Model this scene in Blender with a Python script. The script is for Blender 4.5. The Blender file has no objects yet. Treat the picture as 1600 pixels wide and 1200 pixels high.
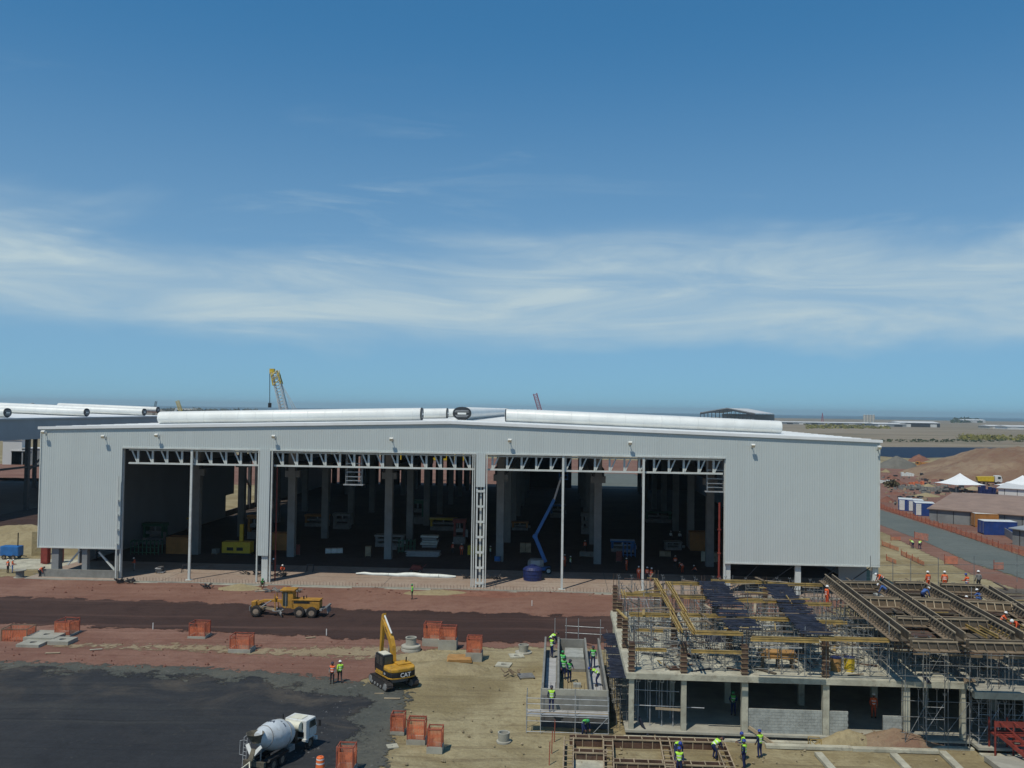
import bpy, bmesh, math, random
from mathutils import Vector, Matrix, noise as mnoise
random.seed(11)
R = math.radians
S = bpy.context.scene
COL = S.collection

# ------------------------------------------------------------------ camera
F = 1400.0
CAMH = 23.0
PITCH = math.atan(39.5 / F)
ROLL = 0.0145
cam = bpy.data.cameras.new('camera')
camo = bpy.data.objects.new('camera', cam)
COL.objects.link(camo)
cam.sensor_width = 36.0
cam.lens = 36.0 * F / 1600.0
cam.clip_start = 0.5
cam.clip_end = 120000.0
CM = Matrix.Rotation(math.pi / 2 + PITCH, 4, 'X') @ Matrix.Rotation(ROLL, 4, 'Z')
camo.matrix_world = Matrix.Translation((0, 0, CAMH)) @ CM
S.camera = camo
S.render.resolution_x, S.render.resolution_y = 1024, 768

# ------------------------------------------------------------------ sun, sky, exposure
SUNV = Vector((-0.31, -0.45, 1.0)).normalized()          # towards the sun
sun = bpy.data.lights.new('sun', 'SUN')
sun.energy = 3.15
sun.angle = R(0.55)
sun.color = (1.0, 0.935, 0.80)
suno = bpy.data.objects.new('sun', sun)
COL.objects.link(suno)
suno.rotation_euler = SUNV.to_track_quat('Z', 'Y').to_euler()
S.view_settings.view_transform = 'Standard'
S.view_settings.look = 'None'
S.view_settings.gamma = 1.0
S.view_settings.use_curve_mapping = False
S.view_settings.exposure = 0.0
S.cycles.max_bounces = 6
S.cycles.diffuse_bounces = 3
S.cycles.transparent_max_bounces = 12

wd = bpy.data.worlds.new('World')
S.world = wd
wd.use_nodes = True
wn, wl = wd.node_tree.nodes, wd.node_tree.links
wn.clear()
def wnode(t, **k):
    n = wn.new(t)
    for a, b in k.items():
        setattr(n, a, b)
    return n
def wmath(op, a, b=None, c=None, clamp=False):
    n = wnode('ShaderNodeMath', operation=op, use_clamp=clamp)
    for i, v in enumerate((a, b, c)):
        if v is None:
            continue
        if isinstance(v, (int, float)):
            n.inputs[i].default_value = v
        else:
            wl.new(v, n.inputs[i])
    return n.outputs[0]
sky = wnode('ShaderNodeTexSky', sky_type='NISHITA')
sky.sun_disc = False
sky.sun_elevation = math.asin(SUNV.z)
sky.sun_rotation = math.atan2(SUNV.x, SUNV.y) % (2 * math.pi)
sky.altitude = 20.0
sky.air_density = 0.7
sky.dust_density = 0.0
sky.ozone_density = 6.0
# soften the contrast between zenith and horizon and pull it to the photograph's sea-air blue
gm = wnode('ShaderNodeGamma'); gm.inputs['Gamma'].default_value = 0.5
wl.new(sky.outputs[0], gm.inputs['Color'])
hsv = wnode('ShaderNodeMix', data_type='RGBA', blend_type='MULTIPLY')
hsv.inputs['Factor'].default_value = 1.0
hsv.inputs['B'].default_value = (0.53, 1.53, 2.25, 1)
wl.new(gm.outputs[0], hsv.inputs['A'])
# thin high cirrus, laid out on the direction of the sky
tc = wnode('ShaderNodeTexCoord')
sep = wnode('ShaderNodeSeparateXYZ')
wl.new(tc.outputs['Generated'], sep.inputs[0])
dz = sep.outputs[2]
def wvec(sx, sy, sz):
    m = wnode('ShaderNodeMapping')
    m.inputs['Scale'].default_value = (sx, sy, sz)
    m.inputs['Rotation'].default_value = (0.0, R(-4), 0)
    wl.new(tc.outputs['Generated'], m.inputs[0])
    return m.outputs[0]
def wnoise(vec, scale, detail, rough, dist):
    n = wnode('ShaderNodeTexNoise')
    n.inputs['Scale'].default_value = scale
    n.inputs['Detail'].default_value = detail
    n.inputs['Roughness'].default_value = rough
    n.inputs['Distortion'].default_value = dist
    wl.new(vec, n.inputs['Vector'])
    return n.outputs[0]
def wramp(x, a, b):
    n = wnode('ShaderNodeMapRange', interpolation_type='SMOOTHSTEP')
    wl.new(x, n.inputs[0])
    n.inputs[1].default_value = a
    n.inputs[2].default_value = b
    return n.outputs[0]
big = wnoise(wvec(1.0, 1.0, 3.2), 1.9, 5, 0.55, 0.5)
fine = wnoise(wvec(1.2, 1.2, 7.5), 3.2, 10, 0.62, 0.9)
dzw = wmath('ADD', dz, wmath('MULTIPLY', wmath('SUBTRACT', big, 0.5), 0.17))
band = wmath('MULTIPLY', wramp(dzw, 0.055, 0.115), wmath('SUBTRACT', 1.0, wramp(dzw, 0.15, 0.215)))
body = wmath('MULTIPLY', band, wmath('MULTIPLY_ADD', wramp(fine, 0.28, 0.72), 0.72, 0.34))
wisp = wmath('MULTIPLY', wmath('MULTIPLY', wramp(fine, 0.52, 0.80), wramp(big, 0.45, 0.70)),
             wmath('MULTIPLY', wramp(dz, 0.03, 0.14), wmath('SUBTRACT', 1.0, wramp(dz, 0.24, 0.40))))
veil = wmath('MULTIPLY', wmath('SUBTRACT', 1.0, wramp(dz, 0.06, 0.42)), 0.30)
cl = wmath('ADD', wmath('ADD', wmath('MULTIPLY', body, 0.74), wmath('MULTIPLY', wisp, 0.35)), veil, clamp=True)
mixc = wnode('ShaderNodeMix', data_type='RGBA')
mixc.inputs['B'].default_value = (4.7, 5.95, 6.55, 1)
wl.new(cl, mixc.inputs['Factor'])
wl.new(hsv.outputs['Result'], mixc.inputs['A'])
bg = wnode('ShaderNodeBackground')
bg.inputs['Strength'].default_value = 0.1
wl.new(mixc.outputs['Result'], bg.inputs['Color'])
wo = wnode('ShaderNodeOutputWorld')
wl.new(bg.outputs[0], wo.inputs[0])

# ------------------------------------------------------------------ measuring helpers
C3 = CM.to_3x3()
def ray(px, py):
    return C3 @ Vector(((px - 800) / F, -(py - 600) / F, -1.0))
def G(px, py, z=0.0):
    d = ray(px, py)
    t = (z - CAMH) / d.z
    return Vector((d.x * t, d.y * t, z))
def PD(px, py, D):
    d = ray(px, py)
    t = D / d.y
    return Vector((d.x * t, D, CAMH + d.z * t))
SITE = R(-3.07)
class Frame:
    def __init__(s, o, rz=SITE):
        s.o = Vector((o[0], o[1], 0)); s.rz = rz
        s.u = Vector((math.cos(rz), math.sin(rz), 0)); s.v = Vector((-math.sin(rz), math.cos(rz), 0))
    def loc(s, p):
        q = Vector(p) - s.o
        return Vector((q.dot(s.u), q.dot(s.v), p[2]))
    def w(s, u, v, z=0.0):
        p = s.o + s.u * u + s.v * v
        return Vector((p.x, p.y, z))
    def uz(s, px, py, v=0.0):                      # point on the plane v = const
        d = ray(px, py); c = Vector((0, 0, CAMH))
        t = (v - (c - s.o).dot(s.v)) / d.dot(s.v)
        p = c + d * t
        q = s.loc(p)
        return q.x, q.z
    def uv(s, px, py, z=0.0):
        q = s.loc(G(px, py, z))
        return q.x, q.y

# ------------------------------------------------------------------ object helpers
def tag(o, label=None, cat=None, group=None, kind=None):
    if label: o['label'] = label
    if cat: o['category'] = cat
    if group: o['group'] = group
    if kind: o['kind'] = kind
    return o
def thing(name, label, cat, loc=(0, 0, 0), rz=0.0, group=None):
    o = bpy.data.objects.new(name, None)
    COL.objects.link(o)
    o.location = loc
    o.rotation_euler = (0, 0, rz)
    o.empty_display_size = 0.3
    return tag(o, label, cat, group)
def kids(o):
    return [c for c in CH.get(o.name, [])]
CH = {}
def setp(o, p):
    if p is not None:
        o.parent = p
        CH.setdefault(p.name, []).append(o)
def copy_tree(o, parent=None, loc=None, rz=None, label=None, scale=None):
    c = o.copy()
    COL.objects.link(c)
    setp(c, parent)
    if loc is not None: c.location = loc
    if rz is not None: c.rotation_euler = (0, 0, rz)
    if label: c['label'] = label
    if scale: c.scale = scale
    for k in kids(o):
        copy_tree(k, c)
    return c
class MB:
    def __init__(s):
        s.v = []; s.f = []; s.mi = []; s.cur = 0
    def add(s, vs, fs):
        b = len(s.v)
        s.v += [tuple(x) for x in vs]
        for f in fs:
            s.f.append(tuple(i + b for i in f)); s.mi.append(s.cur)
        return s
    def box(s, x0, x1, y0, y1, z0, z1, m=None):
        vs = [Vector((x, y, z)) for z in (z0, z1) for (x, y) in ((x0, y0), (x1, y0), (x1, y1), (x0, y1))]
        if m is not None: vs = [m @ a for a in vs]
        return s.add(vs, [(3, 2, 1, 0), (4, 5, 6, 7), (0, 1, 5, 4), (1, 2, 6, 5), (2, 3, 7, 6), (3, 0, 4, 7)])
    def cbox(s, c, d, m=None):
        return s.box(c[0] - d[0] / 2, c[0] + d[0] / 2, c[1] - d[1] / 2, c[1] + d[1] / 2, c[2] - d[2] / 2, c[2] + d[2] / 2, m)
    def bar(s, p, q, w, h=None, up=(0, 0, 1)):
        p = Vector(p); q = Vector(q); h = h or w
        d = (q - p).normalized(); up = Vector(up)
        if abs(d.dot(up)) > 0.98: up = Vector((0, 1, 0))
        a = d.cross(up).normalized() * w / 2
        b = a.cross(d).normalized() * h / 2
        vs = [p - a - b, p + a - b, p + a + b, p - a + b, q - a - b, q + a - b, q + a + b, q - a + b]
        return s.add(vs, [(0, 1, 2, 3), (7, 6, 5, 4), (1, 0, 4, 5), (2, 1, 5, 6), (3, 2, 6, 7), (0, 3, 7, 4)])
    def tube(s, p, q, r, n=6, r2=None, caps=True):
        p = Vector(p); q = Vector(q); r2 = r if r2 is None else r2
        d = (q - p).normalized()
        up = Vector((0, 0, 1)) if abs(d.z) < 0.95 else Vector((0, 1, 0))
        a = d.cross(up).normalized(); b = a.cross(d)
        vs = []
        for c, rr in ((p, r), (q, r2)):
            for i in range(n):
                t = 2 * math.pi * i / n
                vs.append(c + a * math.cos(t) * rr + b * math.sin(t) * rr)
        fs = [(i, i + n, (i + 1) % n + n, (i + 1) % n) for i in range(n)]
        if caps: fs += [tuple(range(n)), tuple(reversed(range(n, 2 * n)))]
        return s.add(vs, fs)
    def path(s, pts, r, n=6):
        for a, b in zip(pts, pts[1:]): s.tube(a, b, r, n)
        return s
    def lathe(s, prof, n=24, m=None, close=False):
        vs = []
        for r, z in prof:
            for i in range(n):
                t = 2 * math.pi * i / n
                vs.append(Vector((r * math.cos(t), r * math.sin(t), z)))
        if m is not None: vs = [m @ a for a in vs]
        k = len(prof); fs = []
        for j in range(k - 1 + (1 if close else 0)):
            j2 = (j + 1) % k
            for i in range(n):
                i2 = (i + 1) % n
                fs.append((j * n + i, j * n + i2, j2 * n + i2, j2 * n + i))
        if not close:
            fs.append(tuple(reversed(range(n)))); fs.append(tuple(range((k - 1) * n, k * n)))
        return s.add(vs, fs)
    def prism(s, poly, t0, t1, axis='x', m=None):        # poly in the other two axes
        def mk(a, b, t):
            return Vector((t, a, b)) if axis == 'x' else (Vector((a, t, b)) if axis == 'y' else Vector((a, b, t)))
        vs = [mk(a, b, t0) for a, b in poly] + [mk(a, b, t1) for a, b in poly]
        if m is not None: vs = [m @ x for x in vs]
        n = len(poly)
        fs = [tuple(range(n)), tuple(reversed(range(n, 2 * n)))] + [((i + 1) % n, i, i + n, (i + 1) % n + n) for i in range(n)]
        return s.add(vs, fs)
    def mesh(s, name, fix=True):
        me = bpy.data.meshes.new(name)
        me.from_pydata(s.v, [], s.f)
        if fix:
            bm = bmesh.new(); bm.from_mesh(me)
            bmesh.ops.recalc_face_normals(bm, faces=bm.faces)
            bm.to_mesh(me); bm.free()
        if any(s.mi):
            for p, i in zip(me.polygons, s.mi): p.material_index = i
        return me
    def build(s, name, mat, parent=None, smooth=None, bevel=0.0, kind=None, fix=True):
        me = s.mesh(name, fix)
        for m in (mat if isinstance(mat, (list, tuple)) else [mat]):
            me.materials.append(MAT[m] if isinstance(m, str) else m)
        return put(name, me, parent, smooth, bevel, kind)
def put(name, me, parent=None, smooth=None, bevel=0.0, kind=None):
    o = bpy.data.objects.new(name, me)
    COL.objects.link(o)
    setp(o, parent)
    if smooth:
        me.shade_smooth()
        if smooth is not True:
            me.set_sharp_from_angle(angle=R(smooth))
    if bevel:
        b = o.modifiers.new('bevel', 'BEVEL')
        b.width = bevel; b.segments = 2; b.limit_method = 'ANGLE'; b.angle_limit = R(40)
    if kind: o['kind'] = kind
    return o
def lbox(name, mat, parent, *a, **k):
    return MB().box(*a).build(name, mat, parent, **k)

def ordinal(n):
    ones = ['', 'first', 'second', 'third', 'fourth', 'fifth', 'sixth', 'seventh', 'eighth', 'ninth', 'tenth', 'eleventh', 'twelfth', 'thirteenth', 'fourteenth', 'fifteenth', 'sixteenth', 'seventeenth', 'eighteenth', 'nineteenth']
    tens = {2: ('twenty', 'twentieth'), 3: ('thirty', 'thirtieth'), 4: ('forty', 'fortieth'), 5: ('fifty', 'fiftieth')}
    if n < 20: return ones[n]
    t, o = divmod(n, 10)
    return tens[t][1] if o == 0 else tens[t][0] + '-' + ones[o]
# ------------------------------------------------------------------ materials
MAT = {}
def nt(name):
    m = bpy.data.materials.new(name)
    m.use_nodes = True
    n = m.node_tree.nodes; l = m.node_tree.links
    n.clear()
    out = n.new('ShaderNodeOutputMaterial')
    b = n.new('ShaderNodeBsdfPrincipled')
    l.new(b.outputs[0], out.inputs[0])
    MAT[name] = m
    return m, n, l, b, out
def nnoise(n, l, vec, scale, detail=4, rough=0.55, dist=0.0):
    t = n.new('ShaderNodeTexNoise')
    t.inputs['Scale'].default_value = scale
    t.inputs['Detail'].default_value = detail
    t.inputs['Roughness'].default_value = rough
    t.inputs['Distortion'].default_value = dist
    if vec is not None: l.new(vec, t.inputs['Vector'])
    return t.outputs[0]
def nramp(n, l, x, a, b, to0=0.0, to1=1.0, smooth=True):
    t = n.new('ShaderNodeMapRange')
    if smooth: t.interpolation_type = 'SMOOTHSTEP'
    l.new(x, t.inputs[0])
    for i, v in enumerate((a, b, to0, to1)): t.inputs[i + 1].default_value = v
    return t.outputs[0]
def nmix(n, l, fac, a, b, mode='MIX'):
    t = n.new('ShaderNodeMix'); t.data_type = 'RGBA'; t.blend_type = mode
    for s, v in (('Factor', fac), ('A', a), ('B', b)):
        if isinstance(v, (int, float)): t.inputs[s].default_value = v
        elif isinstance(v, (tuple, list)): t.inputs[s].default_value = (*v[:3], 1)
        else: l.new(v, t.inputs[s])
    return t.outputs['Result']
def nmul(n, l, a, b, op='MULTIPLY'):
    t = n.new('ShaderNodeMath'); t.operation = op
    for i, v in enumerate((a, b)):
        if isinstance(v, (int, float)): t.inputs[i].default_value = v
        else: l.new(v, t.inputs[i])
    return t.outputs[0]
def nmap(n, l, vec, sc, rot=(0, 0, 0)):
    m = n.new('ShaderNodeMapping')
    m.inputs['Scale'].default_value = sc
    m.inputs['Rotation'].default_value = rot
    l.new(vec, m.inputs[0])
    return m.outputs[0]
def nbump(n, l, b, h, strength=0.4, dist=0.05):
    t = n.new('ShaderNodeBump')
    t.inputs['Strength'].default_value = strength
    t.inputs['Distance'].default_value = dist
    l.new(h, t.inputs['Height'])
    l.new(t.outputs[0], b.inputs['Normal'])
def M(name, col, rough=0.7, var=0.22, scale=1.3, metal=0.0, dirt=None, dirt_amt=0.35, bump=0.0, spec=0.4, obj_coords=False, stretch=(1, 1, 1)):
    m, n, l, b, out = nt(name)
    if obj_coords:
        vec = n.new('ShaderNodeTexCoord').outputs['Object']
    else:
        vec = n.new('ShaderNodeNewGeometry').outputs['Position']
    if stretch != (1, 1, 1): vec = nmap(n, l, vec, stretch)
    a = nnoise(n, l, vec, scale, 5, 0.6, 0.3)
    f = nnoise(n, l, vec, scale * 9, 3, 0.6)
    lo = tuple(c * (1 - var) for c in col); hi = tuple(min(1, c * (1 + var)) for c in col)
    c = nmix(n, l, nramp(n, l, a, 0.32, 0.68), lo, hi)
    c = nmix(n, l, nramp(n, l, f, 0.3, 0.7, 0.0, var * 0.8), c, tuple(x * 0.55 for x in col))
    if dirt:
        d = nnoise(n, l, vec, scale * 2.3, 6, 0.7, 0.6)
        c = nmix(n, l, nramp(n, l, d, 0.48, 0.75, 0.0, dirt_amt), c, dirt)
    l.new(c, b.inputs['Base Color'])
    b.inputs['Roughness'].default_value = rough
    b.inputs['Metallic'].default_value = metal
    b.inputs['Specular IOR Level'].default_value = spec
    if bump: nbump(n, l, b, f, bump, 0.03)
    return m
EARTH = (0.20, 0.10, 0.07)
def clad(name, col):
    m, n, l, b, out = nt(name)
    vec = n.new('ShaderNodeTexCoord').outputs['Object']
    sp = n.new('ShaderNodeSeparateXYZ'); l.new(vec, sp.inputs[0])
    fl_ = nmul(n, l, nmul(n, l, sp.outputs[0], 1.0 / 1.02), 0.0, 'FLOOR')
    wn_ = n.new('ShaderNodeTexWhiteNoise'); wn_.noise_dimensions = '1D'; l.new(fl_, wn_.inputs['W'])
    c = nmix(n, l, wn_.outputs[0], tuple(x * .98 for x in col), tuple(x * 1.015 for x in col))
    big_ = nnoise(n, l, vec, 0.09, 4, 0.55, 0.3)
    c = nmix(n, l, nramp(n, l, big_, 0.35, 0.7, 0, 0.10), c, tuple(x * .8 for x in col))
    st_ = nnoise(n, l, nmap(n, l, vec, (1.6, 1, 0.09)), 1.0, 5, 0.65, 0.2)
    c = nmix(n, l, nramp(n, l, st_, 0.55, 0.8, 0, 0.12), c, (0.33, 0.31, 0.27))
    l.new(c, b.inputs['Base Color']); b.inputs['Roughness'].default_value = 0.42
    nbump(n, l, b, big_, 0.25, 0.4)
clad('cladding', (0.535, 0.583, 0.57))
M('cladding_shaded', (0.30, 0.33, 0.36), 0.5, 0.06, 0.2)  # darker copy of the cladding, shade of the side walls put into its colour
M('roof_white', (0.80, 0.81, 0.80), 0.45, 0.05, 0.15, dirt=(0.5, 0.46, 0.40), dirt_amt=0.25)
M('vent_white', (0.80, 0.81, 0.77), 0.4, 0.05, 0.3, dirt=(0.5, 0.47, 0.42), dirt_amt=0.2)
M('louvre_dark', (0.03, 0.033, 0.036), 0.5, 0.2)
M('plate_grey', (0.42, 0.43, 0.44), 0.5, 0.1)
M('steel_paint', (0.60, 0.63, 0.60), 0.45, 0.08, 0.8, dirt=(0.3, 0.25, 0.2), dirt_amt=0.25)
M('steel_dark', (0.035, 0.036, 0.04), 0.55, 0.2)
M('concrete', (0.35, 0.34, 0.285), 0.9, 0.16, 0.5, dirt=(0.20, 0.17, 0.14), dirt_amt=0.4, bump=0.3)
M('concrete_pale', (0.44, 0.425, 0.335), 0.9, 0.2, 0.8, dirt=(0.2, 0.165, 0.125), dirt_amt=0.7, bump=0.3)
M('concrete_grey', (0.225, 0.225, 0.205), 0.9, 0.18, 0.7, dirt=(0.15, 0.13, 0.12), dirt_amt=0.4, bump=0.3)
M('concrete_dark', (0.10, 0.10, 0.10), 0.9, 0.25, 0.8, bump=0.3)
M('column_grey', (0.25, 0.262, 0.262), 0.8, 0.12, 0.5, dirt=(0.2, 0.17, 0.14), dirt_amt=0.3)
M('block', (0.33, 0.345, 0.32), 0.95, 0.18, 1.5, bump=0.5)
M('galv', (0.42, 0.44, 0.45), 0.45, 0.25, 2.0, metal=0.35, dirt=(0.2, 0.16, 0.12), dirt_amt=0.4)
M('scaff', (0.20, 0.21, 0.21), 0.55, 0.3, 2.0, metal=0.25, dirt=(0.15, 0.10, 0.07), dirt_amt=0.5)
M('rebar', (0.085, 0.055, 0.04), 0.8, 0.3, 3.0)
M('timber_yellow', (0.37, 0.255, 0.085), 0.7, 0.28, 1.2, dirt=(0.17, 0.135, 0.09), dirt_amt=0.65)
M('timber', (0.21, 0.155, 0.10), 0.8, 0.25, 1.2, dirt=(0.17, 0.13, 0.09), dirt_amt=0.5)
M('timber_pale', (0.37, 0.295, 0.195), 0.8, 0.2, 1.2, dirt=(0.25, 0.2, 0.14), dirt_amt=0.4)
M('ply_brown', (0.105, 0.06, 0.042), 0.6, 0.3, 1.0, dirt=(0.2, 0.16, 0.12), dirt_amt=0.4)
M('ply_orange', (0.40, 0.22, 0.075), 0.65, 0.2, 1.0, dirt=(0.25, 0.19, 0.12), dirt_amt=0.4)
M('ply_grey', (0.105, 0.086, 0.063), 0.8, 0.35, 0.8, dirt=(0.19, 0.16, 0.12), dirt_amt=0.45)
M('board_navy', (0.020, 0.025, 0.042), 0.9, 0.45, 1.2, dirt=(0.11, 0.105, 0.1), dirt_amt=0.5, spec=0.15)
M('cat_yellow', (0.52, 0.28, 0.03), 0.5, 0.16, 1.5, dirt=(0.24, 0.155, 0.085), dirt_amt=0.75)
M('grader_yellow', (0.43, 0.22, 0.03), 0.6, 0.2, 1.5, dirt=(0.2, 0.11, 0.07), dirt_amt=0.85)
M('black', (0.018, 0.018, 0.019), 0.5, 0.3, 2.0)
M('rubber', (0.03, 0.028, 0.027), 0.85, 0.3, 2.5, dirt=(0.15, 0.09, 0.06), dirt_amt=0.6)
M('hub', (0.30, 0.23, 0.17), 0.8, 0.2, 2.0)
M('machine_grey', (0.25, 0.255, 0.25), 0.6, 0.2, 2.0, dirt=EARTH, dirt_amt=0.4)
M('white_paint', (0.68, 0.69, 0.66), 0.45, 0.08, 1.5, dirt=(0.36, 0.31, 0.23), dirt_amt=0.55)
M('cream_paint', (0.70, 0.68, 0.54), 0.45, 0.08, 1.5, dirt=(0.42, 0.36, 0.26), dirt_amt=0.35)
M('drum_white', (0.56, 0.60, 0.62), 0.45, 0.08, 1.2, dirt=(0.30, 0.28, 0.23), dirt_amt=0.7)
M('cement_crust', (0.13, 0.115, 0.085), 0.95, 0.35, 3.0, bump=0.6)
M('navy_text', (0.02, 0.03, 0.06), 0.5, 0.1)
M('white_text', (0.82, 0.82, 0.80), 0.5, 0.05)
M('barrier_orange', (0.62, 0.17, 0.075), 0.7, 0.3, 1.5, dirt=(0.42, 0.2, 0.12), dirt_amt=0.6)
M('barrel_orange', (0.75, 0.16, 0.04), 0.5, 0.12, 2.0)
M('barrier_post', (0.34, 0.09, 0.055), 0.7, 0.3, 2.0)
M('red_steel', (0.22, 0.04, 0.03), 0.5, 0.2, 2.0)
M('lift_blue', (0.025, 0.13, 0.36), 0.4, 0.12, 1.5)
M('tank_blue', (0.012, 0.024, 0.11), 0.5, 0.2, 1.5, dirt=(0.1, 0.09, 0.1), dirt_amt=0.4)
M('container_blue', (0.02, 0.06, 0.24), 0.5, 0.15, 0.8, dirt=(0.15, 0.1, 0.08), dirt_amt=0.3)
M('container_orange', (0.42, 0.19, 0.05), 0.55, 0.15, 0.8, dirt=(0.2, 0.12, 0.08), dirt_amt=0.35)
M('machine_yellow', (0.62, 0.44, 0.03), 0.45, 0.12, 1.0)
M('green_paint', (0.03, 0.13, 0.075), 0.5, 0.2, 1.5)
M('crane_white', (0.60, 0.61, 0.58), 0.5, 0.1)
M('crane_red', (0.33, 0.06, 0.09), 0.5, 0.1)
M('shed_roof', (0.29, 0.20, 0.15), 0.7, 0.12, 0.3, dirt=(0.2, 0.12, 0.09), dirt_amt=0.4)
M('shed_wall', (0.22, 0.235, 0.235), 0.6, 0.15, 0.4)
M('far_white', (0.62, 0.62, 0.60), 0.6, 0.08, 0.05)
M('far_grey', (0.28, 0.30, 0.31), 0.6, 0.15, 0.05)
M('silo', (0.50, 0.47, 0.40), 0.8, 0.08, 0.2)
M('tent_white', (0.82, 0.83, 0.82), 0.6, 0.04, 0.5)
M('bark', (0.10, 0.075, 0.05), 0.9, 0.3, 2.0)
M('leaf', (0.055, 0.075, 0.03), 0.7, 0.4, 1.0)
M('leaf_dry', (0.11, 0.095, 0.05), 0.8, 0.35, 1.0)
M('stone', (0.30, 0.24, 0.19), 0.95, 0.4, 1.5)
M('stone_red', (0.20, 0.085, 0.06), 0.95, 0.4, 1.5)
M('skin', (0.16, 0.08, 0.05), 0.6, 0.1)
M('vest_lime', (0.42, 0.75, 0.06), 0.6, 0.08)
M('vest_green', (0.10, 0.50, 0.09), 0.6, 0.1)
M('vest_orange', (0.82, 0.15, 0.035), 0.6, 0.08)
M('vest_stripe', (0.75, 0.77, 0.76), 0.35, 0.05)
M('cloth_navy', (0.012, 0.022, 0.085), 0.85, 0.25, 4.0)
M('cloth_dark', (0.025, 0.025, 0.03), 0.85, 0.25, 4.0)
M('cloth_orange', (0.62, 0.09, 0.03), 0.8, 0.15, 4.0)
M('cloth_grey', (0.22, 0.21, 0.20), 0.85, 0.2, 4.0)
M('cloth_blue', (0.06, 0.13, 0.35), 0.85, 0.2, 4.0)
M('boots', (0.03, 0.02, 0.015), 0.7, 0.2)
M('helmet_white', (0.78, 0.78, 0.76), 0.35, 0.03)
M('helmet_blue', (0.02, 0.05, 0.28), 0.35, 0.05)
M('helmet_green', (0.03, 0.25, 0.10), 0.35, 0.05)
M('helmet_dark', (0.03, 0.03, 0.05), 0.35, 0.05)
M('helmet_yellow', (0.75, 0.55, 0.04), 0.35, 0.05)
M('wrap_white', (0.70, 0.74, 0.70), 0.4, 0.08, 2.0)
m, n, l, b, out = nt('glass_dark')
b.inputs['Base Color'].default_value = (0.035, 0.05, 0.048, 1); b.inputs['Roughness'].default_value = 0.06
b.inputs['Specular IOR Level'].default_value = 0.7
m, n, l, b, out = nt('lamp_glass')
b.inputs['Base Color'].default_value = (0.85, 0.78, 0.55, 1); b.inputs['Roughness'].default_value = 0.12
# ------------------------------------------------------------------ ground materials
def soil(name, cols, scale=0.12, bump=0.5, edge=0.0, streak=None, speck=None, rough=0.95, spec=0.15, track=0.0, dust=None):
    m, n, l, b, out = nt(name)
    pos = n.new('ShaderNodeNewGeometry').outputs['Position']
    rut = None
    big = nnoise(n, l, pos, scale, 6, 0.6, 0.5)
    mid = nnoise(n, l, pos, scale * 7, 6, 0.65, 0.4)
    fin = nnoise(n, l, pos, 3.5, 5, 0.7)
    c = nmix(n, l, nramp(n, l, big, 0.36, 0.64), cols[0], cols[1])
    c = nmix(n, l, nramp(n, l, mid, 0.45, 0.75, 0, 0.8), c, cols[2])
    if streak:
        sv = nmap(n, l, pos, (0.02, 0.55, 1.0), (0, 0, -SITE))
        st = nnoise(n, l, sv, 1.0, 5, 0.6, 0.2)
        c = nmix(n, l, nramp(n, l, st, 0.5, 0.72, 0, streak[1]), c, streak[0])
        rv = nmap(n, l, pos, (0.025, 3.0, 1.0), (0, 0, -SITE))
        ru = nnoise(n, l, rv, 1.0, 4, 0.6, 0.35)
        c = nmix(n, l, nramp(n, l, ru, 0.52, 0.70, 0, streak[1] * .7), c, tuple(x * .6 for x in cols[0]))
        rut = ru
    if track:
        tv = nmap(n, l, pos, (0.09, 0.9, 1), (0, 0, R(52)))
        tk = nnoise(n, l, tv, 1.0, 4, 0.55, 0.7)
        c = nmix(n, l, nramp(n, l, tk, 0.56, 0.72, 0, track), c, tuple(x * 0.62 for x in cols[0]))
    if dust:
        du = nnoise(n, l, pos, 0.16, 7, 0.68, 0.8)
        a_ = n.new('ShaderNodeAttribute'); a_.attribute_name = 'edge'
        dd_ = nmul(n, l, nramp(n, l, du, 0.45, 0.68), nramp(n, l, a_.outputs['Fac'], 14.0, 1.0, 0.12, 1.0))
        c = nmix(n, l, nmul(n, l, dd_, dust[1]), c, dust[0])
    c = nmix(n, l, nramp(n, l, fin, 0.35, 0.7, 0, 0.3), c, tuple(x * 0.5 for x in cols[0]))
    if speck:
        sp = nnoise(n, l, pos, 1.1, 2, 0.5, 1.5)
        c = nmix(n, l, nramp(n, l, sp, 0.66, 0.74, 0, 0.7), c, speck)
    l.new(c, b.inputs['Base Color'])
    b.inputs['Roughness'].default_value = rough
    b.inputs['Specular IOR Level'].default_value = spec
    h = nmul(n, l, nmul(n, l, mid, 1.6), fin, 'ADD')
    if rut is not None: h = nmul(n, l, h, nmul(n, l, rut, 1.8), 'ADD')
    nbump(n, l, b, h, bump, 0.12)
    if edge:
        a = n.new('ShaderNodeAttribute'); a.attribute_name = 'edge'
        e = nmul(n, l, a.outputs['Fac'], nmul(n, l, nmul(n, l, mid, 0.5, 'SUBTRACT'), edge * 5.0), 'ADD')
        e = nmul(n, l, e, nmul(n, l, nmul(n, l, fin, 0.5, 'SUBTRACT'), edge * 1.5), 'ADD')
        k = nramp(n, l, e, 0.35 * edge, 0.9 * edge)
        tr = n.new('ShaderNodeBsdfTransparent')
        ms = n.new('ShaderNodeMixShader')
        l.new(k, ms.inputs[0]); l.new(tr.outputs[0], ms.inputs[1]); l.new(b.outputs[0], ms.inputs[2])
        l.new(ms.outputs[0], out.inputs[0])
    return m
soil('sand', ((0.245, 0.185, 0.115), (0.315, 0.245, 0.16), (0.20, 0.15, 0.095)), 0.11, 0.55, track=0.3, speck=(0.34, 0.29, 0.22))
soil('sand_pile', ((0.30, 0.245, 0.14), (0.36, 0.30, 0.18), (0.24, 0.19, 0.115)), 0.3, 0.6)
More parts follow.
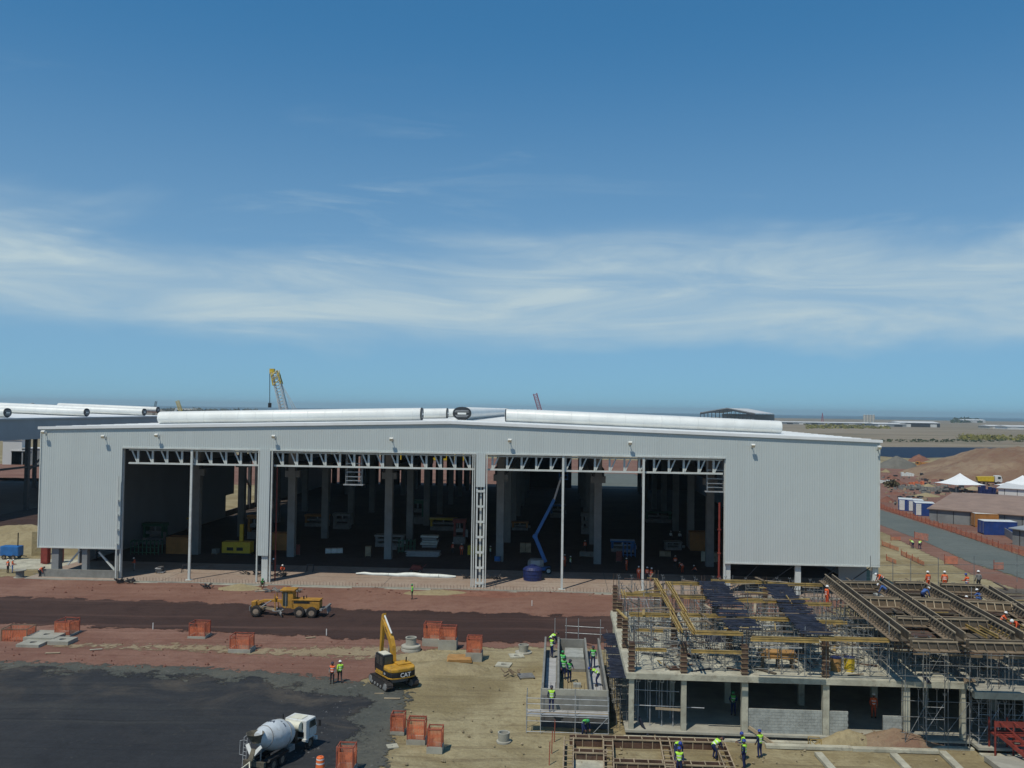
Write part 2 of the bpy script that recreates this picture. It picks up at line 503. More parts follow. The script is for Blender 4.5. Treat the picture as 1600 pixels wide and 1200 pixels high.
soil('red_soil', ((0.205, 0.108, 0.08), (0.255, 0.145, 0.108), (0.17, 0.08, 0.06)), 0.09, 0.5, edge=1.2, streak=((0.28, 0.165, 0.125), 0.75))
soil('red_pile', ((0.20, 0.09, 0.065), (0.26, 0.135, 0.095), (0.15, 0.062, 0.045)), 0.2, 0.6)
soil('brown_pile', ((0.21, 0.135, 0.09), (0.30, 0.22, 0.145), (0.19, 0.095, 0.07)), 0.06, 0.8)
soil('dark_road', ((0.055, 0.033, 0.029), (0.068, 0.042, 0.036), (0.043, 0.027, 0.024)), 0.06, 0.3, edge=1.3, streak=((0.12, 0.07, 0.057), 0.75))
soil('asphalt_mat', ((0.031, 0.033, 0.037), (0.039, 0.041, 0.045), (0.026, 0.0275, 0.031)), 0.05, 0.25, edge=2.2, streak=((0.062, 0.063, 0.06), 0.55), track=0.35, speck=(0.055, 0.055, 0.052), rough=0.85, dust=((0.115, 0.098, 0.078), 0.75))
soil('gravel_mat', ((0.088, 0.093, 0.082), (0.12, 0.118, 0.098), (0.068, 0.068, 0.064)), 0.2, 0.7, edge=1.1, speck=(0.17, 0.165, 0.15))
soil('gravel_road_mat', ((0.125, 0.145, 0.135), (0.15, 0.168, 0.155), (0.11, 0.125, 0.115)), 0.08, 0.3, edge=1.2, streak=((0.175, 0.185, 0.17), 0.5))
soil('sand_streak', ((0.30, 0.235, 0.145), (0.34, 0.275, 0.18), (0.25, 0.175, 0.115)), 0.15, 0.5, edge=1.6)
soil('far_land', ((0.24, 0.20, 0.15), (0.29, 0.24, 0.18), (0.20, 0.17, 0.125)), 0.01, 0.1)

# whole land: sand on the site, dry scrub and salt flats further off
m, n, l, b, out = nt('land')
pos = n.new('ShaderNodeNewGeometry').outputs['Position']
sx = n.new('ShaderNodeSeparateXYZ'); l.new(pos, sx.inputs[0])
big = nnoise(n, l, pos, 0.11, 6, 0.6, 0.5)
mid = nnoise(n, l, pos, 0.8, 6, 0.65, 0.4)
fin = nnoise(n, l, pos, 3.5, 5, 0.7)
near = nmix(n, l, nramp(n, l, big, 0.38, 0.62), (0.25, 0.202, 0.108), (0.385, 0.33, 0.198))
near = nmix(n, l, nramp(n, l, mid, 0.45, 0.75, 0, 0.8), near, (0.225, 0.178, 0.10))
for ang, amt in ((52, 0.35), (-38, 0.25)):
    tk = nnoise(n, l, nmap(n, l, pos, (0.08, 1.1, 1), (0, 0, R(ang))), 1.0, 4, 0.55, 0.8)
    near = nmix(n, l, nramp(n, l, tk, 0.54, 0.68, 0, amt * 1.6), near, (0.15, 0.115, 0.07))
near = nmix(n, l, nramp(n, l, fin, 0.35, 0.7, 0, 0.3), near, (0.12, 0.09, 0.055))
fv = nmap(n, l, pos, (0.0028, 0.011, 1))
f1 = nnoise(n, l, fv, 1.0, 6, 0.62, 0.5)
f2 = nnoise(n, l, nmap(n, l, pos, (0.012, 0.045, 1)), 1.0, 6, 0.65, 0.5)
far = nmix(n, l, nramp(n, l, f1, 0.40, 0.60), (0.27, 0.225, 0.165), (0.195, 0.165, 0.115))
far = nmix(n, l, nramp(n, l, f2, 0.54, 0.70, 0, 0.6), far, (0.13, 0.125, 0.065))
far = nmix(n, l, nramp(n, l, f2, 0.44, 0.33, 0, 0.7), far, (0.30, 0.20, 0.15))
col = nmix(n, l, nramp(n, l, sx.outputs[1], 420, 640), near, far)
l.new(col, b.inputs['Base Color'])
b.inputs['Roughness'].default_value = 0.95; b.inputs['Specular IOR Level'].default_value = 0.15
nbump(n, l, b, nmul(n, l, nmul(n, l, nmul(n, l, mid, 1.6), fin, 'ADD'), nmul(n, l, tk, -1.5), 'ADD'), 0.7, 0.14)

def water(name, col, rough, scale, strength):
    m, n, l, b, out = nt(name)
    pos = n.new('ShaderNodeNewGeometry').outputs['Position']
    a = nnoise(n, l, nmap(n, l, pos, (scale * 0.4, scale, 1)), 1.0, 6, 0.6)
    c = nmix(n, l, nramp(n, l, a, 0.35, 0.65), tuple(x * 0.8 for x in col), tuple(x * 1.15 for x in col))
    l.new(c, b.inputs['Base Color'])
    b.inputs['Roughness'].default_value = rough
    b.inputs['IOR'].default_value = 1.33
    nbump(n, l, b, a, strength, 1.0)
water('sea_mat', (0.03, 0.075, 0.085), 0.35, 0.02, 0.6)
water('pond_mat', (0.008, 0.014, 0.035), 0.55, 0.25, 0.9)

# ------------------------------------------------------------------ the lie of the land
def hz(x, y):
    if y > 124 or abs(x) > 120: return 0.0
    return 0.035 * math.sin(x * 0.55 + 1.3 * math.sin(y * 0.21)) + 0.03 * math.sin(y * 0.62 + x * 0.13) + 0.02 * math.sin(x * 1.1 - y * 0.8)
def spaced(a, b, s0, s1, grow):
    out = [a]; s = s0
    while out[-1] < b:
        out.append(out[-1] + s); s = min(s1, s * grow)
    return out
xs = [-x for x in reversed(spaced(90, 9000, 2, 900, 1.35)[1:])] + [-90 + 1.2 * i for i in range(151)] + spaced(91.2, 9000, 2, 900, 1.35)[1:]
ys = [-600, -300, -120, -40, 0, 20] + [40 + 1.2 * i for i in range(71)] + spaced(125.5, 4050, 2, 180, 1.25)[1:]
vs = [(x, y, hz(x, y)) for y in ys for x in xs]
nx = len(xs)
fs = [(j * nx + i, j * nx + i + 1, (j + 1) * nx + i + 1, (j + 1) * nx + i) for j in range(len(ys) - 1) for i in range(nx - 1)]
MB().add(vs, fs).build('ground', 'land', smooth=True, kind='structure', fix=False)
MB().add([(-14000, 3900, -3), (14000, 3900, -3), (14000, 14000, -3), (-14000, 14000, -3)], [(0, 1, 2, 3)]).build('sea', 'sea_mat', kind='structure', fix=False)

def interp(pl, t):
    L = [0]
    for a, b in zip(pl, pl[1:]): L.append(L[-1] + (b - a).length)
    d = t * L[-1]
    for i in range(len(pl) - 1):
        if d <= L[i + 1] or i == len(pl) - 2:
            k = (d - L[i]) / max(1e-6, L[i + 1] - L[i])
            return pl[i].lerp(pl[i + 1], min(1, k))
def sheet(name, top, bot, mat, k, step=1.0, world=False):
    T = [Vector(p) if world else G(*p) for p in top]; B = [Vector(p) if world else G(*p) for p in bot]
    len_ = sum((b - a).length for a, b in zip(T, T[1:]))
    N = max(8, min(260, int(len_ / step)))
    wid = max((a - b).length for a, b in zip(T, B))
    Mr = max(6, min(60, int(wid / step)))
    vs = []; at = []
    for j in range(Mr + 1):
        for i in range(N + 1):
            a = interp(T, i / N); b = interp(B, i / N)
            p = a.lerp(b, j / Mr)
            w = (a - b).length
            vs.append((p.x, p.y, hz(p.x, p.y) + 0.03 * k))
            at.append(min(j / Mr * w, (1 - j / Mr) * w, i / N * len_, (1 - i / N) * len_))
    fs = [(j * (N + 1) + i, (j + 1) * (N + 1) + i, (j + 1) * (N + 1) + i + 1, j * (N + 1) + i + 1) for j in range(Mr) for i in range(N)]
    me = MB().add(vs, fs).mesh(name, False)
    me.attributes.new('edge', 'FLOAT', 'POINT').data.foreach_set('value', at)
    me.materials.append(MAT[mat])
    return put(name, me, None, True, kind='structure')
sheet('red_earth', [(-260, 893), (0, 900), (200, 902), (600, 911), (960, 919), (1400, 925)],
      [(-260, 1040), (0, 1046), (330, 1062), (545, 1080), (640, 1020), (760, 1014)] + [(860, 1014), (1100, 1022)], 'red_soil', 1)
sheet('sandy_track', [(60, 1004), (300, 1005), (420, 1011), (640, 1008)], [(60, 1013), (300, 1021), (420, 1028), (640, 1034)], 'sand_streak', 2)
sheet('haul_road', [(-300, 926), (0, 931), (300, 939), (600, 952), (950, 962), (1250, 972)],
      [(-300, 968), (0, 977), (300, 990), (600, 1003), (900, 1009), (1250, 1019)], 'dark_road', 2)
sheet('gravel_verge', [(-260, 1022), (0, 1031), (330, 1042), (470, 1052), (610, 1070), (650, 1084)],
      [(-260, 1330), (0, 1330), (200, 1330), (330, 1330), (480, 1330), (565, 1330)], 'gravel_mat', 2)
sheet('asphalt_yard', [(-260, 1030), (0, 1039), (330, 1052), (440, 1063), (560, 1080), (600, 1088)],
      [(-260, 1340), (0, 1340), (200, 1340), (330, 1340), (450, 1340), (510, 1340)], 'asphalt_mat', 3)
sheet('gravel_road', [(1290, 771), (1378, 797), (1490, 833), (1600, 868), (1760, 922)],
      [(1290, 802), (1378, 822), (1440, 845), (1520, 882), (1600, 906), (1760, 965)], 'gravel_road_mat', 2)
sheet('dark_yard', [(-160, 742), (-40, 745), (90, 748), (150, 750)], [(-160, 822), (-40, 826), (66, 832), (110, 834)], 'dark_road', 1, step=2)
sheet('road_shoulder', [(1345, 811), (1378, 820), (1440, 843), (1520, 880), (1600, 904), (1700, 940)], [(1345, 823), (1378, 832), (1440, 862), (1520, 900), (1600, 926), (1700, 962)], 'red_soil', 1)
sheet('red_yard', [(1250, 722), (1450, 726), (1800, 742)], [(1250, 772), (1400, 806), (1800, 930)], 'red_soil', 1, step=3)
sheet('red_field', [(-190, 420, 0), (90, 420, 0)], [(-190, 262, 0), (90, 258, 0)], 'red_soil', 1, step=4, world=True)
sheet('concrete_apron', [(2, 330, 0), (46, 330, 0)], [(-4, 271, 0), (46, 268, 0)], 'gravel_road_mat', 2, step=3, world=True)
# pond beyond the yard
p = [G(1250, 699), G(1378, 698.5), G(1480, 699), G(1560, 699.5), G(1720, 702), G(1720, 709), G(1560, 712), G(1470, 715), G(1420, 716), G(1378, 713), G(1250, 712)]
MB().add([(a.x, a.y, 0.05) for a in p], [tuple(range(len(p)))]).build('pond', 'pond_mat', kind='structure')

soil('gravel_heap', ((0.15, 0.145, 0.125), (0.19, 0.18, 0.155), (0.12, 0.115, 0.10)), 0.3, 0.6)
def mound(name, label, cat, loc, rx, ry, h, mat, seed=0, rz=0.0, n=28, rough=0.25, flat=0.0, group=None):
    mb = MB(); rings = 10 if rx < 15 else 26
    vs = [(0, 0, h * (1 - flat * 0.4))]
    for j in range(1, rings + 1):
        t = j / rings
        for i in range(n):
            a = 2 * math.pi * i / n
            q = mnoise.noise(Vector((math.cos(a) * 1.7 + seed, math.sin(a) * 1.7, t * 2 + seed)))
            q2 = mnoise.noise(Vector((math.cos(a) * t * 5 + seed, math.sin(a) * t * 5, seed * 1.7)))
            rr = t * (1 + rough * q)
            prof = (1 - t) if flat <= 0 else min(1, (1 - t) / (1 - flat) * 1.05) * (1 - 0.15 * t)
            q3 = mnoise.noise(Vector((math.cos(a) * t * 17 + seed, math.sin(a) * t * 17, seed))) if rx > 15 else 0
            z = h * max(0, prof + rough * 0.45 * q2 * (1 - t) + .09 * q3 * min(1, 4 * (1 - t))) if j < rings else -0.12
            vs.append((rx * rr * math.cos(a), ry * rr * math.sin(a), z))
    fs = [(0, 1 + i, 1 + (i + 1) % n) for i in range(n)]
    for j in range(rings - 1):
        for i in range(n):
            a0 = 1 + j * n + i; a1 = 1 + j * n + (i + 1) % n
            fs.append((a0, a0 + n, a1 + n, a1))
    mb.add(vs, fs)
    o = mb.build(name, mat, smooth=True)
    o.location = loc; o.rotation_euler = (0, 0, rz)
    return tag(o, label, cat, group)
def gp(px, py, dz=0.0):
    p = G(px, py); p.z = hz(p.x, p.y) + dz
    return p
mound('sand_pile', 'low sand heap between the excavator and the orange-fenced concrete boxes', 'sand pile', gp(690, 1046), 4.2, 2.2, 0.75, 'sand_pile', 3)
mound('sand_pile', 'flat sand ridge beside the concrete manhole neck behind the excavator', 'sand pile', gp(655, 1028), 2.8, 1.3, 0.5, 'sand_pile', 5)
mound('sand_pile', 'small tan sand heap on the red earth at the foot of the clad column', 'sand pile', gp(376, 920), 3.4, 1.6, 0.7, 'sand_pile', 8)
mound('earth_pile', 'dry ochre spoil strip on red earth beside the ladder column', 'earth pile', gp(688, 927), 4.6, 1.5, 0.45, 'sand_pile', 12)
mound('earth_pile', 'broken red clods along the slab edge near the water tank', 'earth pile', gp(765, 929), 6.5, 1.4, 0.4, 'red_pile', 14, rough=0.5)
mound('earth_pile', 'grey sandy spoil heap against the block wall of the concrete frame', 'earth pile', gp(1326, 1161), 2.6, 1.2, 0.95, 'sand_pile', 16)
mound('earth_pile', 'brown spoil heap right of the grey one before the concrete frame', 'earth pile', gp(1396, 1162), 4.0, 1.3, 1.15, 'brown_pile', 19)
mound('earth_pile', 'long yellow sand bank beside the neighbouring hall at the left edge', 'earth pile', G(28, 846), 20, 9, 2.6, 'sand_pile', 21, rough=0.4)
mound('earth_pile', 'huge flat-topped reddish spoil mound standing before the pond', 'earth pile', G(1645, 748), 50, 40, 11.3, 'brown_pile', 23, flat=0.5, n=90)
mound('earth_pile', 'low pale sand bank left of the huge spoil mound by the pond', 'earth pile', G(1450, 729), 24, 18, 3.0, 'sand_pile', 27, flat=0.3)
mound('gravel_pile', 'grey gravel cone beside the orange dump truck', 'gravel pile', G(1402, 731), 10.5, 9, 5.2, 'gravel_heap', 29)
mound('earth_pile', 'orange laterite heap behind the grey gravel cone', 'earth pile', G(1436, 729), 9, 8, 5.6, 'red_pile', 31)

# stones and clods strewn over the site
def strew(name, label, region, count, mat, smin, smax, seed):
    rnd = random.Random(seed); mb = MB()
    for _ in range(count):
        px = rnd.uniform(region[0], region[1]); py = rnd.uniform(region[2], region[3])
        if mnoise.noise(Vector((px * 0.018, py * 0.04, seed))) < rnd.uniform(-0.35, 0.35): continue
        p = gp(px, py, 0.09); s = smin + (smax - smin) * rnd.random() ** 3
        vs = []
        for q in ((1, 0, 0), (-1, 0, 0), (0, 1, 0), (0, -1, 0), (0, 0, 1), (0, 0, -1)):
            vs.append(p + Vector(q) * s * rnd.uniform(0.6, 1.2))
        mb.add(vs, [(0, 2, 4), (2, 1, 4), (1, 3, 4), (3, 0, 4), (2, 0, 5), (1, 2, 5), (3, 1, 5), (0, 3, 5)])
    return tag(mb.build(name, mat, kind='stuff', fix=False), label, 'stones')
M('sand_clod', (0.30, 0.245, 0.155), 0.95, 0.3, 1.5)
strew('scattered_stones', 'small sandy clods strewn over the sand', (610, 980, 1030, 1200), 420, 'sand_clod', 0.02, 0.16, 1)
strew('scattered_clods', 'small red clods strewn along the red earth before the hall', (0, 960, 914, 930), 420, 'stone_red', 0.03, 0.2, 2)
strew('scattered_clods', 'small red clods strewn on the red earth above the gravel verge', (0, 560, 1000, 1046), 320, 'stone_red', 0.03, 0.16, 7)
strew('scattered_rubble', 'dark rubble along the asphalt edge', (440, 620, 1072, 1200), 380, 'concrete_dark', 0.02, 0.12, 3)
strew('scattered_scraps', 'sandy clods and scraps before the concrete frame', (900, 1600, 1150, 1200), 360, 'sand_clod', 0.02, 0.13, 4)
# ------------------------------------------------------------------ the big clad hall
HL = Frame((-62.0, 118.4)); LU = 108.35; DEP = 150.0
EAVE, RISE, HEAD, SKIRT = 19.7, 1.55, 17.3, 4.05
def roofz(u): return EAVE + RISE * (1 - abs(u - LU / 2) / (LU / 2))
hall = thing('production_hall', 'huge pale grey corrugated hall with three open bays and white roof', 'hall', HL.o, SITE)
def UX(px, py=800): return HL.uz(px, py)[0]
def corrugated(name, mat, parent, u0, u1, z0, z1, v=0.0, pitch=0.30, amp=0.02, dirn=-1):
    mb = MB(); vs = []; fs = []; u = u0; k = 0
    prof = [(0, 0), (0.55, 0), (0.66, 1), (0.89, 1)]
    pts = []
    while u < u1 - 1e-6:
        for a, b in prof:
            x = u + a * pitch
            if x < u1: pts.append((x, b))
        u += pitch
    pts.append((u1, 0))
    for x, b in pts:
        vs.append((x, v + dirn * amp * b, z0(x) if callable(z0) else z0))
        vs.append((x, v + dirn * amp * b, z1(x) if callable(z1) else z1))
    fs = [(2 * i, 2 * i + 2, 2 * i + 3, 2 * i + 1) for i in range(len(pts) - 1)]
    o = mb.add(vs, fs).build(name, mat, parent, fix=False)
    return o
uA, uB = UX(189), UX(1133)
corrugated('wall_cladding', 'cladding', hall, 0, uA, SKIRT, lambda u: roofz(u) - 0.12, v=-0.025)
corrugated('wall_cladding', 'cladding', hall, uB, LU, SKIRT, lambda u: roofz(u) - 0.12, v=-0.025)
corrugated('fascia_cladding', 'cladding', hall, uA, uB, HEAD, lambda u: roofz(u) - 0.12, v=-0.025)
# inner liner, edge trims
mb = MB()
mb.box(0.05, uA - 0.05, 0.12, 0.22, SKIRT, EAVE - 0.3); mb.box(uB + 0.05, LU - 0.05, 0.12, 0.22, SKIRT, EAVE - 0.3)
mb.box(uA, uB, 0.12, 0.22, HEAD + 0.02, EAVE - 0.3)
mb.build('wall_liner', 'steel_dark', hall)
for a, b in ((0, uA), (uB, LU)):
    lbox('base_flashing', 'steel_paint', hall, a, b, -0.10, 0.1, SKIRT - 0.12, SKIRT + 0.06)
lbox('head_flashing', 'steel_paint', hall, uA, uB, -0.12, 0.1, HEAD - 0.16, HEAD + 0.04)
for a in (-0.06, LU - 0.06):
    lbox('corner_flashing', 'steel_paint', hall, a, a + 0.14, -0.14, 0.15, SKIRT - 0.1, EAVE - 0.1)
# roof: two slopes with standing seams and a verge trim
for s in (0, 1):
    u0, u1 = (-0.35, LU / 2) if s == 0 else (LU / 2, LU + 0.35)
    mb = MB()
    z0, z1 = roofz(max(0, u0)), roofz(min(LU, u1))
    mb.add([(u0, -0.2, z0), (u1, -0.2, z1), (u1, DEP, z1), (u0, DEP, z0), (u0, -0.2, z0 - .18), (u1, -0.2, z1 - .18), (u1, DEP, z1 - .18), (u0, DEP, z0 - .18)],
           [(0, 1, 2, 3), (7, 6, 5, 4), (0, 4, 5, 1), (2, 6, 7, 3), (3, 7, 4, 0), (1, 5, 6, 2)])
    rf = mb.build('roof', 'roof_white', hall)
    mb = MB()
    for k in range(1, 38):
        v = k * 4.0
        mb.bar((u0, v, z0 + 0.05), (u1, v, z1 + 0.05), 0.12, 0.16)
    mb.build('roof_seam', 'roof_white', rf, kind='stuff')
    mb = MB(); mb.bar((u0, -0.22, z0 - 0.05), (u1, -0.22, z1 - 0.05), 0.1, 0.36)
    mb.build('verge_trim', 'roof_white', rf)
lbox('ridge_cap', 'roof_white', hall, LU / 2 - 0.5, LU / 2 + 0.5, -0.1, DEP - 0.1, EAVE + RISE + 0.02, EAVE + RISE + 0.1)

# long rounded roof ventilators with dark louvred ends
M('seam_grey', (0.74, 0.75, 0.72), 0.5, 0.08)
VP = []
for i in range(24):
    a = 2 * math.pi * i / 24
    x, z = math.cos(a), math.sin(a)
    w = 1.30 if z > -0.15 else 1.30 - 0.55 * min(1, (-z - 0.15) / 0.85) ** 1.4
    VP.append((w * math.copysign(abs(x) ** 0.8, x), 0.95 + 0.95 * math.copysign(abs(z) ** 0.85, z)))
def ventilator(parent, p, q, dark=(True, True), mat='vent_white', sc=1.0):
    p = Vector(p); q = Vector(q)
    d = (q - p).normalized(); a = Vector((0, 0, 1)).cross(d).normalized()
    n = len(VP); mb = MB()
    def ring(c, k=1.0, dd=0.0):
        return [c + a * x * k * sc + Vector((0, 0, (0.95 + (z - 0.95) * k) * sc)) + d * dd for x, z in VP]
    vs = ring(p, 0.96, -0.12) + ring(p) + ring(q) + ring(q, 0.96, 0.12)
    fs = [(j * n + i, j * n + (i + 1) % n, (j + 1) * n + (i + 1) % n, (j + 1) * n + i) for j in range(3) for i in range(n)]
    fs += [tuple(reversed(range(n))), tuple(range(3 * n, 4 * n))]
    o = mb.add(vs, fs).build('roof_ventilator', mat, parent, smooth=35)
    hp_ = MB(); LL = (q - p).length; k_ = 1.7
    while k_ < LL - .5:
        c_ = p + d * k_
        hp_.add(ring(c_, 1.0, -.05) + ring(c_, 1.015, -.03) + ring(c_, 1.015, .03) + ring(c_, 1.0, .05), [(j * n + i, j * n + (i + 1) % n, (j + 1) * n + (i + 1) % n, (j + 1) * n + i) for j in range(3) for i in range(n)])
        k_ += 2.6
    hp_.build('seam_hoops', 'seam_grey', o, kind='stuff')
    for c, sgn, on in ((p, -1, dark[0]), (q, 1, dark[1])):
        if not on: continue
        mb = MB()
        vs = ring(c, 1.0, sgn * 0.16) + ring(c, 1.05, sgn * 0.02)
        mb.add(vs, [(i, (i + 1) % n, (i + 1) % n + n, i + n) for i in range(n)] + [tuple(range(n)), tuple(range(n, 2 * n))])
        mb.build('end_cap', 'louvre_dark', o)
        mb = MB()
        for zz, hw in ((1.42, 0.95), (1.22, 1.05), (0.72, 0.95), (0.52, 0.8)):
            mb.bar(c + d * sgn * 0.2 + a * -hw * sc + Vector((0, 0, zz * sc)), c + d * sgn * 0.2 + a * hw * sc + Vector((0, 0, zz * sc)), 0.06, 0.07)
        mb.build('louvre', 'plate_grey', o)
        mb = MB(); mb.bar(c + d * sgn * 0.21 + a * -0.62 * sc + Vector((0, 0, 0.98 * sc)), c + d * sgn * 0.21 + a * 0.62 * sc + Vector((0, 0, 0.98 * sc)), 0.06, 0.26)
        mb.build('name_plate', 'vent_white', o)
    return o
UC = LU / 2
for k, v in enumerate((16.5, 46.5, 76.5, 106.5)):
    uL0, uL1 = UC - 45.5, UC - 6.3
    ventilator(hall, (uL0, v, roofz(uL0) + 0.05), (uL1, v, roofz(uL1) + 0.05), (False, True))
    uR0, uR1 = UC + 6.3, UC + 45.8
    ventilator(hall, (uR0, v, roofz(uR0) + 0.05), (uR1, v, roofz(uR1) + 0.05), (True, False))
ventilator(hall, (UC, 14.0, EAVE + RISE + 0.05), (UC, 118.0, EAVE + RISE + 0.05), (True, True))

# floor slab with joints
fl = MB(); fl.box(uA - 12, LU + 1, -1.3, DEP, -0.3, 0.16)
fl = fl.build('floor_slab', 'concrete', hall)
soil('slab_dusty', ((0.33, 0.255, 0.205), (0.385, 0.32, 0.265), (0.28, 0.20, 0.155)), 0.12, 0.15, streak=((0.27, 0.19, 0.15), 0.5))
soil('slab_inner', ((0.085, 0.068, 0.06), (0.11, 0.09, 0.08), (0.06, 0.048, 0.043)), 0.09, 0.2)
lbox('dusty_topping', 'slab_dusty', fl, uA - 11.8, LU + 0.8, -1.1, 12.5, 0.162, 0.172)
lbox('dark_inner_topping', 'slab_inner', fl, 0.4, LU - 0.4, 12.5, DEP - 0.5, 0.162, 0.176)  # inner floor coloured dark to deepen the shade inside the hall
mb = MB()
for k in range(6):
    u = uA + 6 + k * 14.4
    mb.box(u, u + 0.06, -1.05, 12.4, 0.173, 0.178)
mb.box(uA - 10, LU, 4.6, 4.68, 0.1735, 0.1785)
mb.build('floor_joint', 'concrete_dark', fl)
lbox('slab_kerb', 'concrete', fl, uA, uB + 20, -1.75, -1.3, -0.3, 0.02)
mb = MB()
rn = random.Random(5)
u = uA
while u < uB:
    mb.tube((u, -1.15, 0.15), (u + rn.uniform(-.04, .04), -1.15 + rn.uniform(-.04, .04), 0.62), 0.016, 4); u += 0.42
mb.build('starter_bars', 'rebar', fl, kind='stuff')

# concrete columns inside
cu = [HL.uv(px, py)[0] for px, py in ((320, 862), (466, 865), (614, 868), (783, 873), (932, 878), (1106, 884))]
cv = 20.0
mb = MB(); mb.box(-0.55, 0.55, -0.55, 0.55, 0.1, 18.4)
for z in (4.2, 7.3, 13.8):
    mb.box(-0.58, 0.58, -0.58, 0.58, z, z + 0.12)
mb.box(-1.1, -0.5, -0.4, 0.4, 12.2, 13.2); mb.box(0.5, 1.1, -0.4, 0.4, 12.2, 13.2)
col_me = None
for r in range(7):
    for u in cu:
        if col_me is None:
            o = mb.build('interior_column', 'column_grey', hall, bevel=0.0); col_me = o.data
        else:
            o = put('interior_column', col_me, hall)
        o.location = (u, cv + 19.5 * r, 0)
for u in cu:
    lbox('crane_girder', 'steel_dark', hall, u - 0.85, u - 0.6, 19, 140, 13.2, 14.3)
    lbox('crane_girder', 'steel_dark', hall, u + 0.6, u + 0.85, 19, 140, 13.2, 14.3)
for r in range(7):
    lbox('roof_girder', 'steel_dark', hall, 0.5, LU - 0.5, cv + 19.5 * r - 0.2, cv + 19.5 * r + 0.2, 18.4, 19.3)
# side and back walls
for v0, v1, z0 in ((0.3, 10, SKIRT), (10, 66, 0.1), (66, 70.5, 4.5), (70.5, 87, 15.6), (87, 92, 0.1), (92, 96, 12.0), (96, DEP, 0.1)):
    lbox('side_wall', 'cladding_shaded', hall, -0.05, 0.15, v0, v1, z0, EAVE - 0.2)
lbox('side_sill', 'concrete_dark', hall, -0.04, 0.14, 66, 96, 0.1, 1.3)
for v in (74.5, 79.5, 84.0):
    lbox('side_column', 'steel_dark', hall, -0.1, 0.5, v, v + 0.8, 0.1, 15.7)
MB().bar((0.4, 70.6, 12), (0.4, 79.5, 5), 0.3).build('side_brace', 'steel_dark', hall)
lbox('side_wall', 'cladding_shaded', hall, LU - 0.15, LU + 0.05, 0.3, DEP, SKIRT, EAVE - 0.2)
lbox('side_wall', 'cladding_shaded', hall, LU - 0.15, LU + 0.04, 14, DEP, 0.1, SKIRT)
gaps = [(500, 503), (517, 519), (527, 531), (560, 563), (592, 595), (603, 610), (625, 632), (658, 664), (676, 681), (692, 698), (707, 712), (722, 725), (731, 735), (757, 776), (893, 917), (940, 1003)]
edges = [0.2]
for a, b in gaps:
    edges += [HL.uz(a, 740, DEP)[0], HL.uz(b, 740, DEP)[0]]
edges.append(LU - 0.2)
for i in range(0, len(edges), 2):
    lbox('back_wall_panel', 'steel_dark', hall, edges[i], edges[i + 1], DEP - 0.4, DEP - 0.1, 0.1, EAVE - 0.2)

# door posts, clad columns, the ladder column, trusses over the bays
vT = 0.45
def col_at(px): return UX(px, 810)
for px in (297, 879, 1005):
    u = col_at(px)
    p = MB(); p.box(u - 0.14, u + 0.14, 0.0, 0.28, 0.17, HEAD - 0.2); p.box(u - 0.4, u + 0.4, -0.2, 0.6, 0.165, 0.21)
    p.build('door_post', 'steel_paint', hall)
u0, u1 = col_at(405), col_at(421)
corrugated('column_cladding', 'cladding', hall, u0, u1, 3.6, HEAD + 0.1, v=-0.28)
lbox('column_cladding_side', 'cladding', hall, u0 + 0.02, u1 - 0.02, -0.26, 0.6, 3.6, HEAD - 0.2)
lbox('bay_column', 'steel_paint', hall, u0 + 0.45, u1 - 0.1, -0.05, 0.5, 0.17, 3.6)
for a in (u0 - 0.28, u1 + 0.12):
    lbox('door_guide', 'steel_paint', hall, a, a + 0.16, -0.1, 0.2, 0.17, HEAD - 0.2)
u0, u1 = col_at(743), col_at(757.5)
corrugated('column_cladding', 'cladding', hall, u0, u1, 13.0, HEAD + 0.1, v=-0.28)
lbox('column_cladding_side', 'cladding', hall, u0 + 0.02, u1 - 0.02, -0.26, 0.5, 13.0, HEAD - 0.2)
for a in (u0 + 0.05, u1 - 0.22):
    lbox('column_chord', 'steel_paint', hall, a, a + 0.22, -0.15, 0.15, 0.17, 13.0)
lbox('column_back', 'steel_paint', hall, u0 + 0.5, u1 - 0.45, 0.2, 0.4, 0.17, 13.0)
for k in range(7):
    z = 0.6 + k * 1.95
    lbox('column_batten', 'steel_paint', hall, u0 + 0.05, u1, -0.19, -0.155, z, z + 0.3)
for a in (u0 - 0.5, u0 - 0.25, u1 + 0.12):
    lbox('door_guide', 'steel_paint', hall, a, a + 0.12, -0.1, 0.15, 0.17, HEAD - 0.2)
ua = uA
lbox('bay_column', 'steel_paint', hall, ua - 0.15, ua + 0.1, 0.16, 0.55, 0.17, HEAD - 0.2)
for k in range(4):
    lbox('ladder_bracket', 'steel_paint', hall, ua - 0.5, ua - 0.16, -0.4, -0.12, 4.6 + k * 1.9, 4.7 + k * 1.9)
lbox('door_guide', 'steel_paint', hall, ua - 0.34, ua - 0.2, -0.5, -0.4, 0.17, 13.5)
lbox('bay_column', 'steel_paint', hall, uB - 0.1, uB + 0.15, 0.16, 0.55, 0.17, HEAD - 0.2)
ZB = 15.2
bays = [(col_at(196), col_at(404), 1, 9), (col_at(424), col_at(741), 1, 14), (col_at(759), col_at(1130), -1, 16)]
for (a, b, sg, n) in bays:
    for z, h in ((ZB, 0.22), (HEAD - 0.35, 0.2)):
        lbox('truss_chord', 'steel_paint', hall, a, b, vT, vT + 0.3, z - h / 2, z + h / 2)
    st = (b - a) / n
    for k in range(n):
        u = a + st * (k + 0.62 if sg > 0 else k + 0.38)
        MB().bar((u, vT + 0.15, ZB + 0.1), (u, vT + 0.15, HEAD - 0.45), 0.26, 0.16, (0, 1, 0)).build('truss_post', 'steel_paint', hall)
        MB().bar((u - sg * 0.1, vT + 0.15, ZB + 0.1), (u - sg * st * 0.42, vT + 0.15, HEAD - 0.45), 0.17, 0.16, (0, 1, 0)).build('truss_diagonal', 'steel_paint', hall)
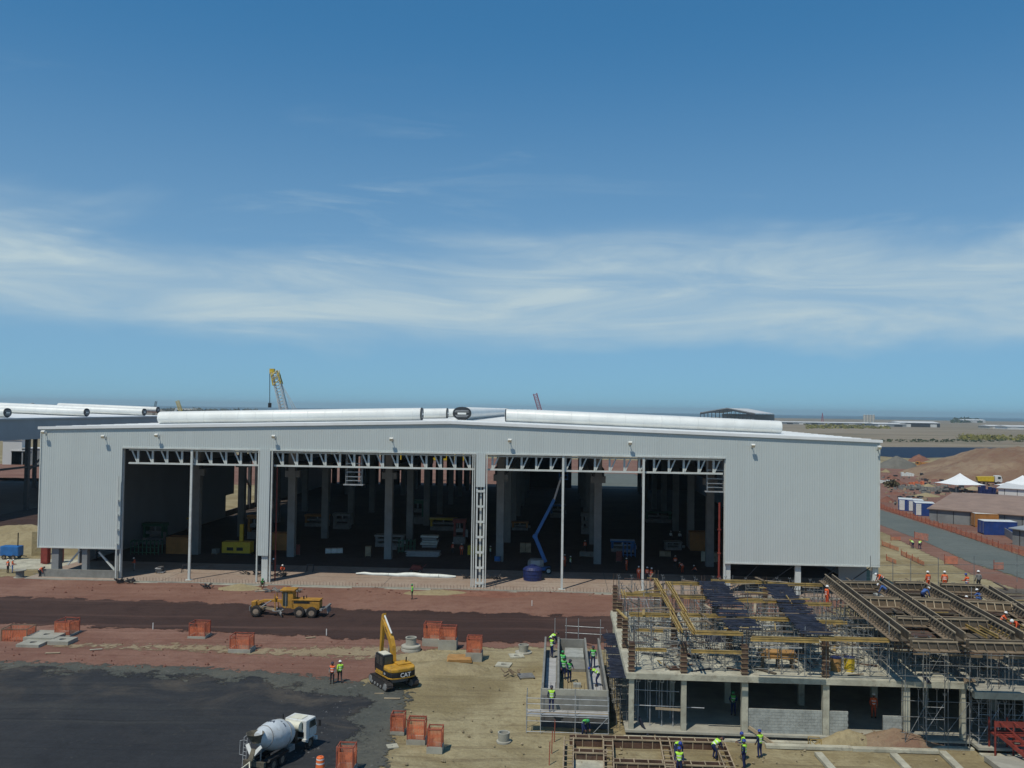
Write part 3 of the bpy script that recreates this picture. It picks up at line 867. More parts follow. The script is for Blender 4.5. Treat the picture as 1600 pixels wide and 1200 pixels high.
# red downpipe beside right bay
u = col_at(1126)
p = MB(); p.tube((u, 0.9, 0.17), (u, 0.9, 11.5), 0.13, 8)
for z in (2, 5, 8): p.box(u - 0.2, u + 0.2, 0.75, 1.05, z, z + 0.15)
p.build('downpipe', 'red_steel', hall)
u = col_at(427)
MB().tube((u, 1.2, 0.17), (u, 1.2, 15), 0.09, 8).build('downpipe', 'red_steel', hall)
# stubs under the clad corners
for pxs, w in ((88, 0.95), (134, 0.7), (184, 0.5)):
    u = HL.uz(pxs, 870, 0.6)[0]
    lbox('corner_column', 'column_grey', hall, u - w / 2, u + w / 2, 0.3, 0.3 + w, 0.15, SKIRT - 0.05)
lbox('plinth_wall', 'concrete_grey', hall, 0.3, uA - 0.1, -0.05, 0.25, 0.0, 1.15)
MB().bar((UX(150, 860), 0.8, 3.4), (UX(180, 885), 0.8, 0.6), 0.22).build('corner_brace', 'steel_paint', hall)
MB().bar((UX(120, 858), 0.9, 3.6), (UX(100, 880), 0.9, 1.6), 0.2).build('corner_brace', 'steel_paint', hall)
for px in (1137, 1247, 1368):
    u = HL.uz(px, 890, 0.3)[0]
    lbox('corner_column', 'steel_paint', hall, u - 0.35, u + 0.35, 0.3, 0.8, 0.15, SKIRT - 0.05)
for a, b in ((1145, 1185), (1180, 1240), (1255, 1310), (1300, 1360)):
    ua_, ub_ = HL.uz(a, 890, .6)[0], HL.uz(b, 890, .6)[0]
    MB().bar((ua_, 0.7, 0.3), (ub_, 0.7, SKIRT - 0.3), 0.1).build('corner_brace', 'steel_dark', hall)
lbox('corner_wall', 'cladding_shaded', hall, HL.uz(1310, 890, 4)[0], LU - 0.2, 3.9, 4.1, 0.1, SKIRT)

# wall lamps
def floodlight(px, py, big=True):
    u, z = HL.uz(px, py, -0.05)
    h = MB()
    mtx = Matrix.Translation((u, -0.72, z)) @ Matrix.Rotation(R(35), 4, 'X')
    h.box(-0.24, 0.24, -0.14, 0.14, -0.2, 0.2, mtx)
    lamp = h.build('floodlight', 'white_paint', hall, bevel=0.03)
    h = MB(); h.box(-0.2, 0.2, -0.17, -0.145, -0.16, 0.16, mtx); h.build('lens', 'lamp_glass', lamp)
    h = MB(); h.bar((u, -0.03, z - 0.1), (u, -0.66, z - 0.05), 0.07); h.bar((u - 0.27, -0.66, z), (u + 0.27, -0.66, z), 0.06); h.box(u - 0.12, u + 0.12, -0.13, -0.06, z - 0.28, z + 0.06)
    h.build('bracket', 'steel_paint', lamp)
for px, py in ((72, 675), (165, 682), (248, 680), (430, 682), (613, 686), (797, 688), (984, 692), (1175, 696), (1371, 699)):
    floodlight(px, py)
# small hanging work cradle with rails at two spots of the truss
for px in (550, 1120):
    u = UX(px, 740); mb = MB()
    for dx in (-1.0, 1.0):
        for dv in (0.9, 1.7): mb.tube((u + dx, dv, 12.9), (u + dx, dv, HEAD - 0.3), 0.04, 5)
    for z in (13.4, 13.9, 14.5, 15.6):
        mb.bar((u - 1, 0.9, z), (u + 1, 0.9, z), 0.06); mb.bar((u - 1, 1.7, z), (u + 1, 1.7, z), 0.06)
    mb.box(u - 1.3, u + 1.3, 0.7, 1.9, 12.8, 12.92)
    o = mb.build('work_platform', 'galv')
    tag(o, 'small hanging work platform with rails %s' % ('under the truss of the middle bay' if px == 550 else 'at the right end of the right bay'), 'platform')
    o.location = HL.o; o.rotation_euler = (0, 0, SITE)

# ------------------------------------------------------------------ neighbouring hall on the left
n0 = PD(0, 652.5, 181.0)
NH = Frame((n0.x, n0.y)); NH.o = NH.w(0, -60)
nb = thing('neighbour_hall', 'neighbouring open hall with shaded grey fascia and white roof tubes', 'hall', NH.o, SITE)
NL = 136.0
mb = MB()
mb.add([(0, 0, 19.7), (0, NL, 19.7), (-55, NL, 21.3), (-55, 0, 21.3), (0, 0, 19.5), (0, NL, 19.5), (-55, NL, 21.1), (-55, 0, 21.1)],
       [(0, 1, 2, 3), (7, 6, 5, 4), (0, 4, 5, 1), (2, 6, 7, 3), (1, 5, 6, 2), (3, 7, 4, 0)])
mb.build('roof', 'roof_white', nb)
lbox('fascia_cladding', 'cladding_shaded', nb, -0.15, 0.05, 0, NL, 15.1, 19.6)
lbox('eave_gutter', 'plate_grey', nb, 0.06, 0.3, 0, NL, 19.3, 19.62)
for k in range(10):
    v = 20 + k * 12.6
    lbox('column', 'steel_dark', nb, -1.0, -0.2, v, v + 0.8, 0, 15.2)
    if k % 2 == 0: MB().bar((-0.6, v, 8), (-0.6, v + 12.6, 14.5), 0.3).build('brace', 'steel_dark', nb)
lbox('girder', 'steel_dark', nb, -0.9, -0.3, 20, NL, 9.0, 9.4)
for k in range(5):
    lbox('column', 'steel_dark', nb, -28, -27.2, 30 + 22 * k, 30.8 + 22 * k, 0, 20)
lbox('far_wall', 'steel_dark', nb, -36, -20, NL - 0.6, NL - 0.3, 0, 20)
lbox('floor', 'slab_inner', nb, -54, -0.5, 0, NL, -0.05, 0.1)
for px in (48, 167, 252):
    D = {48: 185, 167: 216, 252: 246}[px]
    w = PD(px, 640, D); q = NH.loc(w)
    ventilator(nb, (-46, q.y, 21.0), (-1.2, q.y, 19.8), (False, True))
w = PD(100, 640, 290)
ventilator(nb, (-46, NH.loc(w).y - 5, 21.0), (-14, NH.loc(w).y - 5, 20.2), (False, True))
# ------------------------------------------------------------------ concrete frame building under construction
o0 = G(983, 1139, 0.4)
RC = Frame((o0.x, o0.y))
rc = thing('concrete_frame_building', 'two-storey concrete frame under construction with open dark ground floor', 'building', RC.o, SITE)
SL = 4.4                                   # top of the first slab
TOP = 7.55                                 # level of the formwork beams
FZ = 0.4
def A(px, py=1100): return RC.uz(px, py)[0]
ca = [A(986.5, 1100), A(1068.5, 1100), A(1164, 1100), A(1291, 1100), A(1417, 1100)]
AE = A(1506, 1100)
A2 = AE + 9.5
VR = (0.0, 6.4, 12.8, 19.2)
lbox('foundation_beam', 'concrete_dark', rc, -0.1, AE + 0.25, -0.05, 20, -0.2, FZ - 0.15)
lbox('ground_slab', 'concrete', rc, -0.3, AE + 0.35, -0.25, 20.2, FZ - 0.15, FZ)
lbox('footing_step', 'concrete_pale', rc, -0.4, AE + 0.4, -0.75, -0.3, -0.25, 0.08)
lbox('ground_slab', 'concrete', rc, AE + 0.4, A2 + 3, -1.3, 20.2, FZ - 0.2, FZ - 0.02)
lbox('footing_step', 'concrete_pale', rc, AE + 0.4, A2 + 3, -1.8, -1.35, -0.25, 0.06)
for r, v in enumerate(VR):
    for i, a in enumerate(ca):
        w = 0.18 if i < 2 else 0.22
        lbox('column', 'concrete_pale', rc, a - w, a + w, v + 0.0, v + 2 * w, FZ, SL - 0.38)
    lbox('column', 'concrete_pale', rc, AE - 0.15, AE + 0.15, v, v + 0.4, FZ, SL - 0.38)
    for a in (AE + 5.2, A2 + 2):
        lbox('column', 'concrete', rc, a - 0.2, a + 0.2, v + 0.2, v + 0.6, FZ, SL - 0.45)
lbox('floor_slab', 'concrete_pale', rc, -0.25, AE + 0.2, -0.05, 19.6, SL - 0.16, SL)
lbox('edge_beam', 'concrete_pale', rc, -0.25, AE + 0.2, -0.18, 0.42, SL - 0.42, SL - 0.02)
lbox('edge_beam', 'concrete_pale', rc, -0.28, 0.15, 0.43, 19.6, SL - 0.42, SL - 0.17)
lbox('floor_slab', 'concrete', rc, AE + 0.25, A2 + 4, -1.0, 19.6, SL - 0.5, SL - 0.34)
lbox('edge_beam', 'concrete_pale', rc, AE + 0.25, A2 + 4, -1.12, -0.7, SL - 0.78, SL - 0.32)
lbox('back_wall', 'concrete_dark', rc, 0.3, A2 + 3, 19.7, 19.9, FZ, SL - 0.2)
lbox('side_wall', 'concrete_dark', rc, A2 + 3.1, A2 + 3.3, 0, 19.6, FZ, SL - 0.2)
# grey block walls between the columns: every block its own piece
blk = None
def block_wall(a0, a1, rows, v):
    global blk
    w = MB().box(a0 + 0.01, a1 - 0.01, v + 0.02, v + 0.13, FZ, FZ + rows * 0.21 - 0.02).build('block_wall', 'concrete_grey', rc)
    rn = random.Random(int(a0 * 10))
    L = 0.42
    for r in range(rows):
        a = a0 - (L / 2 if r % 2 else 0)
        while a < a1 - 0.05:
            x0 = max(a, a0); x1 = min(a + L - 0.015, a1)
            if x1 - x0 > 0.08:
                if blk is None:
                    blk = MB().box(0, 1, 0, 0.15, 0, 0.195).mesh('block'); blk.materials.append(MAT['block'])
                o = put('block', blk, w)
                o.location = (x0, v + rn.uniform(-0.006, 0.006), FZ + r * 0.21); o.scale = (x1 - x0, 1, 1)
            a += L
block_wall(ca[2] + 0.24, ca[3] - 0.24, 8, 0.1)
block_wall(ca[3] + 0.24, A(1326, 1125), 8, 0.1)
block_wall(A(1381, 1125), ca[4] - 0.24, 7, 0.1)

# steel props and shoring towers
def tower_parts(root, h, w=1.2, mat='scaff'):
    for sx in (0, 1):
        for sy in (0, 1):
            p = MB(); x, y = sx * w, sy * w
            p.tube((x, y, 0), (x, y, h), 0.028, 5); p.box(x - 0.07, x + 0.07, y - 0.07, y + 0.07, 0, 0.015)
            o = p.build('standard', mat, root)
            u = MB(); u.box(x - 0.1, x + 0.1, y - 0.08, y + 0.08, h, h + 0.015); u.box(x - 0.1, x - 0.085, y - 0.08, y + 0.08, h, h + 0.14); u.box(x + 0.085, x + 0.1, y - 0.08, y + 0.08, h, h + 0.14)
            u.build('fork_head', mat, o)
    p = MB()
    z = 0.35
    while z < h - 0.2:
        for y in (0, w): p.tube((0, y, z), (w, y, z), 0.02, 4)
        for x in (0, w): p.tube((x, 0, z + 0.05), (x, w, z + 0.05), 0.02, 4)
        z += 0.85
    p.build('ledgers', mat, root, kind='stuff')
    MB().tube((0, 0, 0.3), (w, 0, h - 0.5), 0.016, 4).build('brace', mat, root)
    MB().tube((w, w, 0.3), (0, w, h - 0.5), 0.016, 4).build('brace', mat, root)
rnd = random.Random(3)
OD = ['first', 'second', 'third', 'fourth', 'fifth', 'sixth', 'seventh', 'eighth', 'ninth', 'tenth', 'eleventh', 'twelfth', 'thirteenth', 'fourteenth', 'fifteenth']
tw = thing('shoring_tower', 'steel shoring tower standing on the first slab under the formwork beams', 'scaffold', (0, 0, 0), SITE, 'shoring towers on the first slab')
tower_parts(tw, TOP - SL - 0.25)
first = True
for i in range(15):
    for j in range(7):
        a = 0.6 + i * 2.05 + rnd.uniform(-.15, .15); v = 0.7 + j * 2.65 + rnd.uniform(-.2, .2)
        if a > A2 + 1: continue
        if rnd.random() < 0.1 and 0 < i < 8: continue
        p = RC.w(a, v, SL + 0.005 if a < AE - 1.2 else SL - 0.33)
        lb = 'steel shoring tower on the first slab, %s row from the front, %s from the left' % (OD[j], OD[i])
        if first: tw.location = p; first = False; tw['label'] = lb
        else: copy_tree(tw, None, p, SITE + rnd.uniform(-.04, .04), lb)
tb = thing('shoring_tower', 'tall steel shoring tower standing on the ground behind the slab', 'scaffold', (0, 0, 0), SITE, 'shoring towers behind the slab')
tower_parts(tb, TOP - 0.3)
first = True
for i in range(11):
    a = 0.6 + i * 3.0
    p = RC.w(a, 20.6 + 0.4 * (i % 2), 0.02)
    lb = 'tall steel shoring tower standing on the ground behind the slab, %s from the left' % OD[i]
    if first: tb.location = p; first = False; tb['label'] = lb
    else: copy_tree(tb, None, p, SITE, lb)
# props in the first dark ground-floor bay and in the right end bay
pr = thing('steel_prop', 'galvanised prop standing inside the leftmost ground-floor bay', 'prop', (0, 0, 0), 0, 'props in the leftmost bay')
p = MB(); p.tube((0, 0, 0), (0, 0, 1.9), 0.035, 6); p.box(-.09, .09, -.09, .09, 0, 0.015); p.build('outer_tube', 'galv', pr)
p = MB(); p.tube((0, 0, 1.9), (0, 0, 3.1), 0.026, 6); p.build('inner_tube', 'galv', pr)
p = MB(); p.box(-.12, .12, -.08, .08, 3.1, 3.12); p.box(-.12, -.1, -.08, .08, 3.12, 3.38); p.box(.1, .12, -.08, .08, 3.12, 3.38); p.build('fork_head', 'white_paint', pr)
for k, (a, v) in enumerate([(a, v) for v in (0.9, 2.6, 4.4) for a in (0.7, 1.55, 2.4, 3.2)]):
    q = RC.w(a, v, FZ)
    lb = 'galvanised prop inside the leftmost ground-floor bay, %s row, %s from the left' % (OD[k // 4], OD[k % 4])
    if k == 0: pr.location = q; pr['label'] = lb
    else: copy_tree(pr, None, q, label=lb)
for k, z in enumerate((1.45, 2.55)):
    o = MB().tube((0.2, 0.8, FZ + z), (5.4 if k == 0 else 3.6, 0.75, FZ + z - 0.05), 0.03, 6).build('scaffold_tube', 'galv')
    tag(o, 'long %s scaffold tube tying the props of the leftmost bay' % ('lower' if k == 0 else 'upper'), 'tube'); o.location = RC.o; o.rotation_euler = (0, 0, SITE)
o = MB().bar((1.9, 0.5, FZ + 1.35), (3.7, 0.45, FZ + 1.3), 0.06, 0.16).build('scaffold_board', 'timber_pale'); o.location = RC.o; o.rotation_euler = (0, 0, SITE)
tag(o, 'pale board lashed across the props of the leftmost bay', 'board')
te = thing('shoring_tower', 'galvanised shoring tower at the right end of the ground floor', 'scaffold', (0, 0, 0), SITE, 'shoring towers in the right end bay')
tower_parts(te, 2.9, 1.3, 'galv')
for k, (a, v) in enumerate([(AE - 2.4, 0.5), (AE + 0.7, -0.7), (AE + 2.5, -0.6), (AE + 4.4, -0.6), (AE + 1.6, 2.4), (AE + 6.2, -0.5)]):
    lb = 'galvanised shoring tower at the right end of the ground floor, ' + ['left of the round column', 'just right of the column', 'second right of the column', 'third right of the column', 'set back behind the others', 'at the right edge'][k]
    if k == 0: te.location = RC.w(a, v, FZ); te['label'] = lb
    else: copy_tree(te, None, RC.w(a, v, FZ - 0.02 if a > AE else FZ), label=lb)

# ------------------------------------------------------------------ yellow formwork beams
def h20(length):
    p = MB(); p.box(-.04, .04, 0, length, 0, 0.055); p.box(-.04, .04, 0, length, 0.195, 0.25); p.box(-.016, .016, 0.01, length - 0.01, 0.056, 0.194)
    me = p.mesh('timber_beam'); me.materials.append(MAT['timber_yellow']); return me
bm5 = h20(5.0)
def beam(a, v, z, L, along='u', group='yellow formwork beams', label='yellow timber beam lying on the shoring towers of the concrete frame', jitter=0.012):
    o = put('timber_beam', bm5)
    o.location = RC.w(a, v, z)
    o.rotation_euler = (0, 0, SITE + (-math.pi / 2 if along == 'u' else 0) + rnd.uniform(-jitter, jitter))
    o.scale = (1.1, L / 5.0, 0.95)
    return tag(o, label, 'timber beam', group)
def bz(px, py): return RC.uv(px, py, TOP)
def beamrow(px0, px1, py0, py1, n=2, z=TOP):
    a0, v0 = RC.uv(px0, py0, z); a1, v1 = RC.uv(px1, py1, z)
    v = (v0 + v1) / 2
    for k in range(n):
        beam(a0 + rnd.uniform(-.15, .1), v + (0.3 + .1 * (int(px0) % 3)) * k, z - 0.3, abs(a1 - a0) + rnd.uniform(-.1, .3))
for args in ((974, 1034, 924, 929), (983, 1046, 956, 960), (1051, 1112, 929, 932), (1066, 1134, 957, 961), (1080, 1154, 984, 987), (1040, 1092, 908.5, 910),
             (1112, 1200, 905, 908), (1200, 1285, 909, 912), (1133, 1225, 934, 938), (1225, 1300, 940, 942), (1152, 1248, 962, 966), (1248, 1322, 966, 971),
             (1175, 1282, 994, 999), (1282, 1390, 994, 998)):
    beamrow(*args)
for args in ((995, 1040, 981, 982), (992, 1036, 1011, 1011), (1082, 1160, 1013, 1016)):
    beamrow(*args, n=1, z=6.6)
for (x0, y0, x1, y1) in ((1023, 907, 1035, 930), (1035, 932, 1048, 957), (1047, 960, 1060, 987), (1042, 912, 1053, 932), (1054, 933, 1066, 958), (1066, 960, 1080, 990), (970, 925, 975, 934)):
    a0, v0 = bz(x0, y0); a1, v1 = bz(x1, y1)
    beam((a0 + a1) / 2, v1, TOP, v0 - v1, 'v', 'yellow cross beams', 'yellow timber beam lying crosswise on the rows of formwork beams')
    beam((a0 + a1) / 2 + 0.22, v1 - 0.2, TOP - 0.02, v0 - v1, 'v', 'yellow cross beams', 'yellow timber beam lying crosswise on the rows of formwork beams')
# a stack of orange ply panels on the first slab
for k in range(7):
    a, v = RC.uv(1190, 1032, SL + 0.6)
    o = MB().box(0, 2.5 - 0.1 * (k % 3), 0, 0.9, 0, 0.06).build('plywood_board', 'ply_orange')
    o.location = RC.w(a + rnd.uniform(-.1, .1), v + rnd.uniform(-.1, .1), SL + 0.75 + k * 0.07); o.rotation_euler = (0, 0, SITE + rnd.uniform(-.05, .05))
    tag(o, 'orange plywood board, %s from the bottom of the stack on the slab' % OD[k], 'board', 'stack of orange boards')
o = MB()
for x in (0.1, 1.2, 2.2):
    o.box(x, x + 0.12, 0.1, 0.8, 0.001, 0.74)
o = o.build('timber_trestle', 'timber'); o.location = RC.w(a, v, SL); o.rotation_euler = (0, 0, SITE)
tag(o, 'timber trestles under the stack of orange panels on the slab', 'trestle')

# dark blue boards laid in two long strips over the beams
bd = MB().box(0, 2.5, 0, 0.36, 0, 0.045).mesh('formwork_board'); bd.materials.append(MAT['board_navy'])
def boardstrip(x0, y0, x1, y1, label, group, w=2.3, z=TOP + 0.02, skip=0.1):
    a0, v0 = RC.uv(x0, y0, z); a1, v1 = RC.uv(x1, y1, z)
    v = v1; nb_ = 0
    while v < v0:
        t = (v - v1) / (v0 - v1)
        if rnd.random() > skip:
            nb_ += 1
            o = put('formwork_board', bd)
            o.location = RC.w(a1 + (a0 - a1) * t + rnd.uniform(-.18, .18), v, z + rnd.uniform(0, 0.06))
            o.rotation_euler = (rnd.uniform(-.03, .03), rnd.uniform(-.01, .01), SITE + rnd.uniform(-.04, .04))
            o.scale = (w / 2.5 * rnd.uniform(0.9, 1.06), 1, 1)
            tag(o, label + ', %s from the front' % ordinal(nb_), 'board', group)
        v += 0.40
boardstrip(1090, 909, 1138, 984, 'dark blue board of the left strip over the yellow beams', 'left strip of blue boards', 2.4)
boardstrip(1192, 913, 1252, 992, 'dark blue board of the right strip over the yellow beams', 'right strip of blue boards', 2.2)
boardstrip(944, 992, 952, 1060, 'dark blue walkway board between trough and concrete frame', 'walkway boards left of the frame', 1.5, 3.9, 0.12)
a, v = RC.uv(1102, 1003, SL + 1.2)
o = MB().box(0, 1.6, 0, 1.1, 0, 0.05).build('plywood_board', 'board_navy'); o.location = RC.w(a, v, SL + 1.2); o.rotation_euler = (R(25), 0, SITE)
tag(o, 'dark blue panel tipped up among the towers on the slab', 'board')

# column forms: brown ply boxes with clamps, and rebar cages
def column_form(a, v, z0, h, label, w=0.2):
    t = thing('column_formwork', label, 'formwork', RC.w(a, v, z0), SITE)
    p = MB(); p.box(-w, w, -w, w, 0, h); p.build('panel', 'ply_brown', t)
    z = 0.15
    while z < h:
        p = MB(); p.box(-w - 0.07, w + 0.07, -w - 0.05, -w, z, z + 0.07); p.box(-w - 0.07, w + 0.07, w, w + 0.05, z, z + 0.07)
        p.box(-w - 0.05, -w, -w, w, z, z + 0.07); p.box(w, w + 0.05, -w, w, z, z + 0.07)
        p.build('clamp', 'timber', t); z += 0.34
    p = MB()
    for x in (-w + .05, w - .05):
        for y in (-w + .05, w - .05): p.tube((x, y, h - .02), (x, y, h + 1.0), 0.014, 4)
    p.build('rebar', 'rebar', t)
names = ['leftmost', 'second', 'third', 'fourth']
for i, a in enumerate(ca[:4]):
    column_form(a, 0.25, SL, 2.1 if i < 3 else 2.5, 'brown column form with clamps, %s along the front edge of the slab' % names[i])
for j, v in enumerate(VR[1:]):
    column_form(ca[0], v + 0.2, SL, 2.4, 'brown column form on the left edge, %s row back' % ['one', 'two', 'three'][j])
    column_form(ca[1] + 0.1, v + 0.2, SL, 2.9, 'brown column form between the crosswise beams, %s row back' % ['one', 'two', 'three'][j])
    column_form(ca[2] + 0.1, v + 0.2, SL, 2.5, 'dark column form beside the left blue boards, %s row back' % ['one', 'two', 'three'][j])
    column_form(ca[3] + 0.1, v + 0.2, SL, 2.5, 'dark column form beside the right blue boards, %s row back' % ['one', 'two', 'three'][j])

# big grey ply beam forms on the right half
def beam_form(p0, p1, label, h=0.62, w=0.5, studs='ply_grey', top='timber_pale', z=TOP, mat='ply_grey'):
    a0, v0 = p0; a1, v1 = p1
    L = math.hypot(a1 - a0, v1 - v0); ang = math.atan2(v1 - v0, a1 - a0)
    t = thing('beam_formwork', label, 'formwork', RC.w(a0, v0, z), SITE + ang)
    lbox('soffit', mat, t, 0, L, -w / 2, w / 2, 0, 0.05)
    for s in (-1, 1):
        y = s * w / 2
        lbox('side_panel', mat, t, 0.0, L, min(y, y + s * 0.035), max(y, y + s * 0.035), 0.0, h)
        lbox('top_rail', top, t, -0.05, L + 0.05, min(y + s * 0.036, y + s * 0.11), max(y + s * 0.036, y + s * 0.11), h - 0.08, h + 0.01)
        lbox('walkway_board', 'timber', t, 0.0, L, min(y + s * 0.12, y + s * 0.65), max(y + s * 0.12, y + s * 0.65), -0.02, 0.03)
        k = 0.3; sm = None
        while k < L:
            if sm is None:
                sm = MB().bar((0, y + s * 0.12, h - 0.1), (0, y + s * 0.45, 0.03), 0.07, 0.07).mesh('stud'); sm.materials.append(MAT[studs])
            o = put('stud', sm, t); o.location = (k, 0, 0); k += 0.62
    return t
def q(px, py, z=TOP + 0.75): return RC.uv(px, py, z)
beam_form(q(1414, 985), q(1295, 895), 'long grey beam form running back, leftmost of the four')
beam_form(q(1500, 985), q(1376, 903), 'long grey beam form running back, second of the four')
beam_form(q(1592, 985), q(1449, 907), 'long grey beam form running back, third of the four')
beam_form(q(1665, 985), q(1540, 912), 'long grey beam form running back, rightmost of the four')
beam_form(q(1352, 930), q(1405, 932), 'cross beam form with pale braces between first and second long forms', studs='timber_pale', mat='timber')
beam_form(q(1425, 932), q(1482, 935), 'cross beam form with pale braces between second and third long forms', studs='timber_pale', mat='timber')
beam_form(q(1506, 935), q(1585, 939), 'cross beam form with pale braces between third and rightmost long forms', studs='timber_pale', mat='timber')
beam_form(q(1310, 904), q(1372, 905), 'rear cross beam form between first and second long forms', h=0.5)
beam_form(q(1398, 906), q(1446, 907), 'rear cross beam form between second and third long forms', h=0.6)
beam_form(q(1470, 909), q(1536, 911), 'rear cross beam form between third and rightmost long forms', h=0.6)
beam_form(q(1402, 958), q(1448, 960), 'middle cross beam form between first and second long forms', h=0.5)
beam_form(q(1462, 961), q(1540, 964), 'middle cross beam form between second and third long forms', h=0.6)
beam_form(q(1424, 994), q(1492, 996), 'front cross beam form between first and second long forms', h=0.55)
beam_form(q(1512, 996), q(1600, 998), 'front cross beam form between second and third long forms', h=0.55)
rn = random.Random(9)
for k in range(6):
    a0, v0 = RC.uv(1478 + 16 * k, 968, TOP + 0.1)
    beam(a0 + 0.6, v0 - 5.2, TOP + 0.02, 5.0, 'v', 'pale planks on the right', 'yellow timber beam lying between the long forms at the right')
# rebar mats in the beam trays
for k, (px0, px1, py) in enumerate(((1330, 1400, 948), (1425, 1490, 950), (1500, 1590, 952), (1330, 1380, 918), (1410, 1470, 921), (1490, 1560, 924))):
    a0, v0 = RC.uv(px0, py, TOP); a1, v1 = RC.uv(px1, py, TOP); mb = MB()
    x = a0
    while x < a1:
        mb.tube((x, v0 - 1.3, TOP - 0.05), (x + 0.05, v0 + 1.3, TOP - 0.03), 0.014, 4); x += 0.22
    for j in range(10): mb.tube((a0, v0 - 1.2 + 0.27 * j, TOP - 0.02), (a1, v0 - 1.2 + 0.27 * j, TOP), 0.014, 4)
    o = mb.build('rebar_mat', 'rebar'); o.location = RC.o; o.rotation_euler = (0, 0, SITE)
    tag(o, 'rust-brown rebar mat in the %s tray between the long forms' % ['left front', 'middle front', 'right front', 'left rear', 'middle rear', 'right rear'][k], 'rebar')
    o = MB().box(a0, a1, v0 - 1.35, v0 + 1.35, TOP - 0.16, TOP - 0.1).build('formwork_deck', 'ply_grey'); o.location = RC.o; o.rotation_euler = (0, 0, SITE)
    tag(o, 'grey ply deck under the rebar of the %s tray' % ['left front', 'middle front', 'right front', 'left rear', 'middle rear', 'right rear'][k], 'deck')
# ply decks added between the long forms to shade the slab below
fa = [RC.uv(px, py, TOP + .75)[0] for px, py in ((1355, 940), (1436, 940), (1517, 940), (1600, 942))] + [A2 + 6]
fc = 0
for i in range(4):
    for j in range(6):
        fc += 1
        v0 = 1.0 + j * 3.3
        o = MB().box(fa[i] + .75, fa[i + 1] - .75, v0, v0 + 2.5, TOP - 0.34, TOP - 0.28).build('shading_ply_deck', 'ply_grey' if (i + j) % 3 else 'ply_brown'); o.location = RC.o; o.rotation_euler = (0, 0, SITE)
        tag(o, 'added ply deck shading the slab between long forms, %s bay from left, %s from front' % (OD[i], OD[j]), 'deck')
# long scaffold tubes lacing the towers
for k in range(160):
    a = rn.uniform(0.3, 14 if k % 2 else 30); v = rn.uniform(0.3, 19); z = SL + rn.choice((0.4, 1.1, 1.25, 1.9, 2.1, 2.6)); L = rn.uniform(2, 5)
    o = MB().tube((0, 0, 0), (L, 0, rn.uniform(-.1, .1)), 0.024, 5).build('lacing_tube', rn.choice(('scaff', 'galv', 'rebar')))
    o.location = RC.w(a, v, z); o.rotation_euler = (0, 0, SITE + rn.choice((0, 0, 0, math.pi / 2)) + rn.uniform(-.05, .05))
    tag(o, 'thin scaffold tube lacing the shoring towers on the slab', 'tube', 'lacing tubes on the slab')
# loose timber, bundles of bars and uprights all over the formwork
for k in range(150):
    a = rn.uniform(12.5, A2 + 4) if k % 3 else rn.uniform(0, 14); v = rn.uniform(-.3, 20); L = rn.uniform(.8, 3.2)
    hi_ = a > 20
    o = MB().box(0, L, 0, rn.choice((.08, .12, .2)), 0, rn.choice((.04, .08))).build('loose_timber', rn.choice(('timber', 'timber', 'timber_pale', 'ply_brown', 'timber_yellow', 'ply_grey')))
    o.location = RC.w(a, v, TOP + (rn.uniform(-.2, .15) if hi_ else rn.uniform(-.05, .02))); o.rotation_euler = (0, rn.uniform(-.06, .06), SITE + rn.choice((0, 0, math.pi / 2)) + rn.uniform(-.25, .25))
    tag(o, 'loose timber lying on top of the formwork', 'timber', 'loose timber on the formwork')
for k in range(64):
    a = rn.uniform(-.3, A2 + 4); v = rn.uniform(-.5, 20.5); h_ = rn.uniform(2.6, 4.4)
    o = MB().tube((0, 0, 0), (rn.uniform(-.06, .06), rn.uniform(-.06, .06), h_), .022, 4).build('scaffold_upright', rn.choice(('scaff', 'rebar', 'scaff', 'galv')))
    o.location = RC.w(a, v, SL if a < AE else SL - .34)
    tag(o, 'thin upright pole rising from the slab through the formwork', 'pole', 'upright poles through the formwork')
for k, (px, py) in enumerate(((1395, 1000), (1425, 1004), (1450, 1002), (1480, 1006), (1508, 1008), (1540, 1010), (1575, 1010))):
    a, v = RC.uv(px, py, 6.9)
    t = thing('guard_screen', 'dark timber screen hanging under the front forms, %s from the left' % OD[k], 'screen', RC.w(a, v - .2, 6.1), SITE)
    for j in range(5): lbox('slat', 'ply_brown' if j % 2 else 'timber', t, 0, 1.1, 0, .04, j * .24, j * .24 + rn.uniform(.12, .2))
    for x in (0.05, .98): lbox('batten', 'timber', t, x, x + .07, .045, .09, 0, 1.2)
# front scaffold over the lowered right end
fs_ = thing('scaffold', 'dark tube scaffold standing before the right end of the slab', 'scaffold', RC.w(ca[4] - .4, -.75, .05), SITE)
for k in range(8):
    for y in (0, .9): MB().tube((k * 1.45, y * .6, 0), (k * 1.45, y * .6, 6.9 + rn.uniform(-.6, .7)), .026, 5).build('standard', 'scaff', fs_)
for k, z in enumerate((1.0, 2.1, 3.2, 4.9, 5.7, 6.5)):
    MB().tube((-.3 - .2 * (k % 2), -.03, z), (10.4, -.03, z + rn.uniform(-.05, .05)), .022, 5).build('ledger', 'scaff', fs_)
for k in range(4): MB().tube((k * 2.9, -.05, .4 + .8 * (k % 2)), (k * 2.9 + 1.6, -.05, 3.4), .02, 5).build('brace', 'scaff', fs_)
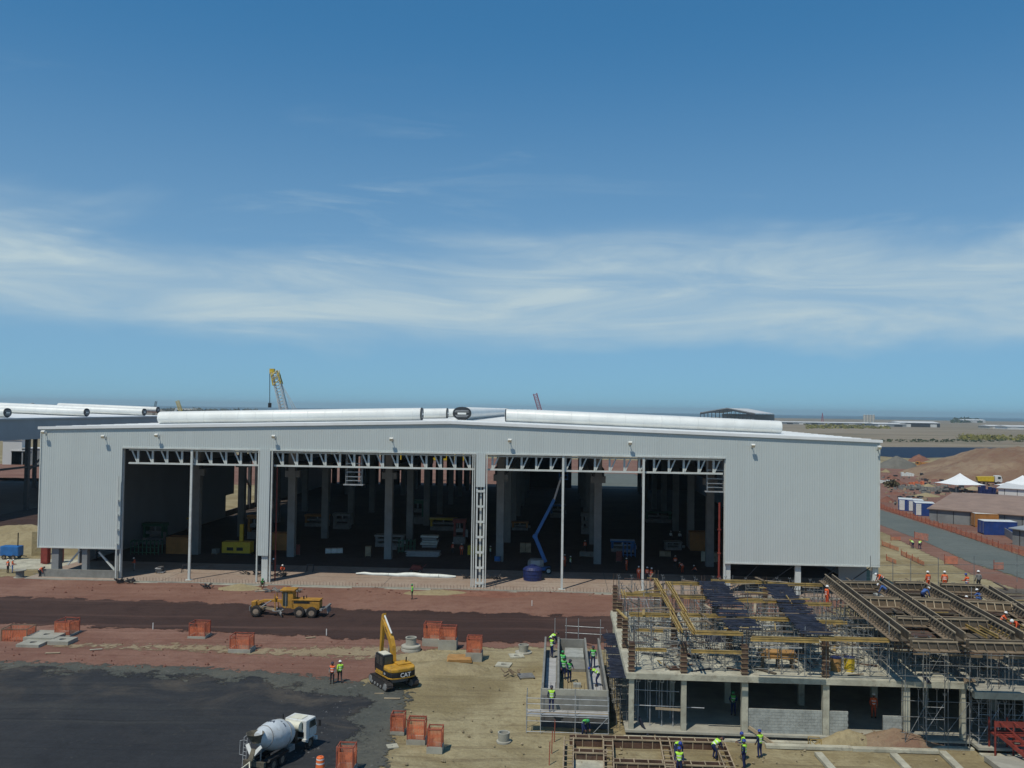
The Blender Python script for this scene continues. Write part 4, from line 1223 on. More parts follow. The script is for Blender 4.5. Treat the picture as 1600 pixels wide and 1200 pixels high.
# odds and ends on the slab: planks, sheets, drums
for k in range(120):
    a = rn.uniform(0.8, 27); v = rn.uniform(0.6, 18)
    L = rn.uniform(0.8, 2.8)
    o = MB().box(0, L, 0, rn.choice((0.12, 0.2, 0.3)), 0, 0.05).build('loose_plank', rn.choice(('timber', 'timber', 'ply_brown', 'ply_brown', 'concrete_grey', 'ply_grey', 'timber_yellow', 'board_navy')))
    o.location = RC.w(a, v, SL + rn.uniform(0.01, 0.25)); o.rotation_euler = (0, rn.uniform(-.08, .08), rn.uniform(-3, 3))
    tag(o, 'loose plank lying among the towers on the slab', 'plank', 'loose planks on the slab')
for k, (px, py) in enumerate(((1306, 1048), (1327, 1048))):
    a, v = RC.uv(px, py, SL)
    t = thing('drum', 'upright orange drum on the slab, %s of the pair' % ('left' if k == 0 else 'right'), 'drum', RC.w(a, v, SL), 0)
    MB().lathe([(0.36, 0), (0.37, .28), (0.39, .3), (.37, .32), (.37, .6), (.39, .62), (.37, .64), (.36, .95)], 16).build('shell', 'machine_yellow' if k else 'ply_orange', t, smooth=40)
    MB().lathe([(0.385, .95), (.385, 1.0)], 16).build('lid', 'cloth_navy', t)
# long thin guard rails standing along the back edge
for k, (px, py) in enumerate(((1395, 913), (1423, 909), (1466, 908), (1522, 905), (1589, 903), (1360, 905))):
    a, v = RC.uv(px, py, TOP)
    o = MB().tube((0, 0, 0), (0, 0, 2.6), 0.03, 5).build('guard_post', 'scaff'); o.location = RC.w(a, v, TOP - 0.4)
    tag(o, 'thin guard post standing behind the long beam forms', 'post', 'guard posts at the rear edge')
for k, z in enumerate((0.5, 1.3)):
    a0, v0 = RC.uv(1360, 905, TOP); a1, v1 = RC.uv(1610, 903, TOP)
    o = MB().tube((a0, v0, TOP + z), (a1, v1, TOP + z), 0.02, 5).build('guard_rail', 'scaff'); o.location = RC.o; o.rotation_euler = (0, 0, SITE)
    tag(o, '%s guard rail along the rear edge of the formwork' % ('lower' if k == 0 else 'upper'), 'rail')

# ------------------------------------------------------------------ concrete trough with twin walkways, scaffold before it
o1 = G(845, 1136, 0)
TK = Frame((o1.x, o1.y))
tk = thing('concrete_trough', 'grey concrete trough with two raised side channels and a scaffolded front', 'concrete structure', TK.o, SITE)
TW = 4.85; TL = 15.0; TH = 2.75
for a in (0.0, 1.15, TW - 1.35, TW - 0.16):
    lbox('channel_wall', 'concrete_grey', tk, a, a + 0.16, 0.25, TL, 0, TH)
lbox('front_wall', 'concrete_grey', tk, -0.02, TW + 0.02, 0.0, 0.22, 0.9, TH - 0.45)
lbox('front_upstand', 'concrete', tk, -0.02, TW + 0.02, 0.02, 0.2, TH - 0.44, TH)
lbox('front_footing', 'concrete_dark', tk, -0.02, TW + 0.02, 0.04, 0.24, 0.0, 0.88)
lbox('channel_floor', 'concrete_grey', tk, 0.17, 1.14, 0.26, TL - 0.1, 0.4, 1.6)
lbox('channel_floor', 'concrete_grey', tk, TW - 1.18, TW - 0.17, 0.26, TL - 0.1, 0.4, 1.6)
lbox('sand_fill', 'sand_pile', tk, 1.32, TW - 1.36, 0.26, TL - 0.31, 0, 1.5)
lbox('block_stack', 'block', tk, 2.4, 3.0, 4.6, 5.1, 1.5, 1.75)
lbox('back_wall', 'concrete_grey', tk, 1.32, TW - 1.36, TL - 0.3, TL - 0.1, 0, TH - 0.1)
lbox('ramp', 'concrete_grey', tk, 1.75, TW - 1.4, TL - 6.2, TL - 0.4, 1.505, 1.75)
lbox('ramp_slab', 'block', tk, 1.8, TW - 1.45, TL - 3.4, TL - 0.45, 1.755, 1.95)
for k in range(9):
    o = MB().box(0.24, 0.24 + 0.8, 0, 1.25, 0, 0.05).build('deck_board', 'plate_grey', tk); o.location = (0, 0.5 + 1.3 * k, 1.62)
    o = MB().box(TW - 1.1, TW - 0.25, 0, 1.25, 0, 0.05).build('deck_board', 'plate_grey', tk); o.location = (0, 0.5 + 1.3 * k, 1.62)
sc = thing('scaffold', 'galvanised tube scaffold with plank deck along the trough front', 'scaffold', TK.w(-1.0, -1.5, 0), SITE)
for x in (0.0, 1.0, 3.45, 5.8):
    for y in (0.0, 1.15):
        MB().tube((x, y, 0), (x, y, 2.75 if y < 1 else 2.9), 0.03, 6).build('standard', 'galv', sc)
for z in (0.2, 0.95, 1.3, 1.75, 2.15, 2.55):
    MB().tube((0, -0.03, z), (5.8, -0.03, z), 0.025, 6).build('ledger', 'galv', sc)
for x in (0.0, 1.0, 3.45, 5.8):
    MB().tube((x + .03, 0, 1.2), (x + .03, 1.15, 1.2), 0.025, 6).build('transom', 'galv', sc)
for k in range(4):
    for j in range(2):
        MB().box(0.05 + 2.9 * j, 2.92 + 2.9 * j, 0.05 + 0.27 * k, 0.29 + 0.27 * k, 1.36, 1.41).build('deck_plank', 'timber_pale' if k % 2 else 'plate_grey', sc)
MB().tube((4.6, -0.06, 0.1), (5.7, -0.06, 1.3), 0.022, 6).build('brace', 'galv', sc)
for k, (a, v) in enumerate(((1.9, TL + .2), (3.0, TL + .2), (0.9, TL + .1), (TW + .1, TL))):
    o = MB().tube((0, 0, 0), (0, 0, 4.4), 0.03, 5).build('scaffold_standard', 'galv'); o.location = TK.w(a, v, 0)
    tag(o, 'tall scaffold upright at the rear of the trough', 'tube', 'uprights behind the trough')
for k, z in enumerate((3.1, 3.7)):
    o = MB().tube((1.8, TL + .25, z), (TW + .4, TL + .25, z - 0.1), 0.028, 5).build('scaffold_ledger', 'galv'); o.location = TK.o; o.rotation_euler = (0, 0, SITE)
    tag(o, '%s ledger across the rear of the trough' % ('lower' if k == 0 else 'upper'), 'tube')
# rebar stubs on the trough front and a tangle of bars by the frame
mb = MB(); x = 0.1
while x < TW:
    mb.tube((x, 0.1, TH - 0.02), (x + rn.uniform(-.03, .03), 0.1, TH + 0.45), 0.012, 4); x += 0.3
mb.build('starter_bars', 'rebar', tk)
mb = MB()
for k in range(150):
    a = TW + 0.35 + rn.random() * 1.35; v = rn.uniform(-0.2, 14.5); z = rn.uniform(0.2, 3.6)
    if k % 3 == 0: mb.tube((a, v, 0), (a + rn.uniform(-.05, .05), v, 3.9 * rn.uniform(.6, 1)), 0.022, 4)
    elif k % 3 == 1: mb.tube((TW + .3, v, z), (TW + 1.8, v + rn.uniform(-.1, .1), z), 0.02, 4)
    else: mb.tube((a, v, z), (a, v + rn.uniform(1, 3), z), 0.02, 4)
o = mb.build('scaffold_tangle', 'scaff', kind='stuff'); o.location = TK.o; o.rotation_euler = (0, 0, SITE)
tag(o, 'tangled scaffold tubes in the gap between trough and concrete frame', 'scaffold')

# ------------------------------------------------------------------ timber forms for the ground beams in the foreground
def ground_form(p0, p1, label, h=0.62, w=0.5):
    P0 = G(*p0, h); P1 = G(*p1, h)
    d = P1 - P0; L = d.length
    t = thing('ground_beam_formwork', label, 'formwork', (P0.x, P0.y, 0.0), math.atan2(d.y, d.x))
    for s in (-1, 1):
        y = s * w / 2
        lbox('side_panel', 'ply_brown', t, 0, L, min(y, y + s * .03), max(y, y + s * .03), 0.02, h)
        lbox('top_rail', 'timber_pale', t, 0, L, min(y + s * .031, y + s * .1), max(y + s * .031, y + s * .1), h - 0.07, h + 0.012)
        k = 0.2; sm = None
        while k < L:
            if sm is None:
                sm = MB().box(-.025, .025, min(y + s * .031, y + s * .075), max(y + s * .031, y + s * .075), 0.0, h - 0.075).mesh('stud'); sm.materials.append(MAT['timber_pale'])
            o = put('stud', sm, t); o.location = (k, 0, 0); k += 0.68
    k = 0.4
    while k < L:
        lbox('spreader', 'timber_pale', t, k, k + 0.06, -w / 2 - 0.08, w / 2 + 0.08, h + 0.013, h + 0.06); k += 0.9
    return t
ground_form((890, 1150), (1128, 1157), 'long brown ground beam form nearest the concrete frame')
ground_form((895, 1172), (948, 1174), 'short brown ground beam form at the left, behind the pale concrete')
ground_form((958, 1188), (1135, 1194), 'front brown ground beam form at the bottom edge')
ground_form((887, 1222), (889, 1151), 'brown ground beam form running back at the left end')
ground_form((952, 1222), (950, 1153), 'brown ground beam form running back, second from left')
ground_form((1052, 1222), (1038, 1154), 'brown ground beam form running back beside the two stooping workers')
ground_form((1150, 1222), (1125, 1160), 'brown ground beam form running back, rightmost')
p = [G(897, 1180), G(945, 1181), G(945, 1215), G(895, 1215)]
MB().add([(a.x, a.y, 0.12) for a in p] + [(a.x, a.y, -0.1) for a in p], [(0, 1, 2, 3), (0, 4, 5, 1), (1, 5, 6, 2), (2, 6, 7, 3), (3, 7, 4, 0)]).build('lean_concrete', 'concrete_pale', kind='structure')
def strip(name, pts, w, h, mat):
    mb = MB()
    for a, b in zip(pts, pts[1:]):
        A0, B0 = G(*a), G(*b)
        mb.bar((A0.x, A0.y, h / 2 + 0.03), (B0.x, B0.y, h / 2 + 0.03), w, h)
    return mb.build(name, mat)
for k, (pts, lb) in enumerate(((((1196, 1168), (1330, 1172)), 'left length of pale ground beam before the block walls'), (((1331, 1173), (1466, 1177)), 'right length of pale ground beam before the spoil heaps'),
        (((1278, 1180), (1330, 1240)), 'pale ground beam running to the camera, left of three'), (((1396, 1182), (1452, 1240)), 'pale ground beam running to the camera, middle of three'), (((1472, 1178), (1545, 1250)), 'pale ground beam running to the camera, right of three'))):
    tag(strip('ground_beam', pts, 0.5, 0.2, 'concrete_pale'), lb, 'concrete beam')
# leaning props against the plinth
for k, (a, b, m) in enumerate((((998, 1121, 0.9), (1012, 1150, 0.05), 'board_navy'), ((1170, 1136, 0.8), (1208, 1163, 0.05), 'timber_pale'))):
    o = MB().bar(G(*a), G(*b), 0.12, 0.22).build('leaning_plank', m)
    tag(o, ['dark blue plank leaning on the plinth at the left bay', 'pale plank leaning on the plinth by the block wall'][k], 'plank')
# small yellow trestle before the block wall
t = MB(); 
for x in (0, 0.75): t.bar((x, 0, 0), (x, 0, 0.6), 0.05); t.bar((x, .5, 0), (x, .5, 0.6), 0.05)
t.bar((0, 0, 0.6), (.75, 0, .6), .05); t.bar((0, .5, 0.6), (.75, .5, .6), .05); t.bar((0, 0, 0.05), (.75, 0, .55), .04); t.bar((0, 0, 0.55), (.75, 0, .05), .04)
t = t.build('trestle', 'timber_yellow'); t.location = gp(1266, 1168); t.rotation_euler = (0, 0, SITE); tag(t, 'small yellow trestle with crossed braces before the block wall', 'trestle')
# ------------------------------------------------------------------ machines
def wheel(parent, c, r, w, hubmat='hub', axis='x', name='wheel'):
    rot = Matrix.Rotation(math.pi / 2, 4, 'Y') if axis == 'x' else Matrix.Rotation(math.pi / 2, 4, 'X')
    m = Matrix.Translation(c) @ rot
    k = MB(); k.lathe([(r * .62, -w / 2), (r * .9, -w / 2), (r, -w * .36), (r, w * .36), (r * .9, w / 2), (r * .62, w / 2), (r * .6, w * .3), (r * .6, -w * .3)], 24, m, close=True)
    n = 18
    for i in range(n):
        a = 2 * math.pi * i / n
        k.box(r * .96, r * 1.03, -0.05 * r, 0.05 * r, -w * .42, w * .42, m @ Matrix.Rotation(a, 4, 'Z'))
    o = k.build(name, 'rubber', parent, smooth=35)
    h = MB(); h.lathe([(0.001, -w * .32), (r * .6, -w * .3), (r * .61, w * .3), (r * .45, w * .33), (r * .4, w * .16), (r * .2, w * .18), (r * .17, w * .36), (0.001, w * .38)], 18, m)
    h.lathe([(0.001, -w * .36), (r * .3, -w * .36), (r * .55, -w * .31), (0.001, -w * .30)], 18, m)
    h.build('rim', hubmat, o, smooth=35)
    return o
def text_mesh(txt, size):
    cu = bpy.data.curves.new('txt', 'FONT'); cu.body = txt; cu.size = size; cu.align_x = 'CENTER'; cu.align_y = 'CENTER'
    cu.resolution_u = 3
    try: cu.offset = 0.02 * size
    except Exception: pass
    ob = bpy.data.objects.new('txt', cu); COL.objects.link(ob)
    dg = bpy.context.evaluated_depsgraph_get(); dg.update()
    me = bpy.data.meshes.new_from_object(ob.evaluated_get(dg))
    bpy.data.objects.remove(ob); bpy.data.curves.remove(cu)
    bm = bmesh.new(); bm.from_mesh(me)
    bmesh.ops.triangulate(bm, faces=bm.faces)
    bmesh.ops.subdivide_edges(bm, edges=[e for e in bm.edges if e.calc_length() > size * 0.3], cuts=2, use_grid_fill=False)
    bm.to_mesh(me); bm.free()
    return me
def lettering(txt, size, fn, mat, parent, name='lettering'):
    me = text_mesh(txt, size)
    for v in me.vertices: v.co = fn(v.co.x, v.co.y)
    me.materials.append(MAT[mat])
    return put(name, me, parent)

# ---- tracked excavator, x right, y forward
e0 = G(615, 1071)
ex = thing('excavator', 'yellow tracked excavator with black counterweight band and folded arm on the sand', 'excavator', (e0.x, e0.y, hz(e0.x, e0.y) + 0.02), R(33))
ex.scale = (.92, .92, .92)
for s in (-1, 1):
    x0, x1 = (s * 1.55, s * 1.0)
    poly = [(-1.95, .45), (-1.7, .16), (-1.3, 0.0), (1.3, 0.0), (1.7, .16), (1.95, .45), (1.75, .75), (1.4, .86), (-1.4, .86), (-1.75, .75)]
    t = MB(); t.prism(poly, min(x0, x1), max(x0, x1), 'x')
    trk = t.build('track', 'rubber', ex, bevel=0.03)
    sh = MB()
    for i in range(len(poly)):
        a, b = poly[i], poly[(i + 1) % len(poly)]
        L = math.hypot(b[0] - a[0], b[1] - a[1]); nn = max(1, int(L / 0.19))
        for k in range(nn):
            q_ = ((k + .5) / nn); y = a[0] + (b[0] - a[0]) * q_; z = a[1] + (b[1] - a[1]) * q_
            ang = math.atan2(b[1] - a[1], b[0] - a[0])
            sh.box(min(x0, x1) - .03, max(x0, x1) + .03, -.06, .06, -.015, .045, Matrix.Translation((0, y, z)) @ Matrix.Rotation(ang + math.pi, 4, 'X'))
    sh.build('track_shoes', 'rubber', trk)
    r_ = MB()
    for y in (-1.2, -.6, 0, .6, 1.2): r_.tube((s * .96, y, .25), (s * 1.6, y, .25), 0.13, 10)
    for y in (-1.55, 1.55): r_.tube((s * .96, y, .44), (s * 1.6, y, .44), 0.3, 14)
    r_.build('track_rollers', 'machine_grey', trk)
u = MB(); u.box(-1.0, 1.0, -.9, .9, .45, .85); u.tube((0, 0, .85), (0, 0, 1.02), .65, 20); u.build('undercarriage', 'machine_grey', ex)
u = MB(); u.prism([(-1.3, -1.5), (1.3, -1.5), (1.3, 1.2), (-1.3, 1.2)], 1.02, 1.2, 'z'); u.build('platform', 'cat_yellow', ex, bevel=0.03)
# counterweight band (dark) with lettering, hood (yellow)
cw = [(-1.32, -.55), (-1.32, -1.55), (-1.12, -1.95), (-.6, -2.12), (.6, -2.12), (1.12, -1.95), (1.32, -1.55), (1.32, -.55)]
MB().prism(cw, 1.08, 1.2, 'z').build('counterweight_base', 'cat_yellow', ex, bevel=0.03)
MB().prism(cw, 1.205, 1.62, 'z').build('counterweight_band', 'black', ex, bevel=0.04)
MB().prism([(a * .99, b * .99) for a, b in cw], 1.625, 1.98, 'z').build('counterweight_top', 'cat_yellow', ex, bevel=0.09)
u = MB(); u.box(-1.25, 1.25, -1.5, .2, 1.5, 2.05); u.build('engine_hood', 'cat_yellow', ex, bevel=0.08)
u = MB(); u.box(-.2, 1.1, -1.35, -.3, 2.05, 2.18); u.build('hood_cover', 'cat_yellow', ex, bevel=0.05)
MB().tube((.75, -.9, 2.15), (.75, -.95, 2.6), .06, 10).build('exhaust', 'black', ex)
lettering('CAT', 0.52, lambda x, y: Vector((x + .1, -2.165, 1.41 + y)), 'white_text', ex)
lettering('320', 0.22, lambda x, y: Vector((-1.365, -x - .95, 1.42 + y)), 'white_text', ex)
u = MB(); u.box(.35, 1.25, .2, 1.2, 1.2, 1.75); u.build('tool_box', 'cat_yellow', ex, bevel=0.05)
# cab on the left
cabp = [(-.55, 1.2), (1.25, 1.2), (1.35, 1.9), (1.05, 2.85), (-.55, 2.85)]
cb = MB().prism(cabp, -1.3, -.35, 'x').build('cab', 'black', ex, bevel=0.05)
lbox('cab_roof', 'cream_paint', cb, -1.2, -.45, -.35, .85, 2.86, 2.92)
for y0, y1 in ((-.4, .22), (.32, .95)):
    lbox('side_window', 'glass_dark', cb, -1.325, -1.302, y0, y1, 1.95, 2.72)
lbox('rear_window', 'glass_dark', cb, -1.2, -.45, -.575, -.552, 2.1, 2.75)
lbox('door_panel', 'cat_yellow', cb, -1.33, -1.302, -.45, .95, 1.22, 1.45)
MB().tube((-1.4, 1.0, 1.5), (-1.4, 1.0, 2.4), .025, 6).build('grab_rail', 'black', cb)
# boom, stick, bucket, rams
bo = MB()
bp = [(.15, 1.5), (.42, 3.35), (.75, 3.95), (2.6, 5.45), (2.85, 5.35), (2.75, 5.1), (1.25, 3.6), (.95, 3.1), (.75, 1.5)]
bo.prism(bp, -.02, .36, 'x'); bo = bo.build('boom', 'cat_yellow', ex, bevel=0.03)
lettering('CAT', 0.3, lambda x, y: Vector((-.035, 1.75 - x * .78 - y * .62, 4.55 - x * .62 + y * .78)), 'navy_text', bo)
MB().tube((.17, 1.5, 1.7), (.17, 1.35, 3.3), .085, 10).build('boom_ram', 'machine_grey', bo)
MB().tube((.17, .95, 4.35), (.17, 2.6, 5.75), .08, 10).build('stick_ram', 'white_paint', bo)
st = MB().prism([(2.45, 5.9), (2.85, 5.75), (3.05, 4.9), (3.2, 2.2), (2.95, 2.15), (2.6, 4.6), (2.45, 5.2)], .02, .32, 'x').build('stick', 'cat_yellow', ex, bevel=0.03)
MB().tube((.17, 3.2, 4.9), (.17, 3.3, 2.9), .06, 10).build('bucket_ram', 'machine_grey', st)
MB().bar((.17, 3.35, 2.9), (.17, 2.95, 2.35), .12).build('linkage', 'black', st)
bk = [(2.85, 2.25), (3.2, 2.2), (3.35, 1.75), (3.1, 1.25), (2.6, 1.05), (2.1, 1.25), (2.15, 1.35), (2.6, 1.25), (2.95, 1.45), (3.1, 1.8)]
bkt = MB().prism(bk, -.35, .69, 'x').build('bucket', 'machine_grey', ex, bevel=0.02)
for k in range(5): lbox('tooth', 'machine_grey', bkt, -.33 + .23 * k, -.22 + .23 * k, 1.95, 2.12, 1.22, 1.32)

# ---- motor grader, faces left: x forward
g0 = G(455, 963)
gr = thing('motor_grader', 'dusty yellow motor grader facing left on the dark haul road', 'motor grader', (g0.x, g0.y, hz(g0.x, g0.y) + 0.05), math.pi + SITE)
gr.scale = (.84, .84, .84)
for s in (-1, 1):
    for x in (-1.35, -2.95): wheel(gr, (x, s * 1.05, .68), .68, .5, axis='y')
    wheel(gr, (4.35, s * 1.05, .68), .68, .42, axis='y')
MB().box(-3.3, -1.0, -.75, .75, .55, .95).build('tandem_case', 'machine_grey', gr, bevel=0.03)
MB().prism([(-3.9, .95), (-.2, .95), (-.2, 2.1), (-3.9, 1.95)], -.72, .72, 'y').build('engine_housing', 'grader_yellow', gr, bevel=0.06)
lbox('hood_top', 'grader_yellow', gr, -3.95, -.3, -.78, .78, 2.06, 2.2, bevel=0.03)
for s in (-1, 1):
    lbox('hood_grille', 'black', gr, -2.6, -.5, s * .725 - .012, s * .725 + .012, 1.7, 1.98)
    lbox('service_door', 'grader_yellow', gr, -3.7, -2.75, s * .735 - .012, s * .735 + .012, 1.15, 1.85)
MB().tube((-.9, .35, 2.2), (-.9, .35, 3.05), .07, 10).build('exhaust', 'black', gr)
MB().tube((-1.7, .3, 2.2), (-1.7, .3, 2.6), .09, 10).build('air_intake', 'black', gr)
MB().tube((-1.9, -.3, 2.2), (-1.9, -.3, 2.55), .06, 10).build('air_intake', 'black', gr)
cab = MB(); cab.prism([(-.55, 1.05), (.75, 1.05), (1.1, 1.25), (1.0, 3.25), (-.35, 3.25)], -.72, .72, 'y'); cab = cab.build('cab', 'grader_yellow', gr, bevel=0.03)
for s in (-1, 1):
    lbox('side_window', 'glass_dark', cab, .28, .92, s * .735 - .012, s * .735 + .012, 1.35, 3.1)
    lbox('door_bar', 'galv', cab, .5, .56, s * .76 - .012, s * .76 + .012, 1.15, 3.15)
lbox('windscreen', 'glass_dark', cab, 1.075, 1.10, -.6, .6, 1.5, 3.05)
lbox('cab_roof', 'grader_yellow', gr, -.65, 1.3, -.9, .9, 3.25, 3.45, bevel=0.04)
lbox('front_step', 'galv', gr, .2, 1.0, -.95, -.72, .9, 1.0)
fr = MB(); fr.prism([(.8, 1.2), (1.2, 2.0), (3.6, 1.98), (4.5, 1.7), (4.9, 1.25), (4.4, 1.15), (3.9, 1.5), (3.4, 1.7), (1.5, 1.68), (1.1, 1.0)], -.2, .2, 'y'); fr.build('main_frame', 'grader_yellow', gr, bevel=0.03)
MB().box(4.2, 4.5, -1.1, 1.1, .55, .85).build('front_axle', 'grader_yellow', gr, bevel=0.03)
MB().prism([(4.5, .9), (5.1, .95), (5.15, 1.75), (4.5, 1.8)], -.6, .6, 'y').build('front_block', 'grader_yellow', gr, bevel=0.06)
lbox('front_plate', 'machine_grey', gr, 5.16, 5.26, -.9, .9, .6, 1.2)
MB().bar((4.3, 0, 1.05), (2.0, 0, .62), .28).build('draw_bar', 'timber_pale', gr)
cr = MB(); cr.lathe([(.55, .58), (.8, .58), (.8, .70), (.55, .70)], 22, Matrix.Translation((1.75, 0, 0)), close=True); cr.build('circle', 'machine_grey', gr)
mb_ = []
prof = [(0.0, 0.08), (.1, .25), (.12, .4), (.06, .58), (.0, .66), (-.04, .66), (.02, .56), (.07, .4), (.05, .26), (-.05, .08)]
MB().prism([(x + 1.6, z) for x, z in prof], -1.75, 1.75, 'y', Matrix.Translation((1.6, 0, 0)) @ Matrix.Rotation(R(28), 4, 'Z') @ Matrix.Translation((-1.6, 0, 0))).build('blade', 'machine_grey', gr)
for s in (-1, 1):
    MB().tube((2.1, s * .45, 2.75), (1.9, s * .75, .7), .07, 8).build('lift_ram', 'grader_yellow', gr)
    MB().bar((1.9, s * .15, 2.05), (2.15, s * .5, 2.2), .18).build('lift_arm', 'grader_yellow', gr)
    MB().tube((2.6, s * .2, 1.9), (3.9, s * .35, 1.05), .06, 8).build('steer_ram', 'galv', gr)
rp = MB(); rp.box(-4.25, -3.95, -.9, .9, .85, 1.1)
rp.bar((-3.9, .5, .8), (-4.9, .5, 1.35), .12); rp.bar((-3.9, -.5, .8), (-4.9, -.5, 1.35), .12); rp.build('ripper_frame', 'machine_grey', gr)
for y in (-.8, -.4, 0, .4, .8): MB().bar((-4.85, y, 1.5), (-5.0, y, .55), .09).build('ripper_tooth', 'machine_grey', gr)
lbox('ripper_beam', 'machine_grey', gr, -5.0, -4.75, -1.05, 1.05, 1.25, 1.45)

# ---- concrete mixer truck, y forward
mc_ = G(470, 1119, 2.1)
mp = Vector((mc_.x - 1.05, mc_.y - 2.75, 0))
mx = thing('mixer_truck', 'white concrete mixer truck seen from behind on the dark asphalt', 'mixer truck', (mp.x, mp.y, hz(mp.x, mp.y) + 0.1), R(-21))
mx.scale = (.70, .70, .70)
for s in (-1, 1):
    wheel(mx, (s * 1.0, 4.2, .52), .52, .32)
    for y in (-1.6, -.25): 
        wheel(mx, (s * 1.03, y, .52), .52, .3); wheel(mx, (s * .68, y, .52), .52, .28)
    lbox('chassis_rail', 'black', mx, s * .42 - .06, s * .42 + .06, -2.9, 5.0, .78, 1.02)
    MB().prism([(-2.4, 1.0), (-2.2, 1.16), (.5, 1.16), (.7, 1.0), (.65, .98), (-2.35, .98)], min(s * .55, s * 1.2), max(s * .55, s * 1.2), 'x').build('rear_mudguard', 'black', mx)
    MB().prism([(3.55, .75), (3.7, 1.15), (4.7, 1.15), (4.85, .75), (4.75, .75), (4.62, 1.08), (3.78, 1.08), (3.65, .75)], min(s * .75, s * 1.24), max(s * .75, s * 1.24), 'x').build('front_mudguard', 'white_paint', mx)
cabm = MB(); cabm.prism([(3.35, 1.1), (5.15, 1.1), (5.2, 1.75), (4.95, 2.85), (3.35, 2.85)], -1.2, 1.2, 'x'); cabm = cabm.build('cab', 'white_paint', mx, bevel=0.07)
lbox('roof_hatch', 'cream_paint', cabm, -.75, .55, 3.55, 4.6, 2.86, 2.92, bevel=0.02)
for s in (-1, 1):
    MB().prism([(3.95, 2.0), (5.02, 2.0), (4.88, 2.65), (3.95, 2.65)], min(s * 1.203, s * 1.215), max(s * 1.203, s * 1.215), 'x').build('side_window', 'glass_dark', cabm)
    lbox('door_seam', 'black', cabm, min(s * 1.202, s * 1.209), max(s * 1.202, s * 1.209), 3.86, 3.89, 1.2, 2.6)
    mr = MB(); mr.tube((s * 1.2, 5.0, 2.45), (s * 1.6, 5.05, 2.5), .02, 6); mr.tube((s * 1.2, 5.0, 1.9), (s * 1.6, 5.05, 1.95), .02, 6); mr.build('mirror_arm', 'black', cabm)
    lbox('mirror', 'black', cabm, s * 1.6 - .12, s * 1.6 + .12, 5.0, 5.08, 1.95, 2.5)
lbox('rear_window', 'glass_dark', cabm, .15, .85, 3.32, 3.345, 2.0, 2.6)
lbox('rear_vent', 'black', cabm, .1, .95, 3.32, 3.345, 1.25, 1.75)
lbox('windscreen', 'glass_dark', cabm, -1.0, 1.0, 5.0, 5.12, 1.95, 2.6)
lbox('bumper', 'white_paint', mx, -1.22, 1.22, 5.1, 5.32, .5, .85, bevel=0.03)
lbox('side_step', 'white_paint', mx, .85, 1.24, 3.2, 3.6, .95, 1.12)
MB().tube((-1.0, 3.15, 2.35), (.75, 3.15, 2.35), .42, 20).build('water_tank', 'cream_paint', mx, smooth=40)
lbox('pedestal', 'black', mx, -.55, .55, 2.55, 2.95, 1.0, 2.0)
MB().tube((-1.3, 3.2, 2.2), (-1.3, 3.2, 3.25), .06, 10).build('exhaust', 'black', mx)
# drum
DM = Matrix.Translation((0, -2.55, 2.35 + .68)) @ Matrix.Rotation(R(-90 - 12), 4, 'X')
prof = [(.46, .0), (.72, .35), (1.06, 1.2), (1.28, 2.0), (1.33, 2.6), (1.29, 3.4), (1.12, 4.2), (.82, 4.8), (.3, 5.1)]
def dr(z):
    for (r0, z0), (r1, z1) in zip(prof, prof[1:]):
        if z0 <= z <= z1: return r0 + (r1 - r0) * (z - z0) / (z1 - z0)
    return .5
fine_ = [(dr(5.1 * i / 40), 5.1 * i / 40) for i in range(41)]
drum = MB().lathe(fine_, 40, DM).build('drum', 'drum_white', mx, smooth=40)
for z in (.95, 3.35):
    MB().lathe([(dr(z) + .004, z), (dr(z) + .05, z + .02), (dr(z) + .05, z + .08), (dr(z + .1) + .004, z + .1)], 40, DM).build('drum_ring', 'machine_grey', drum)
def on_drum(ang0, z0, flip=1):
    def fn(x, y):
        z = z0 + y
        r = dr(z) + .012
        a = ang0 + x / r
        return DM @ Vector((r * math.cos(a), r * math.sin(a), z))
    return fn
# local drum angle: found so that the lettering sits on the upper right flank
lettering('BA', 0.62, on_drum(R(-92), 1.95), 'navy_text', drum)
db = MB()
for k in range(7):
    if k == 2: continue
    z = 2.7; a0 = R(-72) + k * .085; r = dr(z) + .012
    for (za, zb) in ((2.62, 2.80),):
        vs = [DM @ Vector(((dr(zz) + .012) * math.cos(aa), (dr(zz) + .012) * math.sin(aa), zz)) for zz, aa in ((za, a0), (za, a0 + .055), (zb, a0 + .055), (zb, a0))]
        db.add(vs, [(0, 1, 2, 3)])
db.build('faded_lettering', 'navy_text', drum)
# hopper, chutes, ladder
hp = MB(); hp.lathe([(.34, 0), (.75, .65), (.80, .65), (.38, -.03)], 20, Matrix.Translation((0, -2.85, 2.95)), close=True)
hp.build('hopper', 'cement_crust', mx, smooth=30)
MB().lathe([(.02, 0), (.42, .05), (.5, .5), (.05, .45)], 16, Matrix.Translation((0, -2.6, 2.65))).build('drum_mouth', 'cement_crust', mx)
for s in (-1, 1):
    MB().bar((s * .75, -2.95, 2.55), (s * .08, -3.2, 1.75), .34, .07, (0, -1, .6)).build('chute_flap', 'white_paint', mx)
MB().bar((0, -2.9, 2.2), (0, -3.45, 1.3), .5, .3).build('swing_chute', 'cement_crust', mx, bevel=0.04)
for s in (-1, 1):
    MB().tube((s * .5, -2.7, 1.0), (s * .6, -2.75, 2.6), .06, 8).build('rear_frame', 'machine_grey', mx)
    MB().tube((s * .25, -3.3, 1.5), (s * -.65 - .2, -4.1, .55), .05, 8).build('chute_rail', 'cream_paint', mx)
lbox('rear_body', 'cement_crust', mx, -1.1, 1.1, -3.05, -2.75, .7, 1.15)
la = MB()
for x in (-1.25, -.9): la.tube((x, -2.95, .5), (x, -2.75, 3.0), .03, 6)
